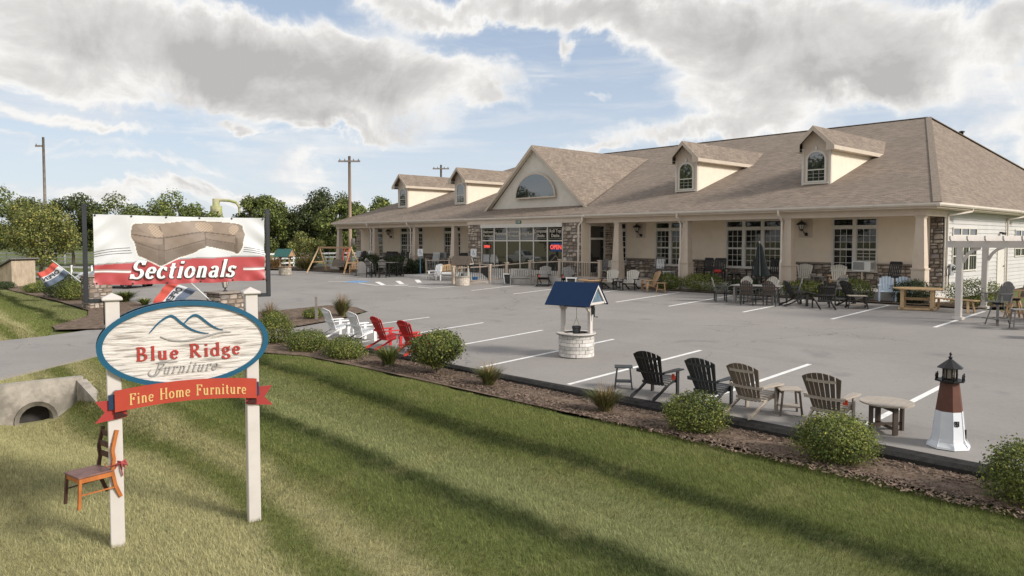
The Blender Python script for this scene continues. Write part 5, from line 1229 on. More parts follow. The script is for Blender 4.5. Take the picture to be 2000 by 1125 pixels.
m_neon = mat('neon_red', (.8, .1, .08), .5, .05, emit=(1.0, .12, .08, .45)); m_neonb = mat('neon_backing_blue', (.02, .07, .22), .5, .1)
for lab, x, z, s in (('red OPEN sign on a blue backing at the right end of the storefront glass', -30.02, 2.98, 1.0), ('small red OPEN sign at the left end of the storefront glass', -36.2, 2.98, .62)):
    t = thing('open_sign', lab, 'sign', (x, 31.0, z), 0, 'lit open signs in the window'); b = MB(); b.box((-.42*s, -.0, -.24*s), (.40*s, .02, .26*s)); obj('backing', b, m_neonb if s == 1 else m_ink, t)
    me = sans('OPEN', .36*s, .01, .012); me.materials.append(m_neon); obj('neon_letters', me, None, t, (0, -.02, 0))
t = thing('address_plate', 'small green house-number plate above the storefront glass', 'sign', (-33.15, 30.92, 4.50), 0); b = MB(); b.box((-.24, -.02, -.10), (.24, 0, .10)); obj('plate', b, mat('plate_green', (.03, .10, .06), .5), t)
me = sans('1137', .17, .002, .004); me.materials.append(m_wf); obj('digits', me, None, t, (0, -.026, 0))

# cross gable over the entrance
GX, GZ, GY = -33.54, 9.34, 32.75; GS = .87; gyb = YE+(GZ-ZE)/SLO; ov = .35
def gz(dx): return GZ-GS*abs(dx)
hx = (GZ-zm(GY-ov))/GS
faces = []
for s in (-1, 1):
    foot = (GX+s*hx, GY-ov, zm(GY-ov)); pts = [foot, (GX, GY-ov, GZ), (GX, gyb, GZ)]
    f = [(GX, GY-ov, GZ), (GX, gyb, GZ), (foot[0], GY-ov, foot[2]+.02)]
    f = [Vector(p)+Vector((0, 0, .03)) for p in f]; faces.append(f if s > 0 else [f[1], f[0], f[2]])
roof_mesh('gable_roof', faces, store)
hx2 = (GZ-.12-zm(GY))/GS
b = MB(); b.prism([(GX-hx2, zm(GY)-.1), (GX+hx2, zm(GY)-.1), (GX, GZ-.12)], -.15, 0, XZ(GY)); obj('gable_wall', b, mat('gable_stucco', (.66, .61, .54), .9, .05, 2.5, .3, 90, .15), store)
b = MB()
for s in (-1, 1):
    p = Vector((GX+s*(hx+.08), GY-ov, zm(GY-ov)-.10)); q = Vector((GX, GY-ov-.0, GZ-.04)); b.bar(p, q, .04, .22, up=(0, 1, 0)) if False else None
    n = Vector((s*GS, 0, 1)).normalized(); vs = []
    for yy in (GY-ov-.02, GY-ov+.03):
        for pt, off in ((p, 0), (q, 0), (q, -.24), (p, -.20)): vs.append((pt.x, yy, pt.z+.06+off))
    b.add(vs, [(0, 1, 2, 3), (7, 6, 5, 4), (0, 4, 5, 1), (1, 5, 6, 2), (2, 6, 7, 3), (3, 7, 4, 0)])
obj('rake_board', b, m_trim, store)
b = MB()
for s in (-1, 1):
    vs = [(GX+s*hx, GY-ov+.03, zm(GY-ov)-.06), (GX, GY-ov+.03, GZ-.10), (GX, GY-.001, GZ-.10), (GX+s*(hx-.2), GY-.001, zm(GY-ov)+.08)]; b.add(vs, [(0, 1, 2, 3)])
obj('gable_soffit', b, m_soff, store)
b = MB(); K = 20; rx, rz, cz_ = 1.72, 1.42, 6.12; cx = GX+.10
inn = [(cx+rx*math.cos(math.pi*i/K), cz_+rz*math.sin(math.pi*i/K)) for i in range(K+1)]; out_ = [(cx+(rx+.09)*math.cos(math.pi*i/K), cz_-.0+(rz+.09)*math.sin(math.pi*i/K)) for i in range(K+1)]
vs = [(x, GY-.20, z) for x, z in out_]+[(x, GY-.20, z) for x, z in inn]+[(x, GY-.14, z) for x, z in inn]+[(x, GY-.14, z) for x, z in out_]; n = K+1; fs = []
for i in range(K): fs += [(i, n+i, n+i+1, i+1), (n+i, 2*n+i, 2*n+i+1, n+i+1), (3*n+i, i, i+1, 3*n+i+1)]
b.add(vs, fs); b.box((cx-rx-.12, GY-.21, cz_-.09), (cx+rx+.12, GY-.14, cz_)); aw_ = obj('arched_window', b, m_trim, store)
b = MB(); b.prism(inn[::-1], 0, .02, XZ(GY-.165)); obj('pane', b, m_glass2, aw_)

# dormers
def dormer(xd, label=None):
    YD = 34.5; w = .70; zf = 7.80; zp = 8.80; ovx = .32; z0 = zm(YD)-.05; e = w+ovx; ze = 7.82; zr = lambda x: zp-(zp-ze)*x/e
    yb = YE+(zf-ZE)/SLO; ybe = YE+(ze-ZE)/SLO; b = MB(); c_ = [(xd-w, zf), (xd+w, zf), (xd+w, zr(w)-.04), (xd, zp-.06), (xd-w, zr(w)-.04)]
    b.box((xd-w, YD, z0), (xd+w, YD+.12, zf)); b.add([(x, YD, z) for x, z in c_]+[(x, YD+.12, z) for x, z in c_], [(0, 1, 2, 3, 4), (9, 8, 7, 6, 5)]+[(k, 5+k, 5+(k+1) % 5, (k+1) % 5) for k in range(1, 5)])
    d = obj('dormer', b, m_trim, store)
    for s in (-1, 1):
        b = MB(); x = xd+s*w; vs = [(x, YD+.12, z0), (x, YD+.12, zf), (x, yb, zf), (x-s*.1, YD+.12, z0), (x-s*.1, YD+.12, zf), (x-s*.1, yb, zf)]
        b.add(vs, [(0, 1, 2), (5, 4, 3), (0, 2, 5, 3), (1, 4, 5, 2), (0, 3, 4, 1)]); obj('side_wall', b, mat('dormer_stucco', (.70, .62, .51), .9, .04, 2.5, .3, 90, .15), d)
    ybr = YE+(zp-ZE)/SLO; fs = []
    for s in (-1, 1):
        f = [(xd+s*e, YD-.42, ze), (xd+s*e, ybe+.7, ze), (xd, ybr+.2, zp), (xd, YD-.42, zp)]
        fs.append(f if s > 0 else [f[1], f[0], f[3], f[2]])
    roof_mesh('dormer_roof', fs, d)
    for s in (-1, 1):
        b = MB(); b.box((xd+s*e-.015, YD-.40, ze-.20), (xd+s*e+.015, ybe+.3, ze-.012)); obj('eave_board', b, mat('dormer_trim', (.50, .42, .34), .6, .05, 3), d)
        vs = []; b = MB(); xi = w-.06
        for yy in (YD-.44, YD-.40): vs += [(xd+s*e*1.01, yy, ze-.01), (xd, yy, zp), (xd, yy, zp-.24), (xd+s*xi, yy, zr(xi)-.24), (xd+s*xi, yy, ze-.24), (xd+s*e*1.01, yy, ze-.22)]
        b.add(vs, [(0, 1, 2, 3, 4, 5)[::(-s)], (6, 7, 8, 9, 10, 11)[::s]]+[(k, (k+1) % 6, 6+(k+1) % 6, 6+k) for k in range(6)]); obj('rake_board', b, mat('dormer_trim', (.50, .42, .34), .6, .05, 3), d)
        b = MB(); b.add([(xd+s*w, YD-.40, ze-.20), (xd+s*(e-.015), YD-.40, ze-.20), (xd+s*(e-.015), ybe+.2, ze-.20), (xd+s*w, ybe+.2, ze-.20)], [(0, 1, 2, 3)]); obj('dormer_soffit', b, m_soff, d)
    # arched double-hung window
    rw, zb, zt, ar = .41, zm(YD)+.18, 7.22, .36; K = 12
    inn = [(xd-rw, zb), (xd+rw, zb)]+[(xd+rw*math.cos(math.pi*i/K), zt+ar*math.sin(math.pi*i/K)) for i in range(K+1)]
    ou = [(xd-rw-.09, zb-.07), (xd+rw+.09, zb-.07)]+[(xd+(rw+.09)*math.cos(math.pi*i/K), zt+(ar+.09)*math.sin(math.pi*i/K)) for i in range(K+1)]
    n = len(inn); b = MB(); vs = [(x, YD-.05, z) for x, z in ou]+[(x, YD-.05, z) for x, z in inn]+[(x, YD-.01, z) for x, z in inn]+[(x, YD+.0, z) for x, z in ou]; fs = []
    for i in range(n): j = (i+1) % n; fs += [(i, j, n+j, n+i), (n+i, n+j, 2*n+j, 2*n+i), (3*n+i, 3*n+j, j, i)]
    b.add(vs, fs); b.box((xd-rw, YD-.045, (zb+zt)/2-.0), (xd+rw, YD-.02, (zb+zt)/2+.05)); b.box((xd-rw-.2, YD-.09, zb-.16), (xd+rw+.2, YD, zb-.09))
    b.box((xd-w-.01, YD-.03, z0), (xd-w+.10, YD, zf)); b.box((xd+w-.10, YD-.03, z0), (xd+w+.01, YD, zf)); b.box((xd-.05, YD-.07, zt+ar+.10), (xd+.05, YD, zt+ar+.26)); obj('window_frame', b, m_winf, d)
    b = MB(); b.prism(inn[::-1], 0, .012, XZ(YD-.008)); obj('pane', b, m_glass2, d)
    b = MB()
    for k in (-1, 1): b.box((xd+k*rw/3-.005, YD-.030, zb), (xd+k*rw/3+.005, YD-.021, (zb+zt)/2))
    for k in range(1, 3): z = zb+(zt-zb)*k/6; b.box((xd-rw, YD-.029, z-.005), (xd+rw, YD-.021, z+.005))
    obj('muntin', b, m_winf, d)
for xd in (-16.22, -23.5, -43.3, -50.9): dormer(xd)

# right-hand wall of white clapboards
XS = -10.4
b = MB(); b.box((XS-.3, YW+.25, .9), (XS-.03, YB-.6, 4.63)); b.box((-57, YB-.9, .9), (XS-.3, YB-.6, 4.63)); b.box((-57.0, YW+.25, .9), (-56.75, YB-.9, 4.63)); obj('side_wall', b, m_side, store)
hz = .19; k = 0; z = 1.05
cuts = [(34.7, 37.95, 3.57, 3.95), (34.7, 37.95, 2.04, 3.40), (44.2, 46.4, 3.57, 3.95), (44.2, 46.4, 2.55, 3.40), (41.2, 42.3, 1.0, 3.35)]
while z < 4.6:
    ys = [(YW+.28, YB-.6)]
    for (a, c, z0, z1) in cuts:
        if z+hz*.5 > z0 and z+hz*.5 < z1:
            nn = []
            for (p, q) in ys:
                if a > p and c < q: nn += [(p, a), (c, q)]
                else: nn.append((p, q))
            ys = nn
    for p, q in ys:
        b = MB(); zt = min(z+hz, 4.63); b.add([(XS-.03, p, z), (XS+.005, p, z), (XS-.022, p, zt), (XS-.03, p, zt), (XS-.03, q, z), (XS+.005, q, z), (XS-.022, q, zt), (XS-.03, q, zt)], [(1, 5, 6, 2), (0, 4, 5, 1), (0, 1, 2, 3), (7, 6, 5, 4)]); obj('clapboard', b, m_side, store)
    z += hz
b = MB(); b.box((XS-.05, YW+.02, .9), (XS+.03, YW+.28, 4.63)); obj('corner_board', b, m_winf, store)
for i, (a, c, z0, z1) in enumerate(cuts[:4]):
    nx = 3 if i < 2 else 2; b = MB(); f = .06
    b.box((XS-.02, a, z0), (XS+.04, a+f, z1)); b.box((XS-.02, c-f, z0), (XS+.04, c, z1)); b.box((XS-.02, a+f, z0), (XS+.04, c-f, z0+f)); b.box((XS-.02, a+f, z1-f), (XS+.04, c-f, z1)); g = (c-a)/nx
    for k in range(1, nx): b.box((XS-.02, a+k*g-.06, z0+f), (XS+.035, a+k*g+.06, z1-f))
    w = obj('side_window', b, m_winf, store)
    for k in range(nx): b = MB(); b.box((XS-.0, a+k*g+.03, z0+.03), (XS+.008, a+(k+1)*g-.03, z1-.03)); obj('pane', b, m_glass2 if i in (0, 2) else m_glass, w)
    if i in (1, 3):
        b = MB()
        for k in range(nx):
            b.box((XS+.009, a+k*g+.07, (z0+z1)/2-.02), (XS+.025, a+(k+1)*g-.07, (z0+z1)/2+.02)); b.box((XS+.009, a+(k+.36)*g-.008, z0+f), (XS+.018, a+(k+.36)*g+.008, z1-f)); b.box((XS+.009, a+(k+.66)*g-.008, z0+f), (XS+.018, a+(k+.66)*g+.008, z1-f))
        obj('muntin', b, m_winf, w)
b = MB(); b.box((XS-.03, 41.2, 1.0), (XS+.03, 42.3, 3.35)); sd = obj('side_door', b, m_winf, store); b = MB(); b.lathe([(.03, 0), (.04, .03), (.03, .06)], 8, (XS+.05, 42.15, 2.1)); obj('handle', b, m_iron, sd)
b = MB(); b.box((XS+.0, 41.5, 3.72), (XS+.12, 41.6, 3.8)); b.lathe([(.05, -.06), (.07, .06)], 8, (XS+.18, 41.42, 3.72)); b.lathe([(.05, -.06), (.07, .06)], 8, (XS+.18, 41.68, 3.72)); obj('security_light', b, m_iron, store)
t = thing('electric_meter', 'grey electric meter box with loose cable on the white siding corner', 'meter box', (XS, 33.95, 2.35), 0)
b = MB(); b.box((.01, .12, -.42), (.16, .55, .05), ch=.01); b.box((.01, .55, -.30), (.12, .85, .0)); obj('meter_box', b, mat('meter_grey', (.30, .30, .30), .5, .1), t)
b = MB(); b.lathe([(.09, 0), (.09, .09), (.05, .11)], 12); obj('meter_dial', b.mesh('meter_dial', m_glass2), None, t, (.16, .33, -.12), (0, math.pi/2, 0))
b = MB(); b.tube([(.10, .15, -.05), (.14, -.15, -.02), (.12, -.30, -.22), (.10, -.15, -.42), (.10, .14, -.35)], .018, 6); b.tube([(.05, .2, -.42), (.05, .2, -1.4)], .025, 6); obj('cable', b, m_iron, t)
obj('stonework', stuff, STONE, store)['kind'] = 'stuff'

# ramp and railings ------------------------------------------------------
m_rail = mat('railing_tan', (.44, .36, .29), .6, .05, 3)
def slab(name, pts, zt, zb, m=m_floor):
    b = MB(); n = len(pts); vs = [(x, y, zz) for (x, y), zz in zip(pts, zt)]+[(x, y, zb) for x, y in pts]; b.add(vs, [tuple(range(n)), tuple(range(n, 2*n))[::-1]]+[(i, n+i, n+(i+1) % n, (i+1) % n) for i in range(n)]); return struct(name, b, m)
slab('ramp', [(-38.0, 29.99), (-38.0, 30.9), (-42.9, 30.9), (-42.9, 29.3), (-37, 29.2), (-35.2, 27.5), (-33.4, 28.9), (-30.5, 29.9), (-28.0, 29.99)], [FZ-.02, FZ, 1.02, .98, 1.0, .86, .98, 1.25, FZ-.02], .5)
slab('concrete_step', [(-40.0, 28.9), (-40.0, 29.28), (-43.2, 29.9), (-43.6, 29.4)], [.99]*4, .6)
rl = thing('ramp_railing', 'tan railing with dark balusters along the entrance ramp and landing', 'railing', (-33, 30, FZ)); o0 = Vector((-33, 30, FZ)); m_bal = mat('dark_baluster', (.03, .028, .026), .5)
RP = [[(-25.9, 30.1, FZ), (-28.8, 30.05, FZ), (-31.0, 29.85, 1.19), (-32.6, 29.45, 1.05), (-33.5, 28.9, .93), (-35.15, 27.4, .80)], [(-42.9, 31.05, 1.05), (-40.2, 31.05, 1.12), (-38.3, 30.85, 1.02), (-35.9, 30.2, .98), (-33.55, 29.0, .95)]]
for run in RP:
    pv = None
    for k, (x, y, z) in enumerate(run):
        p = Vector((x, y, z))-o0; b = MB(); b.box((p.x-.08, p.y-.08, p.z-.25), (p.x+.08, p.y+.08, p.z+.98), ch=.01); b.box((p.x-.11, p.y-.11, p.z+.98), (p.x+.11, p.y+.11, p.z+1.03), ch=.01)
        if not (k == len(run)-1 and run is RP[1]): obj('post', b, m_rail, rl)
        if pv is not None:
            up_ = Vector((0, 0, .90)); b = MB(); b.bar(pv+up_, p+up_, .07, .06); obj('handrail', b, m_rail, rl)
            b = MB(); b.bar(pv+Vector((0, 0, .10)), p+Vector((0, 0, .10)), .05, .06); obj('bottom_rail', b, m_rail, rl)
            if z < 1.2: b = MB(); b.bar(pv+Vector((0, 0, -.12)), p+Vector((0, 0, -.12)), .09, .20); obj('kerb_board', b, m_rail, rl)
            L = (p-pv).length; nb = int(L/.125)
            for i in range(1, nb):
                q = pv+(p-pv)*i/nb; b = MB(); b.box((q.x-.011, q.y-.011, q.z+.13), (q.x+.011, q.y+.011, q.z+.87)); obj('baluster', b, m_bal, rl)
        pv = p
b = MB(); p = Vector((-35.15, 27.4, .80))-o0; b.tube([(p.x, p.y, p.z+.75), (p.x-.5, p.y-.4, p.z+.72), (p.x-.6, p.y-.5, p.z+.6), (p.x-.5, p.y-.4, p.z+.48), (p.x, p.y, p.z+.48)], .025, 6); obj('handrail_loop', b, m_bal, rl)
# ================================================================== OUTDOOR FURNITURE
def poly_m(name, c, **k): return mat(name, c, .5, .06, 5, .15, 60, spec=.35, **k)
F_black = poly_m('black_poly', (.022, .021, .020)); F_char = poly_m('charcoal_poly', (.042, .045, .045)); F_brown = poly_m('weathered_brown_poly', (.185, .148, .115)); F_dbrown = poly_m('dark_brown_poly', (.085, .062, .048)); F_white = poly_m('white_poly', (.74, .74, .73)); F_red = poly_m('red_poly', (.50, .026, .026)); F_grey = poly_m('grey_poly', (.24, .225, .21)); F_dgrey = poly_m('driftwood_poly', (.155, .145, .135)); F_cream = poly_m('cream_poly', (.52, .48, .41)); F_tan = poly_m('cedar_poly', (.40, .25, .14)); F_nat = mat('pine_wood', (.52, .36, .20), .7, .15, 4, .2, 30, stretch=(1, 1, .3)); F_teak = mat('golden_wood', (.50, .33, .17), .6, .15, 5); F_blue = poly_m('pale_blue_poly', (.52, .60, .68)); F_orange = mat('orange_tag', (.80, .10, .04), .6, .1)
def adirondack(label, loc, rz, cb, cf=None, cs=None, group='Adirondack chairs set out for sale', tags=(), name='adirondack_chair'):
    """cb back and seat colour, cf frame colour"""
    cf = cf or cb; cs = cs or cb; t = thing(name, label, 'chair', loc, rz, group)
    for s in (-1, 1):
        b = MB(); b.prism([(.34, .26), (.34, .39), (.22, .385), (-.12, .27), (-.42, .105), (-.56, .0), (-.66, .0), (-.60, .07), (-.30, .135), (.0, .255), (.15, .285)][::-1], s*.275-.016, s*.275+.016, YZ()); obj('side_rail', b, cf, t)
        b = MB(); b.box((s*.315-.016, .20, 0), (s*.315+.016, .30, .545), ch=.004); obj('front_leg', b, cf, t)
        x = s*.335; b = MB(); b.prism([(x-.075, .37), (x-.085, .20), (x-.06, -.05), (x-.035, -.30), (x+.035, -.30), (x+.055, -.05), (x+.08, .20), (x+.07, .37)] if s > 0 else [(x-.07, .37), (x-.08, .20), (x-.055, -.05), (x-.035, -.30), (x+.035, -.30), (x+.06, -.05), (x+.085, .20), (x+.075, .37)], .545, .572); obj('arm', b, cf, t)
    for k in range(6):
        y = .305-.082*k; z = .395 if k == 0 else .392-.012*k-.003*k*k*.8; b = MB(); b.box((-.29, -.036, -.011), (.29, .036, .011), ch=.004); obj('seat_slat', b, cs, t, (0, y, z), (R(9+1.5*k) if k else 0, 0, 0))
    n = 7; th = R(24)
    for k in range(n):
        u = (k-(n-1)/2)/((n-1)/2); L = .83-.085*u*u; xb, xt = u*.200, u*.300; curv = -.045*(1-u*u)
        w0, w1 = .026, .042; yb = -.15+curv; zb = .255
        def pt(s, e):            # s along slat, e half width sign
            xx = xb+(xt-xb)*s+e*(w0+(w1-w0)*s); ue = u+e*.14; d = (L if s < .9 else .83-.085*ue*ue)*s; return xx, yb-d*math.sin(th)*1.0-.0*s, zb+d*math.cos(th)
        vs = []
        for s in (0, .5, .92, 1.0):
            for e in (-1, 1):
                ee = e; x, y, z = pt(s, ee); vs += [(x, y, z), (x, y-.020, z-.004)]
        fs = []
        for i in range(3): a = 4*i; c = a+4; fs += [(a, a+2, c+2, c), (a+1, c+1, c+3, a+3), (a, c, c+1, a+1), (a+2, a+3, c+3, c+2)]
        fs += [(0, 1, 3, 2), (12, 14, 15, 13)]; b = MB(); b.add(vs, fs); obj('back_slat', b, cb, t)
    for z, wd, nm in ((.535, .35, 'back_brace'), (.86, .26, 'back_brace'), (.30, .27, 'back_brace')):
        y0 = -.15-(z-.255)*math.tan(th)-.028; b = MB(); pts = [(u*wd, y0-.045*(1-u*u)) for u in (-1, -.6, 0, .6, 1)]
        for a, c in zip(pts[:-1], pts[1:]): b.bar((a[0], a[1]-.008, z), (c[0], c[1]-.008, z), .022, .05)
        obj(nm, b, cf, t)
    for (x, y, z) in tags:
        b = MB(); b.add([(x-.035, y, z+.12), (x+.035, y, z+.12), (x+.045, y+.005, z), (x-.045, y-.005, z), (x-.035, y+.004, z+.12), (x+.035, y+.004, z+.12), (x+.045, y+.009, z), (x-.045, y-.001, z)], [(0, 1, 2, 3), (7, 6, 5, 4), (0, 3, 7, 4), (1, 5, 6, 2), (3, 2, 6, 7)]); obj('orange_price_tag', b, F_orange, t)
    return t
def side_table(label, loc, rz, c, w=.44, d=.38, h=.48, shelf=True, ct=None, group='small side tables', splay=.05, slats=4):
    t = thing('side_table', label, 'table', loc, rz, group)
    for k in range(slats): y = -d/2+d*k/slats; b = MB(); b.box((-w/2, y+.004, h-.025), (w/2, y+d/slats-.004, h), ch=.003); obj('top_slat', b, ct or c, t)
    for sx_ in (-1, 1):
        for sy_ in (-1, 1): b = MB(); b.bar((sx_*(w/2-.06), sy_*(d/2-.05), h-.025), (sx_*(w/2-.06+splay), sy_*(d/2-.05+splay*.6), 0), .055, .03, ch=.003); obj('leg', b, c, t)
        b = MB(); b.box((sx_*(w/2-.05)-.01, -d/2+.06, h-.09), (sx_*(w/2-.05)+.01, d/2-.06, h-.025)); obj('apron', b, c, t)
    if shelf:
        for k in range(3): y = -d/2+.03+(d-.06)*k/3; b = MB(); b.box((-w/2+.03, y+.004, .15), (w/2-.03, y+(d-.06)/3-.004, .17)); obj('shelf_slat', b, ct or c, t)
    return t
def round_table(label, loc, rz, c, r=.46, h=.56, group='round tables', ct=None, legw=.09):
    t = thing('round_table', label, 'table', loc, rz, group); n = 7
    for k in range(n):   # boards clipped by a circle
        x0 = -r+2*r*k/n+.003; x1 = -r+2*r*(k+1)/n-.003; f = lambda x: math.sqrt(max(0, r*r-x*x)); m_ = [x0+(x1-x0)*i/4 for i in range(5)]
        b = MB(); b.prism([(x, -f(x)-.002) for x in m_]+[(x, f(x)+.002) for x in m_[::-1]], h-.028, h); obj('top_board', b, ct or c, t)
    for k in range(4):
        a = math.pi/4+k*math.pi/2; x, y = .64*r*math.cos(a), .64*r*math.sin(a); b = MB(); b.box((-legw/2, -.02, 0), (legw/2, .02, h-.03), ch=.003); obj('leg', b, c, t, (x, y, 0), (0, 0, a+math.pi/2))
    for a in (math.pi/4, 3*math.pi/4):
        for z in (.14, h-.07): b = MB(); b.bar((-.6*r*math.cos(a), -.6*r*math.sin(a), z-a*.02), (.6*r*math.cos(a), .6*r*math.sin(a), z-a*.02), .03, .055); obj('stretcher', b, c, t)
    return t
def rocker(label, loc, rz, c, cb=None, group='rocking chairs on the porch', name='rocking_chair'):
    t = thing(name, label, 'chair', loc, rz, group); cb = cb or c
    for s in (-1, 1):
        b = MB(); pts = [(s*.25, .42, .09), (s*.25, .2, .03), (s*.25, 0, .015), (s*.25, -.25, .035), (s*.25, -.5, .11)]
        for a, d in zip(pts[:-1], pts[1:]): b.bar(a, d, .035, .05)
        obj('rocker', b, c, t)
        b = MB(); b.bar((s*.25, .22, .05), (s*.27, .22, .64), .045); obj('front_leg', b, c, t)
        b = MB(); b.bar((s*.25, -.22, .05), (s*.25, -.24, .42), .045); b.bar((s*.25, -.24, .42), (s*.27, -.42, 1.16), .05, .03); obj('back_post', b, c, t)
        b = MB(); b.box((s*.29-.05, -.30, .64), (s*.29+.05, .30, .665), ch=.004); obj('arm', b, c, t)
    for k in range(6): y = .24-.085*k; b = MB(); b.box((-.27, y-.036, .42-.006*k), (.27, y+.036, .44-.006*k)); obj('seat_slat', b, c, t)
    for z, h in ((1.08, .12), (.52, .06)): y = -.24-(z-.42)*.243; b = MB(); b.box((-.26, y-.015, z), (.26, y+.012, z+h), ch=.004); obj('back_rail', b, c, t)
    for k in range(5): x = -.17+.085*k; b = MB(); b.bar((x, -.265, .55), (x, -.40, 1.09), .055, .016, up=(0, 1, 0)); obj('back_slat', b, cb, t)
    for y, z in ((.22, .2), (-.22, .2)): b = MB(); b.bar((-.25, y, z), (.25, y, z), .03); obj('stretcher', b, c, t)
    return t
def bench(label, loc, rz, c, cb, w=1.2, arms=True, group='garden benches', arch=0.0, name='garden_bench'):
    t = thing(name, label, 'bench', loc, rz, group)
    for s in (-1, 1):
        b = MB(); b.bar((s*w/2, .22, 0), (s*w/2, .22, .62), .055, ch=.004); obj('leg', b, c, t); b = MB(); b.bar((s*w/2, -.24, 0), (s*w/2, -.24, .44), .055); b.bar((s*w/2, -.24, .44), (s*w/2, -.36, .92), .055); obj('leg', b, c, t)
        if arms: b = MB(); b.box((s*w/2-.05, -.30, .62), (s*w/2+.05, .30, .645), ch=.004); obj('arm', b, c, t)
    for k in range(5): y = .24-.1*k; b = MB(); b.box((-w/2+.03, y-.042, .42), (w/2-.03, y+.042, .442)); obj('seat_slat', b, c, t)
    n = int(w/.11)
    for k in range(n): x = -w/2+.07+(w-.14)*k/(n-1); up_ = arch*(1-(2*x/w)**2); b = MB(); b.bar((x, -.255, .50), (x, -.345, .88+up_), .06, .016, up=(0, 1, 0)); obj('back_slat', b, cb, t)
    b = MB(); pts = [(-w/2+w*i/8, -.355-.0, .90+arch*(1-(2*i/8-1)**2)) for i in range(9)]
    for a, d in zip(pts[:-1], pts[1:]): b.bar(a, d, .035, .07)
    obj('top_rail', b, cb, t); b = MB(); b.box((-w/2+.03, -.27, .46), (w/2-.03, -.24, .52)); b.box((-w/2+.03, .20, .34), (w/2-.03, .225, .42)); obj('lower_rail', b, c, t); return t
def fan_chair(label, loc, rz, c, cb=None, seat=.44, group='patio dining chairs', swivel=False, backh=.48, name='patio_chair'):
    """upright chair with a rounded fan back; tall when seat is raised"""
    t = thing(name, label, 'chair', loc, rz, group); cb = cb or c
    if not swivel:
        for sx_ in (-1, 1):
            for sy_ in (-1, 1): b = MB(); b.bar((sx_*.25, sy_*.22, 0), (sx_*.23, sy_*.20, seat+(.20 if sy_ > 0 else .22)), .05, .035, ch=.003); obj('leg', b, c, t)
            b = MB(); b.box((sx_*.25-.04, -.27, seat+.20), (sx_*.25+.04, .25, seat+.222), ch=.003); obj('arm', b, c, t)
        if seat > .5:
            for y in (-.21, .21): b = MB(); b.bar((-.24, y, .25), (.24, y, .25), .03, .06); obj('footrest', b, c, t)
            for x in (-.245, .245): b = MB(); b.bar((x, -.2, .30), (x, .2, .30), .03, .05); obj('stretcher', b, c, t)
    else:
        for a in range(4): q = math.pi/4+a*math.pi/2; b = MB(); b.bar((.14*math.cos(q), .14*math.sin(q), seat-.1), (.33*math.cos(q), .33*math.sin(q), 0), .07, .035, ch=.003); obj('leg', b, c, t)
        b = MB()
        for a in range(4): q = a*math.pi/2+math.pi/4; r = q+math.pi/2; b.bar((.40*math.cos(q), .40*math.sin(q), .20), (.40*math.cos(r), .40*math.sin(r), .20), .07, .03)
        obj('footrest', b, c, t); b = MB(); b.lathe([(.16, seat-.10), (.16, seat-.03)], 16); obj('swivel_plate', b, F_black, t)
        for s in (-1, 1): b = MB(); b.bar((s*.28, .16, seat-.02), (s*.30, .17, seat+.24), .07, .03); b.bar((s*.27, -.2, seat-.02), (s*.30, -.22, seat+.24), .05, .03); obj('arm_post', b, c, t); b = MB(); b.box((s*.31-.05, -.28, seat+.24), (s*.31+.05, .26, seat+.265), ch=.004); obj('arm', b, c, t)
    for k in range(5): y = .22-.1*k; b = MB(); b.box((-.24, y-.045, seat-.02), (.24, y+.045, seat), ch=.003); obj('seat_slat', b, c, t)
    for k in range(6):
        u = (k-2.5)/2.5; L = backh+.10-.13*u*u; b = MB(); x0, x1 = u*.185, u*.23; vs = []
        for s, e in ((0, 1), (.8, 1), (1, 1)):
            for g in (-1, 1): x = x0+(x1-x0)*s+g*e*.037; y = -.21-.13*s-.03*(1-u*u); z = seat+.01+(L if s < 1 else backh+.10-.14*(u+g*.17)**2)*s; vs += [(x, y, z), (x, y-.018, z)]
        fs = []
        for i in range(2): a = 4*i; d = a+4; fs += [(a, a+2, d+2, d), (a+1, d+1, d+3, a+3), (a, d, d+1, a+1), (a+2, a+3, d+3, d+2)]
        fs += [(0, 1, 3, 2), (8, 10, 11, 9)]; b.add(vs, fs); obj('back_slat', b, cb, t)
    for z in (.12, .40): b = MB(); y = -.21-.13*z/.55-.045; b.box((-.22, y-.012, seat+z), (.22, y+.010, seat+z+.045)); obj('back_rail', b, c, t)
    return t

F_ltan = poly_m('sunlit_tan_poly', (.37, .315, .255)); F_back = poly_m('shaded_brown_poly', (.135, .108, .085))  # sunlit arms, seats and tops, and shaded backs, painted as two tones
AG = 'Adirondack chairs in a row along the front edge of the lot'
# near row --------------------------------------------------------------
adirondack('black Adirondack chair at the left end of the near row, beside the black side table', P(-9.47, 12.95), R(3), F_black, F_black, F_dgrey, AG, [(.30, .10, .36)])
adirondack('charcoal Adirondack chair between the black and the weathered tan one', P(-8.20, 12.98), R(2), F_char, F_char, F_dgrey, AG, [(-.36, .02, .42)])
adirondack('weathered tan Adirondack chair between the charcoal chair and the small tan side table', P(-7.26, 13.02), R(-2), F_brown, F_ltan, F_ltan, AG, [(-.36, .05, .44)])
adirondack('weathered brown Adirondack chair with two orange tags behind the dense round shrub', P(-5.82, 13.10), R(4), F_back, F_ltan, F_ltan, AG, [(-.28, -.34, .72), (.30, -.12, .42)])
side_table('black slatted side table left of the black Adirondack chair', P(-10.45, 12.98), R(40), F_char, .40, .36, .50)
side_table('weathered brown side table with sunlit tan top and lower shelf between the two brown Adirondack chairs', P(-6.70, 13.30), R(42), F_dbrown, .42, .38, .50, ct=F_ltan)
round_table('round weathered table with sunlit tan top and shaded legs left of the toy lighthouse', P(-4.95, 13.35), R(5), F_dbrown, .43, .52, ct=F_ltan)
adirondack('white Adirondack chair furthest left in the front row, beside the grass island', P(-22.95, 12.80), R(-3), F_white, group=AG)
adirondack('second white Adirondack chair, left of the red chairs', P(-21.25, 12.80), R(0), F_white, group=AG)
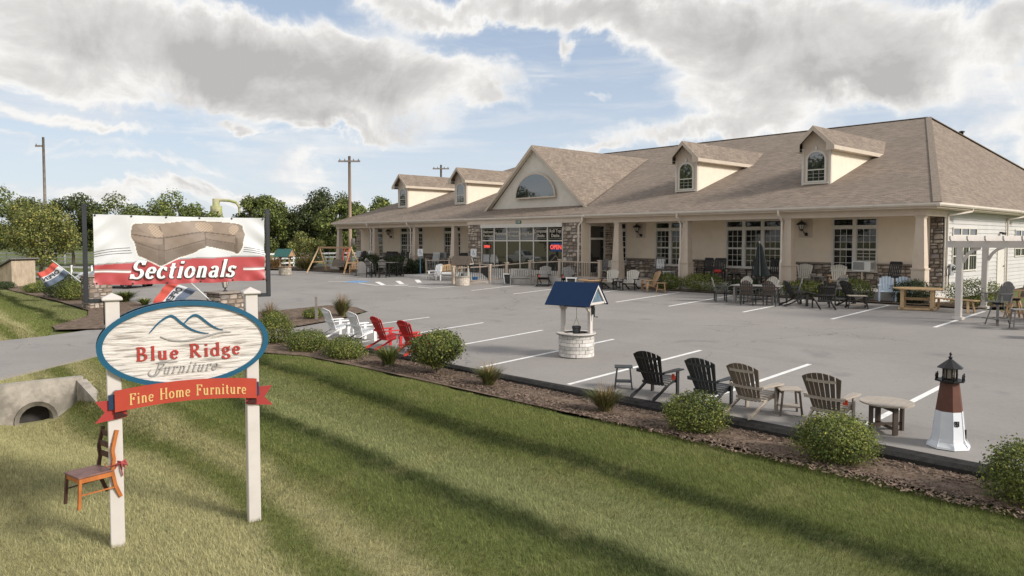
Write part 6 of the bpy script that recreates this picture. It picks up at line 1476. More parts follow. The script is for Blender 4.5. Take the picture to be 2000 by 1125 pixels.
adirondack('left one of the two red Adirondack chairs', P(-19.48, 12.62), R(-3), F_red, group=AG)
adirondack('right one of the two red Adirondack chairs, next to the tall shrub', P(-18.0, 12.62), R(2), F_red, group=AG)
side_table('white slatted side table between the two white Adirondack chairs in front', P(-21.95, 12.85), R(10), F_white, .44, .44, .50)
side_table('red-topped side table with white legs between the two red chairs', P(-18.65, 12.7), R(10), F_white, .44, .44, .50, ct=F_red)
b = MB(); b.lathe([(.02, 0), (.09, .02), (.11, .08), (.06, .14), (.01, .15)], 10); o = obj('red_tag_bag', b, F_orange); o.location = P(-17.35, 12.35); tag(o, 'crumpled red plastic bag lying by the foot of the right red chair', 'bag')
b = MB(); b.box((-.05, -.02, 0), (.05, .02, .95)); o = obj('wooden_stake', b, m_gpole); o.location = (-27.55, 14.4, lot_z(14.4)); o.rotation_euler = (R(2), 0, YAW); tag(o, 'grey wooden stake standing on the grass island', 'stake')

# wishing well ------------------------------------------------------------
def well(label, loc, rz, s, m_roof, m_wall, m_end, n_b=18, rows=6, m_post_=None, brick=True, group=None):
    t = thing('wishing_well', label, 'wishing well', loc, rz, group); mp = m_post_ or m_post; r = .50
    b = MB(); b.lathe([(r-.035, 0), (r-.035, .60)], 32, cap=False); b.lathe([(r-.14, .60), (r-.14, .10)], 32, cap=False); obj('core', b, m_wall[0], t)
    b = MB(); b.lathe([(r-.15, .14), (r-.15, .15)], 24); obj('well_floor', b, F_char, t)
    if brick:
        bh = .60/rows; n_b2 = n_b
        for k in range(rows):
            for i in range(n_b2):
                a0 = 2*math.pi*(i+.5*(k % 2))/n_b2; a1 = a0+2*math.pi/n_b2*.955; vs = []
                for rr in (r-.034, r-.006*((i*7+k*5) % 3)):
                    for z in (k*bh+.004, (k+1)*bh-.006):
                        for a in (a0, (a0+a1)/2, a1): vs.append((rr*math.cos(a), rr*math.sin(a), z))
                b = MB(); b.add(vs, [(6, 7, 10, 9), (7, 8, 11, 10), (0, 3, 4, 1), (0, 6, 9, 3), (2, 5, 11, 8), (3, 9, 10, 4), (4, 10, 11, 5), (0, 1, 7, 6), (1, 2, 8, 7)]); obj('block', b, m_wall[(i*3+k) % len(m_wall)], t)
    b = MB(); b.lathe([(r-.15, .60), (r+.05, .60), (r+.05, .655), (r-.15, .655)], 32, smooth=False, cap=False); n = 32; obj('rim', b, mp, t)
    b = MB(); b.lathe([(r+.052, .61), (r+.062, .61), (r+.062, .625), (r+.052, .625)], 32, smooth=False, cap=False); obj('rim_band', b, F_char, t)
    for sx_ in (-1, 1):
        b = MB(); b.box((sx_*.43-.045, -.07, .60), (sx_*.43+.045, .07, 1.50), ch=.006); obj('post', b, mp, t)
        for sy_ in (-1, 1): b = MB(); b.prism([(.05, 1.22), (.30, 1.47), (.30, 1.52), (.05, 1.52)] if sy_ > 0 else [(-.05, 1.22), (-.05, 1.52), (-.30, 1.52), (-.30, 1.47)], sx_*.43-.02, sx_*.43+.02, YZ()); obj('knee_brace', b, mp, t)
        b = MB(); b.prism([(sx_*.38, 1.22), (sx_*.38, 1.5), (sx_*.16, 1.5), (sx_*.22, 1.45)], -.02, .02, XZ()); obj('knee_brace', b, mp, t)
        b = MB(); b.prism([(-.40, 1.50), (.40, 1.50), (0, 1.97)], sx_*.62-.012, sx_*.62+.012, YZ()); obj('gable_panel', b, m_end, t)
        b = MB(); b.prism([(-.47, 1.47), (.47, 1.47), (.47, 1.53), (-.47, 1.53)], sx_*.64-.02, sx_*.64+.02, YZ())
        b.prism([(-.50, 1.47), (-.42, 1.47), (0.0, 1.93), (0, 2.03)], sx_*.655-.02, sx_*.655+.02, YZ()); b.prism([(.50, 1.47), (0, 2.03), (0, 1.93), (.42, 1.47)], sx_*.655-.02, sx_*.655+.02, YZ()); obj('barge_board', b, mp, t)
    for sy_ in (-1, 1):
        b = MB(); b.prism([(0, 2.06), (0, 2.035), (sy_*.545, 1.43), (sy_*.565, 1.445)] if sy_ < 0 else [(0, 2.06), (sy_*.565, 1.445), (sy_*.545, 1.43), (0, 2.035)], -.70, .70, YZ()); obj('roof_panel', b, m_roof, t)
        b = MB(); b.box((-.62, sy_*.47-.02, 1.46), (.62, sy_*.47+.02, 1.52)); obj('eave_beam', b, mp, t)
    b = MB(); b.tube([(-.5, 0, 1.38), (.56, 0, 1.38)], .028, 8); obj('roller', b, F_dbrown, t)
    b = MB(); b.tube([(.56, 0, 1.38), (.56, 0, 1.12), (.66, 0, 1.12)], .018, 6); b.box((.50, -.04, 1.18), (.54, .04, 1.42)); obj('crank', b, F_char, t)
    b = MB(); b.tube([(0, 0, 1.37), (0, 0, 1.06), (-.10, 0, .83)], .008, 5); b.tube([(0, 0, 1.06), (.10, 0, .83)], .008, 5); obj('rope', b, mat('rope', (.55, .47, .36), .9), t)
    b = MB(); b.lathe([(.10, .60), (.125, .83), (.11, .83), (.09, .62)], 12, cap=False); b.lathe([(.127, .77), (.129, .79)], 12, cap=False); b.lathe([(.10, .60), (.10, .61)], 12); obj('bucket', b, F_char, t); t.scale = (s, s, s); return t
m_blk = [mat('well_block_%s' % n, c, .8, .10, 12, .3, 60, rnd=.12) for n, c in (('white', (.62, .58, .54)), ('pale', (.54, .51, .47)), ('grey', (.45, .43, .40)))]
m_vb = mat('vertical_blue_boards', (.10, .15, .19), .7, .6, 6, stretch=(1, 9, .5))
well('white wishing well with a dark blue roof standing in the middle of the parking lot', P(-13.90, 15.18), R(13), 1.0, mat('blue_metal_roof', (.004, .020, .062), .6, .05, 5, spec=.2), m_blk, m_vb)
m_gw = [mat('small_well_stone', (.36, .32, .26), .9, .2, 8, rnd=.2)]
well('small wishing well with a green-blue roof by the white fence at the far left', (-54.6, 25.9, lot_z(25.9)+.02), R(30), .98, mat('green_roof_well', (.03, .10, .09), .6, .1, 5), m_gw, F_tan, rows=3, n_b=12, m_post_=F_tan)
well('small brown-roofed wishing well standing at the foot of the ramp', (-34.0, 27.2, lot_z(27.2)), R(32), .84, mat('brown_roof_well', (.085, .065, .05), .7, .2, 8), [mat('cream_well_block', (.50, .44, .37), .8, .15, 8, rnd=.1)], F_dbrown, rows=4, n_b=12, m_post_=F_cream)

# toy lighthouse -------------------------------------------------------------
m_lw = mat('lighthouse_white', (.66, .67, .69), .45, .04, 5, grime=.15); m_lr = mat('lighthouse_red_brown', (.112, .045, .029), .55, .12, 6); m_lk = mat('lighthouse_black', (.018, .017, .017), .4, .1, 5)
t = thing('garden_lighthouse', 'garden lighthouse, white below and red-brown above, with a black lantern room', 'lighthouse', P(-3.92, 13.15), R(10)); N8 = 8; t.scale = (.94,)*3; rot = math.pi/8
b = MB(); b.lathe([(.345, 0), (.335, .03), (.275, .10), (.262, .16), (.212, .62)], N8, rot=rot, smooth=False); obj('white_tower', b, m_lw, t)
b = MB(); b.lathe([(.213, .62), (.150, 1.10)], N8, rot=rot, smooth=False); obj('red_tower', b, m_lr, t)
b = MB()
for k in range(8): a = rot+k*math.pi/4; b.bar((.333*math.cos(a), .333*math.sin(a), .035), (.266*math.cos(a), .266*math.sin(a), .155), .012); b.bar((.264*math.cos(a), .264*math.sin(a), .16), (.214*math.cos(a), .214*math.sin(a), .62), .010)
obj('corner_bead', b, m_lw, t)
b = MB(); b.lathe([(.15, 1.10), (.17, 1.115), (.235, 1.125), (.235, 1.15), (.12, 1.15)], N8, rot=rot, smooth=False); obj('gallery', b, m_lk, t)
b = MB()
for k in range(8): a = rot+k*math.pi/4; b.lathe([(.014, 1.15), (.014, 1.20), (.020, 1.215), (.010, 1.235), (.014, 1.25), (.004, 1.265)], 6, (.215*math.cos(a), .215*math.sin(a), 0))
obj('gallery_posts', b, m_lk, t)
b = MB(); b.lathe([(.085, 1.15), (.085, 1.36)], N8, rot=rot, smooth=False); obj('lantern_glass', b, mat('lantern_cream', (.42, .36, .30), .3, .1), t)
b = MB()
for k in range(8): a = rot+k*math.pi/4; b.bar((.108*math.cos(a), .108*math.sin(a), 1.15), (.108*math.cos(a), .108*math.sin(a), 1.36), .022)
b.lathe([(.11, 1.15), (.12, 1.17), (.10, 1.18)], N8, rot=rot, smooth=False); obj('lantern_room', b, m_lk, t)
b = MB(); b.lathe([(.20, 1.35), (.205, 1.36), (.03, 1.50), (.02, 1.505)], N8, rot=rot, smooth=False); obj('roof', b, m_lk, t)
b = MB(); b.lathe([(.02, 1.50), (.035, 1.53), (.015, 1.55), (.012, 1.57), (.026, 1.585), (.004, 1.62)], 8); obj('finial', b, m_lk, t)
for zz, ang in ((.43, -math.pi/4-R(0)), ):
    r0 = .222; a = R(-52); M_ = Matrix.Rotation(a, 4, 'Z'); b = MB()
    b.box((r0-.005, -.038, zz-.045), (r0+.012, .038, zz-.035), M_); b.box((r0-.005, -.038, zz+.035), (r0+.012, .038, zz+.045), M_); b.box((r0-.005, -.038, zz-.035), (r0+.012, -.028, zz+.035), M_); b.box((r0-.005, .028, zz-.035), (r0+.012, .038, zz+.035), M_); b.box((r0-.005, -.004, zz-.035), (r0+.010, .004, zz+.035), M_); b.box((r0-.005, -.028, zz-.004), (r0+.009, .028, zz+.004), M_); obj('window_frame', b, m_lk, t)
a = R(25); M_ = Matrix.Rotation(a, 4, 'Z'); b = MB(); b.box((.232, -.05, .12), (.262, .05, .30), M_); obj('door', b, m_lk, t)

# things in front of the porch ------------------------------------------------
PG = 'furniture shown in front of the porch'
adirondack('cream Adirondack chair with black frame, left of the small black side table', P(-24.75, 29.55), R(196), F_cream, F_black, F_cream, PG)
adirondack('cream Adirondack chair with black frame left of the cedar chair', P(-23.55, 29.75), R(200), F_cream, F_black, F_cream, PG)
side_table('small black side table between the two cream Adirondack chairs', P(-24.1, 29.45), R(15), F_black, .42, .42, .46, group=PG)
adirondack('cedar-coloured Adirondack chair turned away beside its cedar side table', P(-22.35, 29.75), R(150), F_tan, F_tan, F_tan, PG)
side_table('cedar-coloured side table right of the cedar Adirondack chair', P(-21.50, 29.55), R(30), F_tan, .44, .44, .48, group=PG)
g = adirondack('grey-backed black gliding Adirondack chair right of the slatted grey bench', P(-29.35, 29.35, .08), R(214), F_grey, F_black, F_black, PG, [(.30, -.05, .42)])
def glider_base(t):
    b = MB(); b.box((-.36, -.62, -.08), (-.30, .55, -.02)); b.box((.30, -.62, -.08), (.36, .55, -.02)); b.box((-.30, .40, -.07), (.30, .46, -.03)); b.box((-.30, -.45, -.07), (.30, -.39, -.03)); obj('glider_base', b, F_black, t); b = MB(); b.box((-.30, .55, -.02), (.30, .78, .01)); obj('foot_board', b, F_black, t)
glider_base(g); CH.clear()
dup(g, 'second grey-backed black gliding Adirondack chair, nearer the round fire table', P(-27.75, 29.6, .08), R(214))
bench('grey slatted garden bench between the planter and the gliding chairs', P(-30.85, 28.95), R(222), F_grey, F_grey, 1.15, group=PG)
def planter(label, x, y, w, h, s=1):
    t = thing('planter_box', label, 'planter', P(x, y), R(40), 'dark planters with white frames'); b = MB(); w0 = w*.36
    b.add([(-w0, -w0, .05), (w0, -w0, .05), (w0, w0, .05), (-w0, w0, .05), (-w/2, -w/2, h), (w/2, -w/2, h), (w/2, w/2, h), (-w/2, w/2, h)], [(3, 2, 1, 0), (0, 1, 5, 4), (1, 2, 6, 5), (2, 3, 7, 6), (3, 0, 4, 7), (4, 5, 6, 7)]); obj('tub', b, F_char, t)
    for sx_ in (-1, 1):
        for sy_ in (-1, 1): b = MB(); b.bar((sx_*w*.39, sy_*w*.39, 0), (sx_*w*.54, sy_*w*.54, h), .05); obj('corner_leg', b, F_white, t)
    b = MB(); e = w*.56
    for a, c in (((-e, -e), (e, -e)), ((e, -e), (e, e)), ((e, e), (-e, e)), ((-e, e), (-e, -e))): b.bar((*a, h+.015), (*c, h+.015), .07, .03)
    obj('rim', b, F_white, t)
planter('dark tapered planter with a white frame left of the grey bench', -32.25, 29.25, .46, .55); planter('dark tapered planter with a white frame behind the wishing well roof', -26.85, 28.9, .46, .55)
t = thing('fire_table', 'round tan fire table with stone drum base behind the blue-roofed well', 'table', P(-25.75, 29.3), 0); b = MB(); b.lathe([(.42, 0), (.42, .42)], 14, smooth=False); obj('drum', b, m_gw[0], t); b = MB(); b.lathe([(.72, .42), (.74, .44), (.74, .48), (.70, .49)], 28); obj('top', b, F_tan, t)
b = MB(); b.lathe([(.20, .49), (.20, .51)], 16); obj('burner_lid', b, F_char, t)
bench('golden wooden bench with white legs and arched back by the ramp', P(-37.4, 29.0), R(228), F_white, F_teak, 1.35, group=PG, arch=.10)
adirondack('small white Adirondack chair at the left of the golden bench', P(-39.0, 28.9), R(190), F_white, group=PG)
t = thing('blue_bucket', 'blue bucket under the ramp railing', 'bucket', P(-34.55, 28.6), 0); b = MB(); b.lathe([(.15, 0), (.18, .36), (.17, .36), (.14, .02)], 14, cap=True); obj('bucket_body', b, mat('bucket_blue', (.02, .17, .42), .5), t); b = MB(); b.tube([(-.18, 0, .34), (-.1, .0, .48), (.1, 0, .48), (.18, 0, .34)], .008, 5); obj('handle', b, F_white, t)
# left-hand group
t = thing('heart_back_bench', 'grey double bench with a heart-shaped slatted back', 'bench', P(-47.5, 28.8), R(48), PG)
b = MB(); sh = [(-.62, .12), (.62, .12), (.60, .6), (.56, .86), (.42, 1.0), (.25, 1.02), (.10, .96), (0, .84), (-.10, .96), (-.25, 1.02), (-.42, 1.0), (-.56, .86), (-.60, .6)]
def clipx(poly, x0, x1):
    def cl(P_, x, keep):
        o_ = []
        for i in range(len(P_)):
            a, c = P_[i], P_[(i+1) % len(P_)]; ia, ic = keep(a[0]-x) >= 0, keep(c[0]-x) >= 0
            if ia: o_.append(a)
            if ia != ic: s = (x-a[0])/(c[0]-a[0]); o_.append((x, a[1]+s*(c[1]-a[1])))
        return o_
    return cl(cl(poly, x0, lambda v: v), x1, lambda v: -v)
for k in range(12):
    x0 = -.62+1.24*k/12+.004; x1 = -.62+1.24*(k+1)/12-.004; pl_ = clipx(sh, x0, x1)
    if len(pl_) > 2: b = MB(); b.prism(pl_, -.012, .012, XZ()); obj('back_slat', b, F_grey, t)
b = MB(); b.box((-.62, .02, .38), (.62, .55, .40)); obj('seat', b, F_grey, t)
for s in (-1, 1): b = MB(); b.box((s*.60-.03, .40, 0), (s*.60+.03, .50, .62)); b.box((s*.62-.06, -.05, .62), (s*.62+.06, .56, .645)); b.bar((s*.58, -.05, .40), (s*.58, -.5, .0), .05, .08); obj('side_frame', b, F_char, t)
b = MB(); b.box((-.8, -.35, 0), (.8, .7, .05)); obj('base_board', b, F_grey, t)
tb = thing('pub_table', 'tall dark square patio table left of the clipped shrub', 'table', P(-44.6, 28.9), R(20), PG)
for k in range(6): b = MB(); b.box((-.55+.185*k, -.55, .98), (-.55+.185*k+.175, .55, 1.01)); obj('top_slat', b, F_dgrey, tb)
for sx_ in (-1, 1):
    for sy_ in (-1, 1): b = MB(); b.bar((sx_*.42, sy_*.42, 0), (sx_*.42, sy_*.42, .98), .08); obj('leg', b, F_black, tb)
b = MB(); b.box((-.42, -.03, .25), (.42, .03, .31)); b.box((-.03, -.42, .26), (.03, .42, .32)); obj('stretcher', b, F_black, tb)
c1 = fan_chair('tall black pub chair with grey back on the near right of the tall patio table', P(-43.9, 28.0), R(50), F_black, F_dgrey, .72, PG)
dup(c1, 'tall black pub chair on the left of the tall patio table', P(-45.9, 28.3), R(-60)); dup(c1, 'tall black pub chair in front of the tall patio table, half hidden by it', P(-44.9, 27.7), R(10)); dup(c1, 'tall black pub chair behind the tall patio table near the shrub', P(-43.6, 29.4), R(120))
# swing set
t = thing('swing_set', 'cedar A-frame swing set with a two-seat swing and a red ribbon at the far left', 'swing', P(-52.0, 28.8), R(8))
b = MB(); b.bar((-2.1, 0, 2.0), (2.1, 0, 2.0), .11, .14); obj('top_beam', b, F_tan, t)
for s in (-1, 1):
    for q in (-1, 1): b = MB(); b.bar((s*2.0, 0, 2.02), (s*2.35, q*.95, 0), .09); obj('leg', b, F_tan if q*s < 0 else F_nat, t)
    b = MB(); b.bar((s*2.2, -.55, .85), (s*2.2, .55, .85), .07); obj('cross_brace', b, F_tan, t)
b = MB()
for k in range(5): b.box((-.75, -.28+.11*k, .50), (.75, -.28+.11*k+.095, .525))
obj('swing_seat', b, F_brown, t)
for k in range(11): x = -.70+.14*k; b = MB(); b.bar((x, .28, .52), (x, .42, 1.08), .11, .02, up=(0, 1, 0)); obj('swing_back_slat', b, F_brown, t)
b = MB()
for s in (-1, 1): b.tube([(s*.78, -.25, .55), (s*.78, 0, 1.3), (s*.78, 0, 1.95)], .012, 5); b.tube([(s*.78, .40, .9), (s*.78, 0, 1.3)], .012, 5); b.bar((s*.76, -.28, .75), (s*.76, .35, .77), .07, .03)
obj('chain', b, F_char, t)
b = MB()
for s, x in ((0, 2.0), (1, 2.6)): b.tube([(x, -.2, 2.05), (x+.05, -.35, 1.7), (x-.03, -.4, 1.45), (x+.12+.2*s, -.45, 1.1), (x+.05, -.42, .95)], [.03, .045, .03, .04, .015], 6)
o = obj('red_ribbon', b, mat('red_ribbon', (.55, .06, .07), .7)); o.location = P(-52, 28.8); tag(o, 'red ribbon streamers tied to the right end of the cedar swing set', 'ribbon')
bench('low cedar bench beside the right legs of the swing set', P(-48.9, 28.9), R(220), F_tan, F_tan, .9, group=PG)
# accessible parking signs
def hsign(label, x, y, z0, z1, pm):
    t = thing('accessible_parking_sign', label, 'sign', (x, y, z0), YAW+.1, 'accessible parking signs'); H = z1-z0
    b = MB(); b.box((-.035, -.02, 0), (.035, .02, H-.5)); obj('sign_post', b, pm, t); b = MB(); b.box((-.19, -.035, H-.52), (.19, -.021, H), ch=.004); obj('plate', b, F_white, t)
    b = MB(); y_ = -.040; zc = H-.24     # wheelchair symbol
    b.lathe([(.030, 0), (.030, .004)], 10, (0, 0, 0)); b.v = [(x_-.02, y_-z_, y2+zc+.10) for x_, y2, z_ in b.v]
    pts = [(-.02, .06), (-.015, -.02), (.05, -.02), (.08, -.09)]
    for a, c in zip(pts[:-1], pts[1:]): b.bar((a[0], y_, a[1]+zc), (c[0], y_, c[1]+zc), .022, .004, up=(0, 1, 0))
    ar = [(-.01+.07*math.cos(R(q)), -.05+.07*math.sin(R(q))) for q in range(130, 370, 24)]
    for a, c in zip(ar[:-1], ar[1:]): b.bar((a[0], y_, a[1]+zc), (c[0], y_, c[1]+zc), .018, .004, up=(0, 1, 0))
    obj('wheelchair_symbol', b, mat('sign_blue', (.02, .10, .30), .5), t)
mp_b = mat('sign_post_blue', (.13, .24, .36), .5)
hsign('accessible parking sign on a blue post left of the ramp', -42.9, 30.5, lot_z(30.5), 2.78, mp_b); hsign('accessible parking sign on a teal post in front of the left stone pier', -36.8, 30.35, lot_z(30.35), 2.82, mat('sign_post_teal', (.06, .16, .19), .5))

# dining set, umbrella
t = thing('patio_dining_table', 'long grey patio table with six chairs and the folded umbrella', 'table', P(-15.75, 28.25), R(12), PG)
for k in range(8): b = MB(); b.box((-.95+.24*k, -.52, .70), (-.95+.24*k+.228, .52, .73), ch=.004); obj('top_slat', b, F_grey, t)
for sx_ in (-1, 1):
    for sy_ in (-1, 1): b = MB(); b.bar((sx_*.78, sy_*.40, 0), (sx_*.78, sy_*.40, .70), .08, ch=.004); obj('leg', b, F_grey, t)
b = MB(); b.box((-.78, -.03, .15), (.78, .03, .21)); b.box((-.78, -.40, .62), (.78, -.37, .70)); b.box((-.78, .37, .62), (.78, .40, .70)); obj('apron', b, F_dgrey, t)
c1 = fan_chair('charcoal fan-back patio chair on the near side of the table, left one', P(-15.65, 27.45), R(14), F_char, F_dbrown, .44, PG); CH.clear()
dup(c1, 'charcoal fan-back patio chair on the near side of the table, right one', P(-14.75, 27.65), R(10))
c2 = fan_chair('grey-backed patio chair behind the table, left one', P(-16.6, 28.75), R(190), F_dgrey, F_cream, .44, PG); dup(c2, 'grey-backed patio chair behind the table, right one', P(-15.55, 29.05), R(192))
c3 = fan_chair('pale-framed dark patio chair at the left end of the table, seen from the side', P(-17.25, 27.95), R(-50), F_char, F_grey, .44, PG); dup(c3, 'pale-framed patio chair at the far right end of the table', P(-14.5, 28.9), R(120))
t = thing('folded_umbrella', 'folded dark green patio umbrella standing behind the long table', 'umbrella', P(-16.2, 29.3), 0)
b = MB(); b.tube([(0, 0, 0), (-.03, 0, 2.42)], .022, 8); obj('pole', b, F_char, t)
b = MB(); rg = random.Random(3); n = 20; prof = [(2.42, .03), (2.30, .09), (2.0, .13), (1.6, .18), (1.25, .25), (1.02, .30)]; vs = []
for z, r in prof:
    for k in range(n): a = 2*math.pi*k/n; rr = r*(1+.28*(-1)**k); vs.append((rr*math.cos(a)+.10*(2.42-z)*.6, rr*math.sin(a), z+(.05*(-1)**k if z < 1.1 else 0)))
b.add(vs, [(i*n+k, i*n+(k+1) % n, (i+1)*n+(k+1) % n, (i+1)*n+k) for i in range(len(prof)-1) for k in range(n)]); obj('canopy', b, mat('umbrella_cloth', (.035, .042, .040), .8, .2, 6), t)
b = MB(); b.lathe([(.02, 2.40), (.035, 2.46), (.01, 2.52)], 8, (-.02, 0, 0)); obj('finial', b, F_grey, t)
b = MB(); b.lathe([(.26, 0), (.24, .06), (.04, .10)], 16); obj('base', b, F_char, t)
# black Adirondacks right of the table
adirondack('black Adirondack chair seen from its left side, right of the long table', P(-13.95, 28.25), R(-42), F_black, F_black, F_black, PG)
adirondack('black Adirondack chair seen from behind, between the side-on chair and the small black table', P(-12.78, 27.95), R(42), F_black, F_black, F_dgrey, PG)
side_table('small black splay-legged table right of the black chair seen from behind', P(-11.75, 28.55), R(35), F_black, .66, .44, .50, ct=F_ltan, group=PG, splay=.08)
adirondack('black Adirondack chair seen from its left side behind the small black table', P(-12.1, 29.2), R(-30), F_black, F_black, F_dgrey, PG)
fan_chair('tall grey patio chair with a wooden log slice on its seat', P(-12.85, 29.35), R(60), F_char, F_dgrey, .62, PG)
# porch furniture
RG = 'rocking chairs and chairs on the porch'
def PF(x, y, z=0): return (x, y, FZ+z)
rk = rocker('blue-grey rocking chair with a white back pad, left of the small white porch table', PF(-23.75, 32.4), R(200), F_dgrey, F_white, RG); CH.clear()
dup(rk, 'blue-grey rocking chair with a white back pad, right of the small white porch table', PF(-22.25, 32.4), R(165))
side_table('small white round-edged table between the two blue-grey rocking chairs', PF(-23.05, 32.35), 0, F_white, .5, .5, .46, group=RG)
rb = rocker('black rocking chair with a red cushion under the triple window', PF(-20.2, 32.5), R(195), F_black, F_black, RG); CH.clear()
b = MB(); b.box((-.2, -.12, -.06), (.2, .12, .10), ch=.05); o = obj('red_cushion', b, mat('red_cushion', (.48, .05, .04), .8)); o.location = PF(-20.15, 32.40, .52); o.rotation_euler = (.3, 0, R(195)); tag(o, 'red cushion on the black rocking chair under the triple window', 'cushion')
dup(rb, 'black rocking chair left of the red-cushioned one', PF(-21.1, 32.6), R(170)); dup(rb, 'black rocking chair right of the folded umbrella on the porch', PF(-17.2, 32.6), R(200)); dup(rb, 'black rocking chair leaning back at the right end of the porch', PF(-12.05, 32.5), R(165)); dup(rb, 'black rocking chair behind the folded umbrella', PF(-18.3, 32.6), R(180))
adirondack('cream fan-back chair on the porch under the lantern', PF(-15.75, 32.45), R(200), F_cream, F_grey, F_cream, RG); adirondack('cream fan-back chair on the porch below the air conditioner', PF(-14.15, 32.35), R(200), F_cream, F_tan, F_cream, RG)
side_table('grey side table between the two cream porch chairs', PF(-14.95, 32.4), 0, F_dgrey, .5, .5, .48, group=RG, ct=F_grey)
side_table('black side table on the porch below the triple window', PF(-19.2, 32.3), 0, F_black, .5, .5, .48, group=RG)
rw_ = rocker('white rocking chair at the left end of the porch', PF(-55.2, 32.5), R(190), F_white, F_white, RG); CH.clear()
dup(rw_, 'second white rocking chair from the left end of the porch', PF(-53.2, 32.4), R(185)); dup(rw_, 'white rocking chair beside the second column from the ramp', PF(-46.2, 32.3), R(200)); dup(rw_, 'white rocking chair half hidden by the column next to the ramp', PF(-43.9, 32.4), R(200))
for i, (x, c) in enumerate(((-54.2, 'dark rocking chair between the two white rocking chairs'), (-52.2, 'dark rocking chair right of the second white rocking chair'), (-50.3, 'first dark rocking chair right of the downspout at the left end of the porch'), (-49.4, 'second dark rocking chair right of the downspout at the left end of the porch'), (-48.5, 'third dark rocking chair right of the downspout at the left end of the porch'), (-47.6, 'fourth dark rocking chair right of the downspout at the left end of the porch'), (-41.5, 'dark rocking chair behind the upper ramp railing'), (-40.6, 'dark rocking chair by the air conditioner behind the ramp railing'))): dup(rb, c, PF(x, 32.4), R(175+i*9 % 35))
adirondack('grey chair on the landing behind the right-hand railing, next to the door', PF(-27.4, 32.2), R(200), F_grey, F_dgrey, F_grey, RG); adirondack('cream chair on the landing behind the railing, left of the door', PF(-28.6+1.9, 31.9), R(190), F_cream, F_dgrey, F_cream, RG)

# pergola and things at the right -----------------------------------------------------
t = thing('pergola', 'white vinyl pergola standing over the right edge of the parking lot', 'pergola', P(-8.0, 27.5), R(0)); gz0 = lot_z(27.5)
for x, y in ((0, 0), (-.15, 3.35), (4.1, 0), (4.1, 3.35)):
    z = lot_z(27.5+y)-gz0; b = MB(); b.box((x-.09, y-.09, z), (x+.09, y+.09, 2.50), ch=.008); obj('post', b, m_post, t); b = MB(); b.box((x-.15, y-.15, z), (x+.15, y+.15, z+.10), ch=.01); obj('post_base', b, m_post, t)
for y in (-.06, 3.41):
    b = MB(); b.box((-.40, y-.04, 2.40), (4.6, y+.04, 2.62)); obj('beam', b, m_post, t)
for k in range(9):
    x = -.15+.50*k; b = MB(); b.prism([(-.55, 2.68), (-.45, 2.622), (3.8, 2.622), (3.9, 2.68), (3.9, 2.78), (-.55, 2.78)], x-.025, x+.025, YZ()); obj('rafter', b, m_post, t)
for (x, y, d) in ((0, -.0, 1), (4.1, 0, -1), (-.15, 3.35, 1), (4.1, 3.35, -1)):
    b = MB(); pts = [(x+d*.09, y, 1.92), (x+d*.22, y, 2.17), (x+d*.40, y, 2.33), (x+d*.60, y, 2.40)]
    for a, c in zip(pts[:-1], pts[1:]): b.bar(a, c, .05, .10)
    obj('knee_brace', b, m_post, t)
# picnic table
t = thing('picnic_table', 'unpainted pine picnic table with a round slatted top beside the pergola', 'table', P(-9.95, 29.55), R(15)); r = .82
for k in range(9):
    x0 = -r+2*r*k/9+.004; x1 = -r+2*r*(k+1)/9-.004; f = lambda x: math.sqrt(max(.0, r*r-x*x)); m_ = [x0+(x1-x0)*i/3 for i in range(4)]; b = MB(); b.prism([(x, -f(x)*.9-.02) for x in m_]+[(x, f(x)*.9+.02) for x in m_[::-1]], .74, .775); obj('top_board', b, F_teak, t)
for sx_ in (-1, 1):
    for sy_ in (-1, 1): b = MB(); b.bar((sx_*.48, sy_*.45, 0), (sx_*.48, sy_*.45, .74), .12, ch=.006); obj('leg', b, F_nat, t)
    b = MB(); b.box((sx_*.48-.03, -.4, .30), (sx_*.48+.03, .4, .42)); obj('cross_rail', b, F_nat, t); b = MB(); b.box((-.6, sx_*.45-.06, -.0), (.6, sx_*.45+.06, .07)); obj('skid', b, F_nat, t)
b = MB(); b.box((-.45, -.03, .32), (.45, .03, .42)); obj('stretcher', b, F_nat, t)
t = thing('picnic_bench', 'unpainted pine bench between the picnic table and the pergola post', 'bench', P(-8.75, 29.45), R(-15))
for k in range(3): b = MB(); b.box((-.85, -.17+.118*k, .42), (.85, -.17+.118*k+.110, .455)); obj('seat_board', b, F_teak, t)
for s in (-1, 1): b = MB(); b.bar((s*.6, -.12, .42), (s*.66, -.2, 0), .08, .05); b.bar((s*.6, .12, .42), (s*.66, .2, 0), .08, .05); obj('leg', b, F_nat, t)
t = thing('pale_blue_glider', 'pale blue twin seat glider with slatted arched backs by the porch corner', 'bench', (-11.25, 30.95, lot_z(30.6)+.05), R(205), PG)
for s in (-1, 1):
    for k in range(5): u = (k-2)/2; b = MB(); b.bar((s*.30+u*.20, -.20, .42), (s*.30+u*.22, -.36, 1.0-.07*u*u), .09, .02, up=(0, 1, 0)); obj('back_slat', b, F_blue, t)
for k in range(5): b = MB(); b.box((-.56, .22-.1*k-.04, .40), (.56, .22-.1*k+.04, .42)); obj('seat_slat', b, F_blue, t)
for s in (-1, 0, 1): b = MB(); b.box((s*.58-.03, -.20, .02), (s*.58+.03, .24, .64) if s else (.03, .24, .40)); b.box((s*.58-.05, -.28, .64), (s*.58+.05, .28, .665)) if s else None; obj('side_frame', b, F_blue, t)
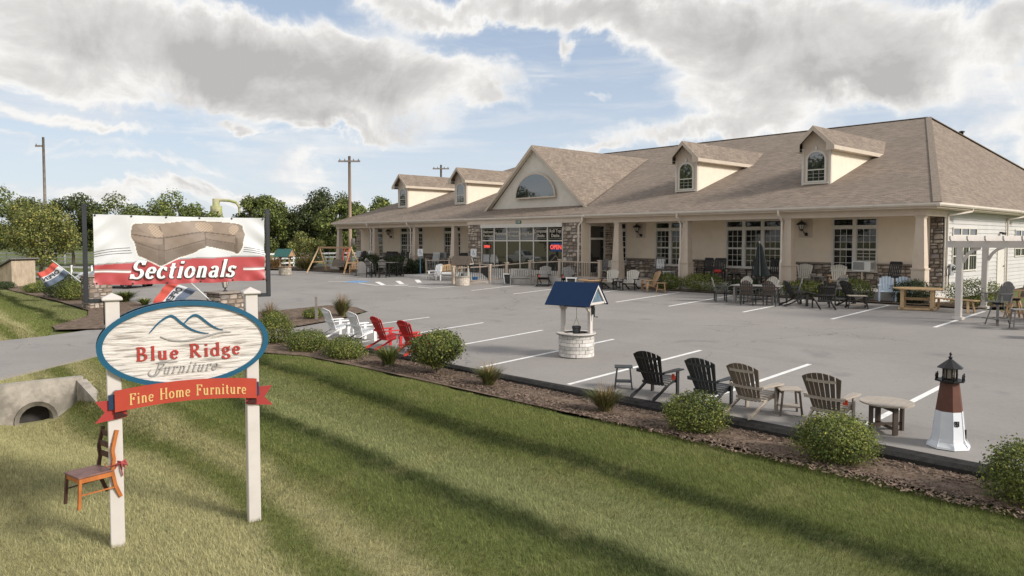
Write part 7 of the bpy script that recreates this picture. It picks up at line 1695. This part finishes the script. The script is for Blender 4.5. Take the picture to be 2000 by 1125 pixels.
# bar-height set under the pergola
s1 = fan_chair('tall weathered grey swivel chair in front of the rear pergola post', P(-6.75, 27.0), R(150), F_dgrey, F_dgrey, .74, PG, swivel=True, backh=.52); CH.clear()
dup(s1, 'tall weathered grey swivel chair at the right edge of the photograph', P(-4.55, 27.4), R(60))
rt = round_table('tall round weathered table under the pergola at the right edge', P(-5.05, 28.7), R(20), F_dgrey, .62, .98, ct=F_brown, legw=.14)
side_table('small weathered grey table beside the tall swivel chair under the pergola', P(-6.0, 26.35), R(30), F_dgrey, .46, .42, .62, group=PG, ct=F_grey)
fan_chair('orange-brown and grey chair behind the tall swivel chair', P(-6.7, 28.7), R(120), F_tan, F_brown, .70, PG, swivel=True)
t = thing('curved_bench', 'pale grey curved bench cut off by the right edge of the photograph', 'bench', P(-4.8, 25.05), R(20), PG)
for k in range(4): b = MB(); b.prism([(-.55+.02*k, -.26+.13*k), (.7, -.26+.13*k), (.7, -.145+.13*k), (-.50-.02*k, -.145+.13*k)], .42, .45); obj('seat_slat', b, F_cream, t)
for s in (-1, 1): b = MB(); b.prism([(-.22, .42), (-.30, 0), (-.20, 0), (0, .30), (.20, 0), (.30, 0), (.22, .42)][::-1], s*.42-.03, s*.42+.03, YZ()); obj('leg', b, F_black, t)

# ================================================================== PICKUP TRUCKS
m_car = mat('white_car_paint', (.68, .69, .70), .25, .01, 2, spec=.6); m_tyre = mat('tyre', (.018, .018, .018), .85); m_rimm = mat('alloy', (.45, .45, .46), .3, .1, 5, metal=.8); m_cg = glass_mat('car_glass', (.03, .05, .06), 1.7); m_blk2 = mat('car_trim', (.02, .02, .02), .5)
def pickup(label, loc, rz, group='white pickup trucks'):
    """front towards +x; lofted body"""
    t = thing('pickup_truck', label, 'pickup truck', loc, rz, group); W2 = .98
    def loft(secs, m, nm):      # secs: (x, half width low, half width high, z low, z high)
        b = MB(); vs = []
        for x, wl, wh, zl, zh in secs: vs += [(x, -wl, zl), (x, -W2 if wl > .9 else -wl, (zl+zh)/2), (x, -wh, zh-.04), (x, -wh+.08, zh), (x, wh-.08, zh), (x, wh, zh-.04), (x, W2 if wl > .9 else wl, (zl+zh)/2), (x, wl, zl)]
        n = 8; fs = [(i*n+k, i*n+(k+1) % n, (i+1)*n+(k+1) % n, (i+1)*n+k) for i in range(len(secs)-1) for k in range(n)]+[tuple(range(n))[::-1], tuple((len(secs)-1)*n+k for k in range(n))]
        b.add(vs, fs, None, False); return obj(nm, b, m, t)
    loft([(-2.8, .92, .94, .50, 1.12), (-2.7, .94, .95, .42, 1.18), (-1.0, .94, .95, .40, 1.18), (1.05, .94, .95, .40, 1.15), (1.2, .94, .93, .40, 1.14), (2.3, .92, .88, .42, 1.05), (2.75, .88, .80, .48, .95), (2.88, .80, .70, .52, .80)], m_car, 'body')
    loft([(-1.05, .90, .80, 1.16, 1.22), (-.95, .90, .74, 1.16, 1.84), (-.3, .90, .74, 1.16, 1.90), (.35, .90, .73, 1.16, 1.86), (1.15, .90, .80, 1.14, 1.19)], m_car, 'cab')
    for s in (-1, 1):
        b = MB()
        for q in ([(-.85, 1.22), (-.15, 1.22), (-.15, 1.76), (-.78, 1.73)], [(-.08, 1.22), (.88, 1.22), (.38, 1.75), (-.08, 1.77)]):
            vs = []
            for x, z in q: yy = .90-(z-1.16)/.70*.16+.012; vs.append((x, s*yy, z))
            b.add(vs, [(0, 1, 2, 3) if s < 0 else (3, 2, 1, 0)])
        obj('side_glass', b, m_cg, t)
        b = MB(); b.box((.62, s*.95, 1.18), (.78, s*1.12, 1.36), ch=.03); obj('mirror', b, m_blk2, t)
        b = MB(); b.box((2.45, s*.72-.16, .80), (2.80, s*.72+.16, .96), ch=.03); obj('headlight', b, m_cg, t)
        for x in (-1.85, 1.85):
            b = MB(); b.lathe([(.40, -.12), (.42, -.06), (.42, .06), (.40, .12)], 24); o_ = obj('wheel', b.mesh('wheel', m_tyre), None, t, (x, s*.86, .42), (math.pi/2, 0, 0))
            b = MB(); b.lathe([(.27, -.13), (.26, .13)], 20); obj('rim', b, m_rimm, o_); b = MB()
            for k in range(6): a = k*math.pi/3; b.box((.06, -.035, -.137), (.24, .035, .137), Matrix.Rotation(a, 4, 'Z'))
            obj('spokes', b, m_blk2, o_)
            b = MB(); b.lathe([(.50, -.015), (.50, .015)], 24); obj('wheel_arch', b.mesh('wheel_arch', m_blk2), None, t, (x, s*.935, .44), (math.pi/2, 0, 0))
    b = MB(); b.add([(1.12, -.78, 1.19), (1.12, .78, 1.19), (.40, .68, 1.84), (.40, -.68, 1.84)], [(0, 1, 2, 3)]); b.v = [(x+.015, y, z+.012) for x, y, z in b.v]; obj('windscreen', b, m_cg, t)
    b = MB(); b.box((2.80, -.62, .62), (2.91, .62, .82)); b.box((-2.86, -.85, .48), (-2.78, .85, .62)); obj('bumper_grille', b, m_blk2, t)
    return t
tr1 = pickup('white pickup truck parked on the lot behind the left half of the banner', (-56.0, 14.2, lot_z(14.0)), R(208)); CH.clear()
dup(tr1, 'white pickup truck on the road behind the viewer, mirrored in the storefront glass', (-77.3, -11.0, .0), R(0))

# hidden in the haze of distance: low wooded rise on the horizon
rg = np.random.default_rng(5); C_ = []; Rr = []
for k in range(150):
    a = YAW+R(90)+rg.uniform(-.8, 1.0); D = rg.uniform(240, 330); C_.append((D*math.cos(a), D*math.sin(a), rg.uniform(2, 6))); Rr.append(rg.uniform(6, 11))
o = obj('distant_woods', quads_mesh('distant_woods', leaf_cloud(rg, C_, Rr, 26000, 1.5, .6, .5), L_tree2)); tag(o, 'low line of distant woods along the horizon', 'woods', kind='stuff')
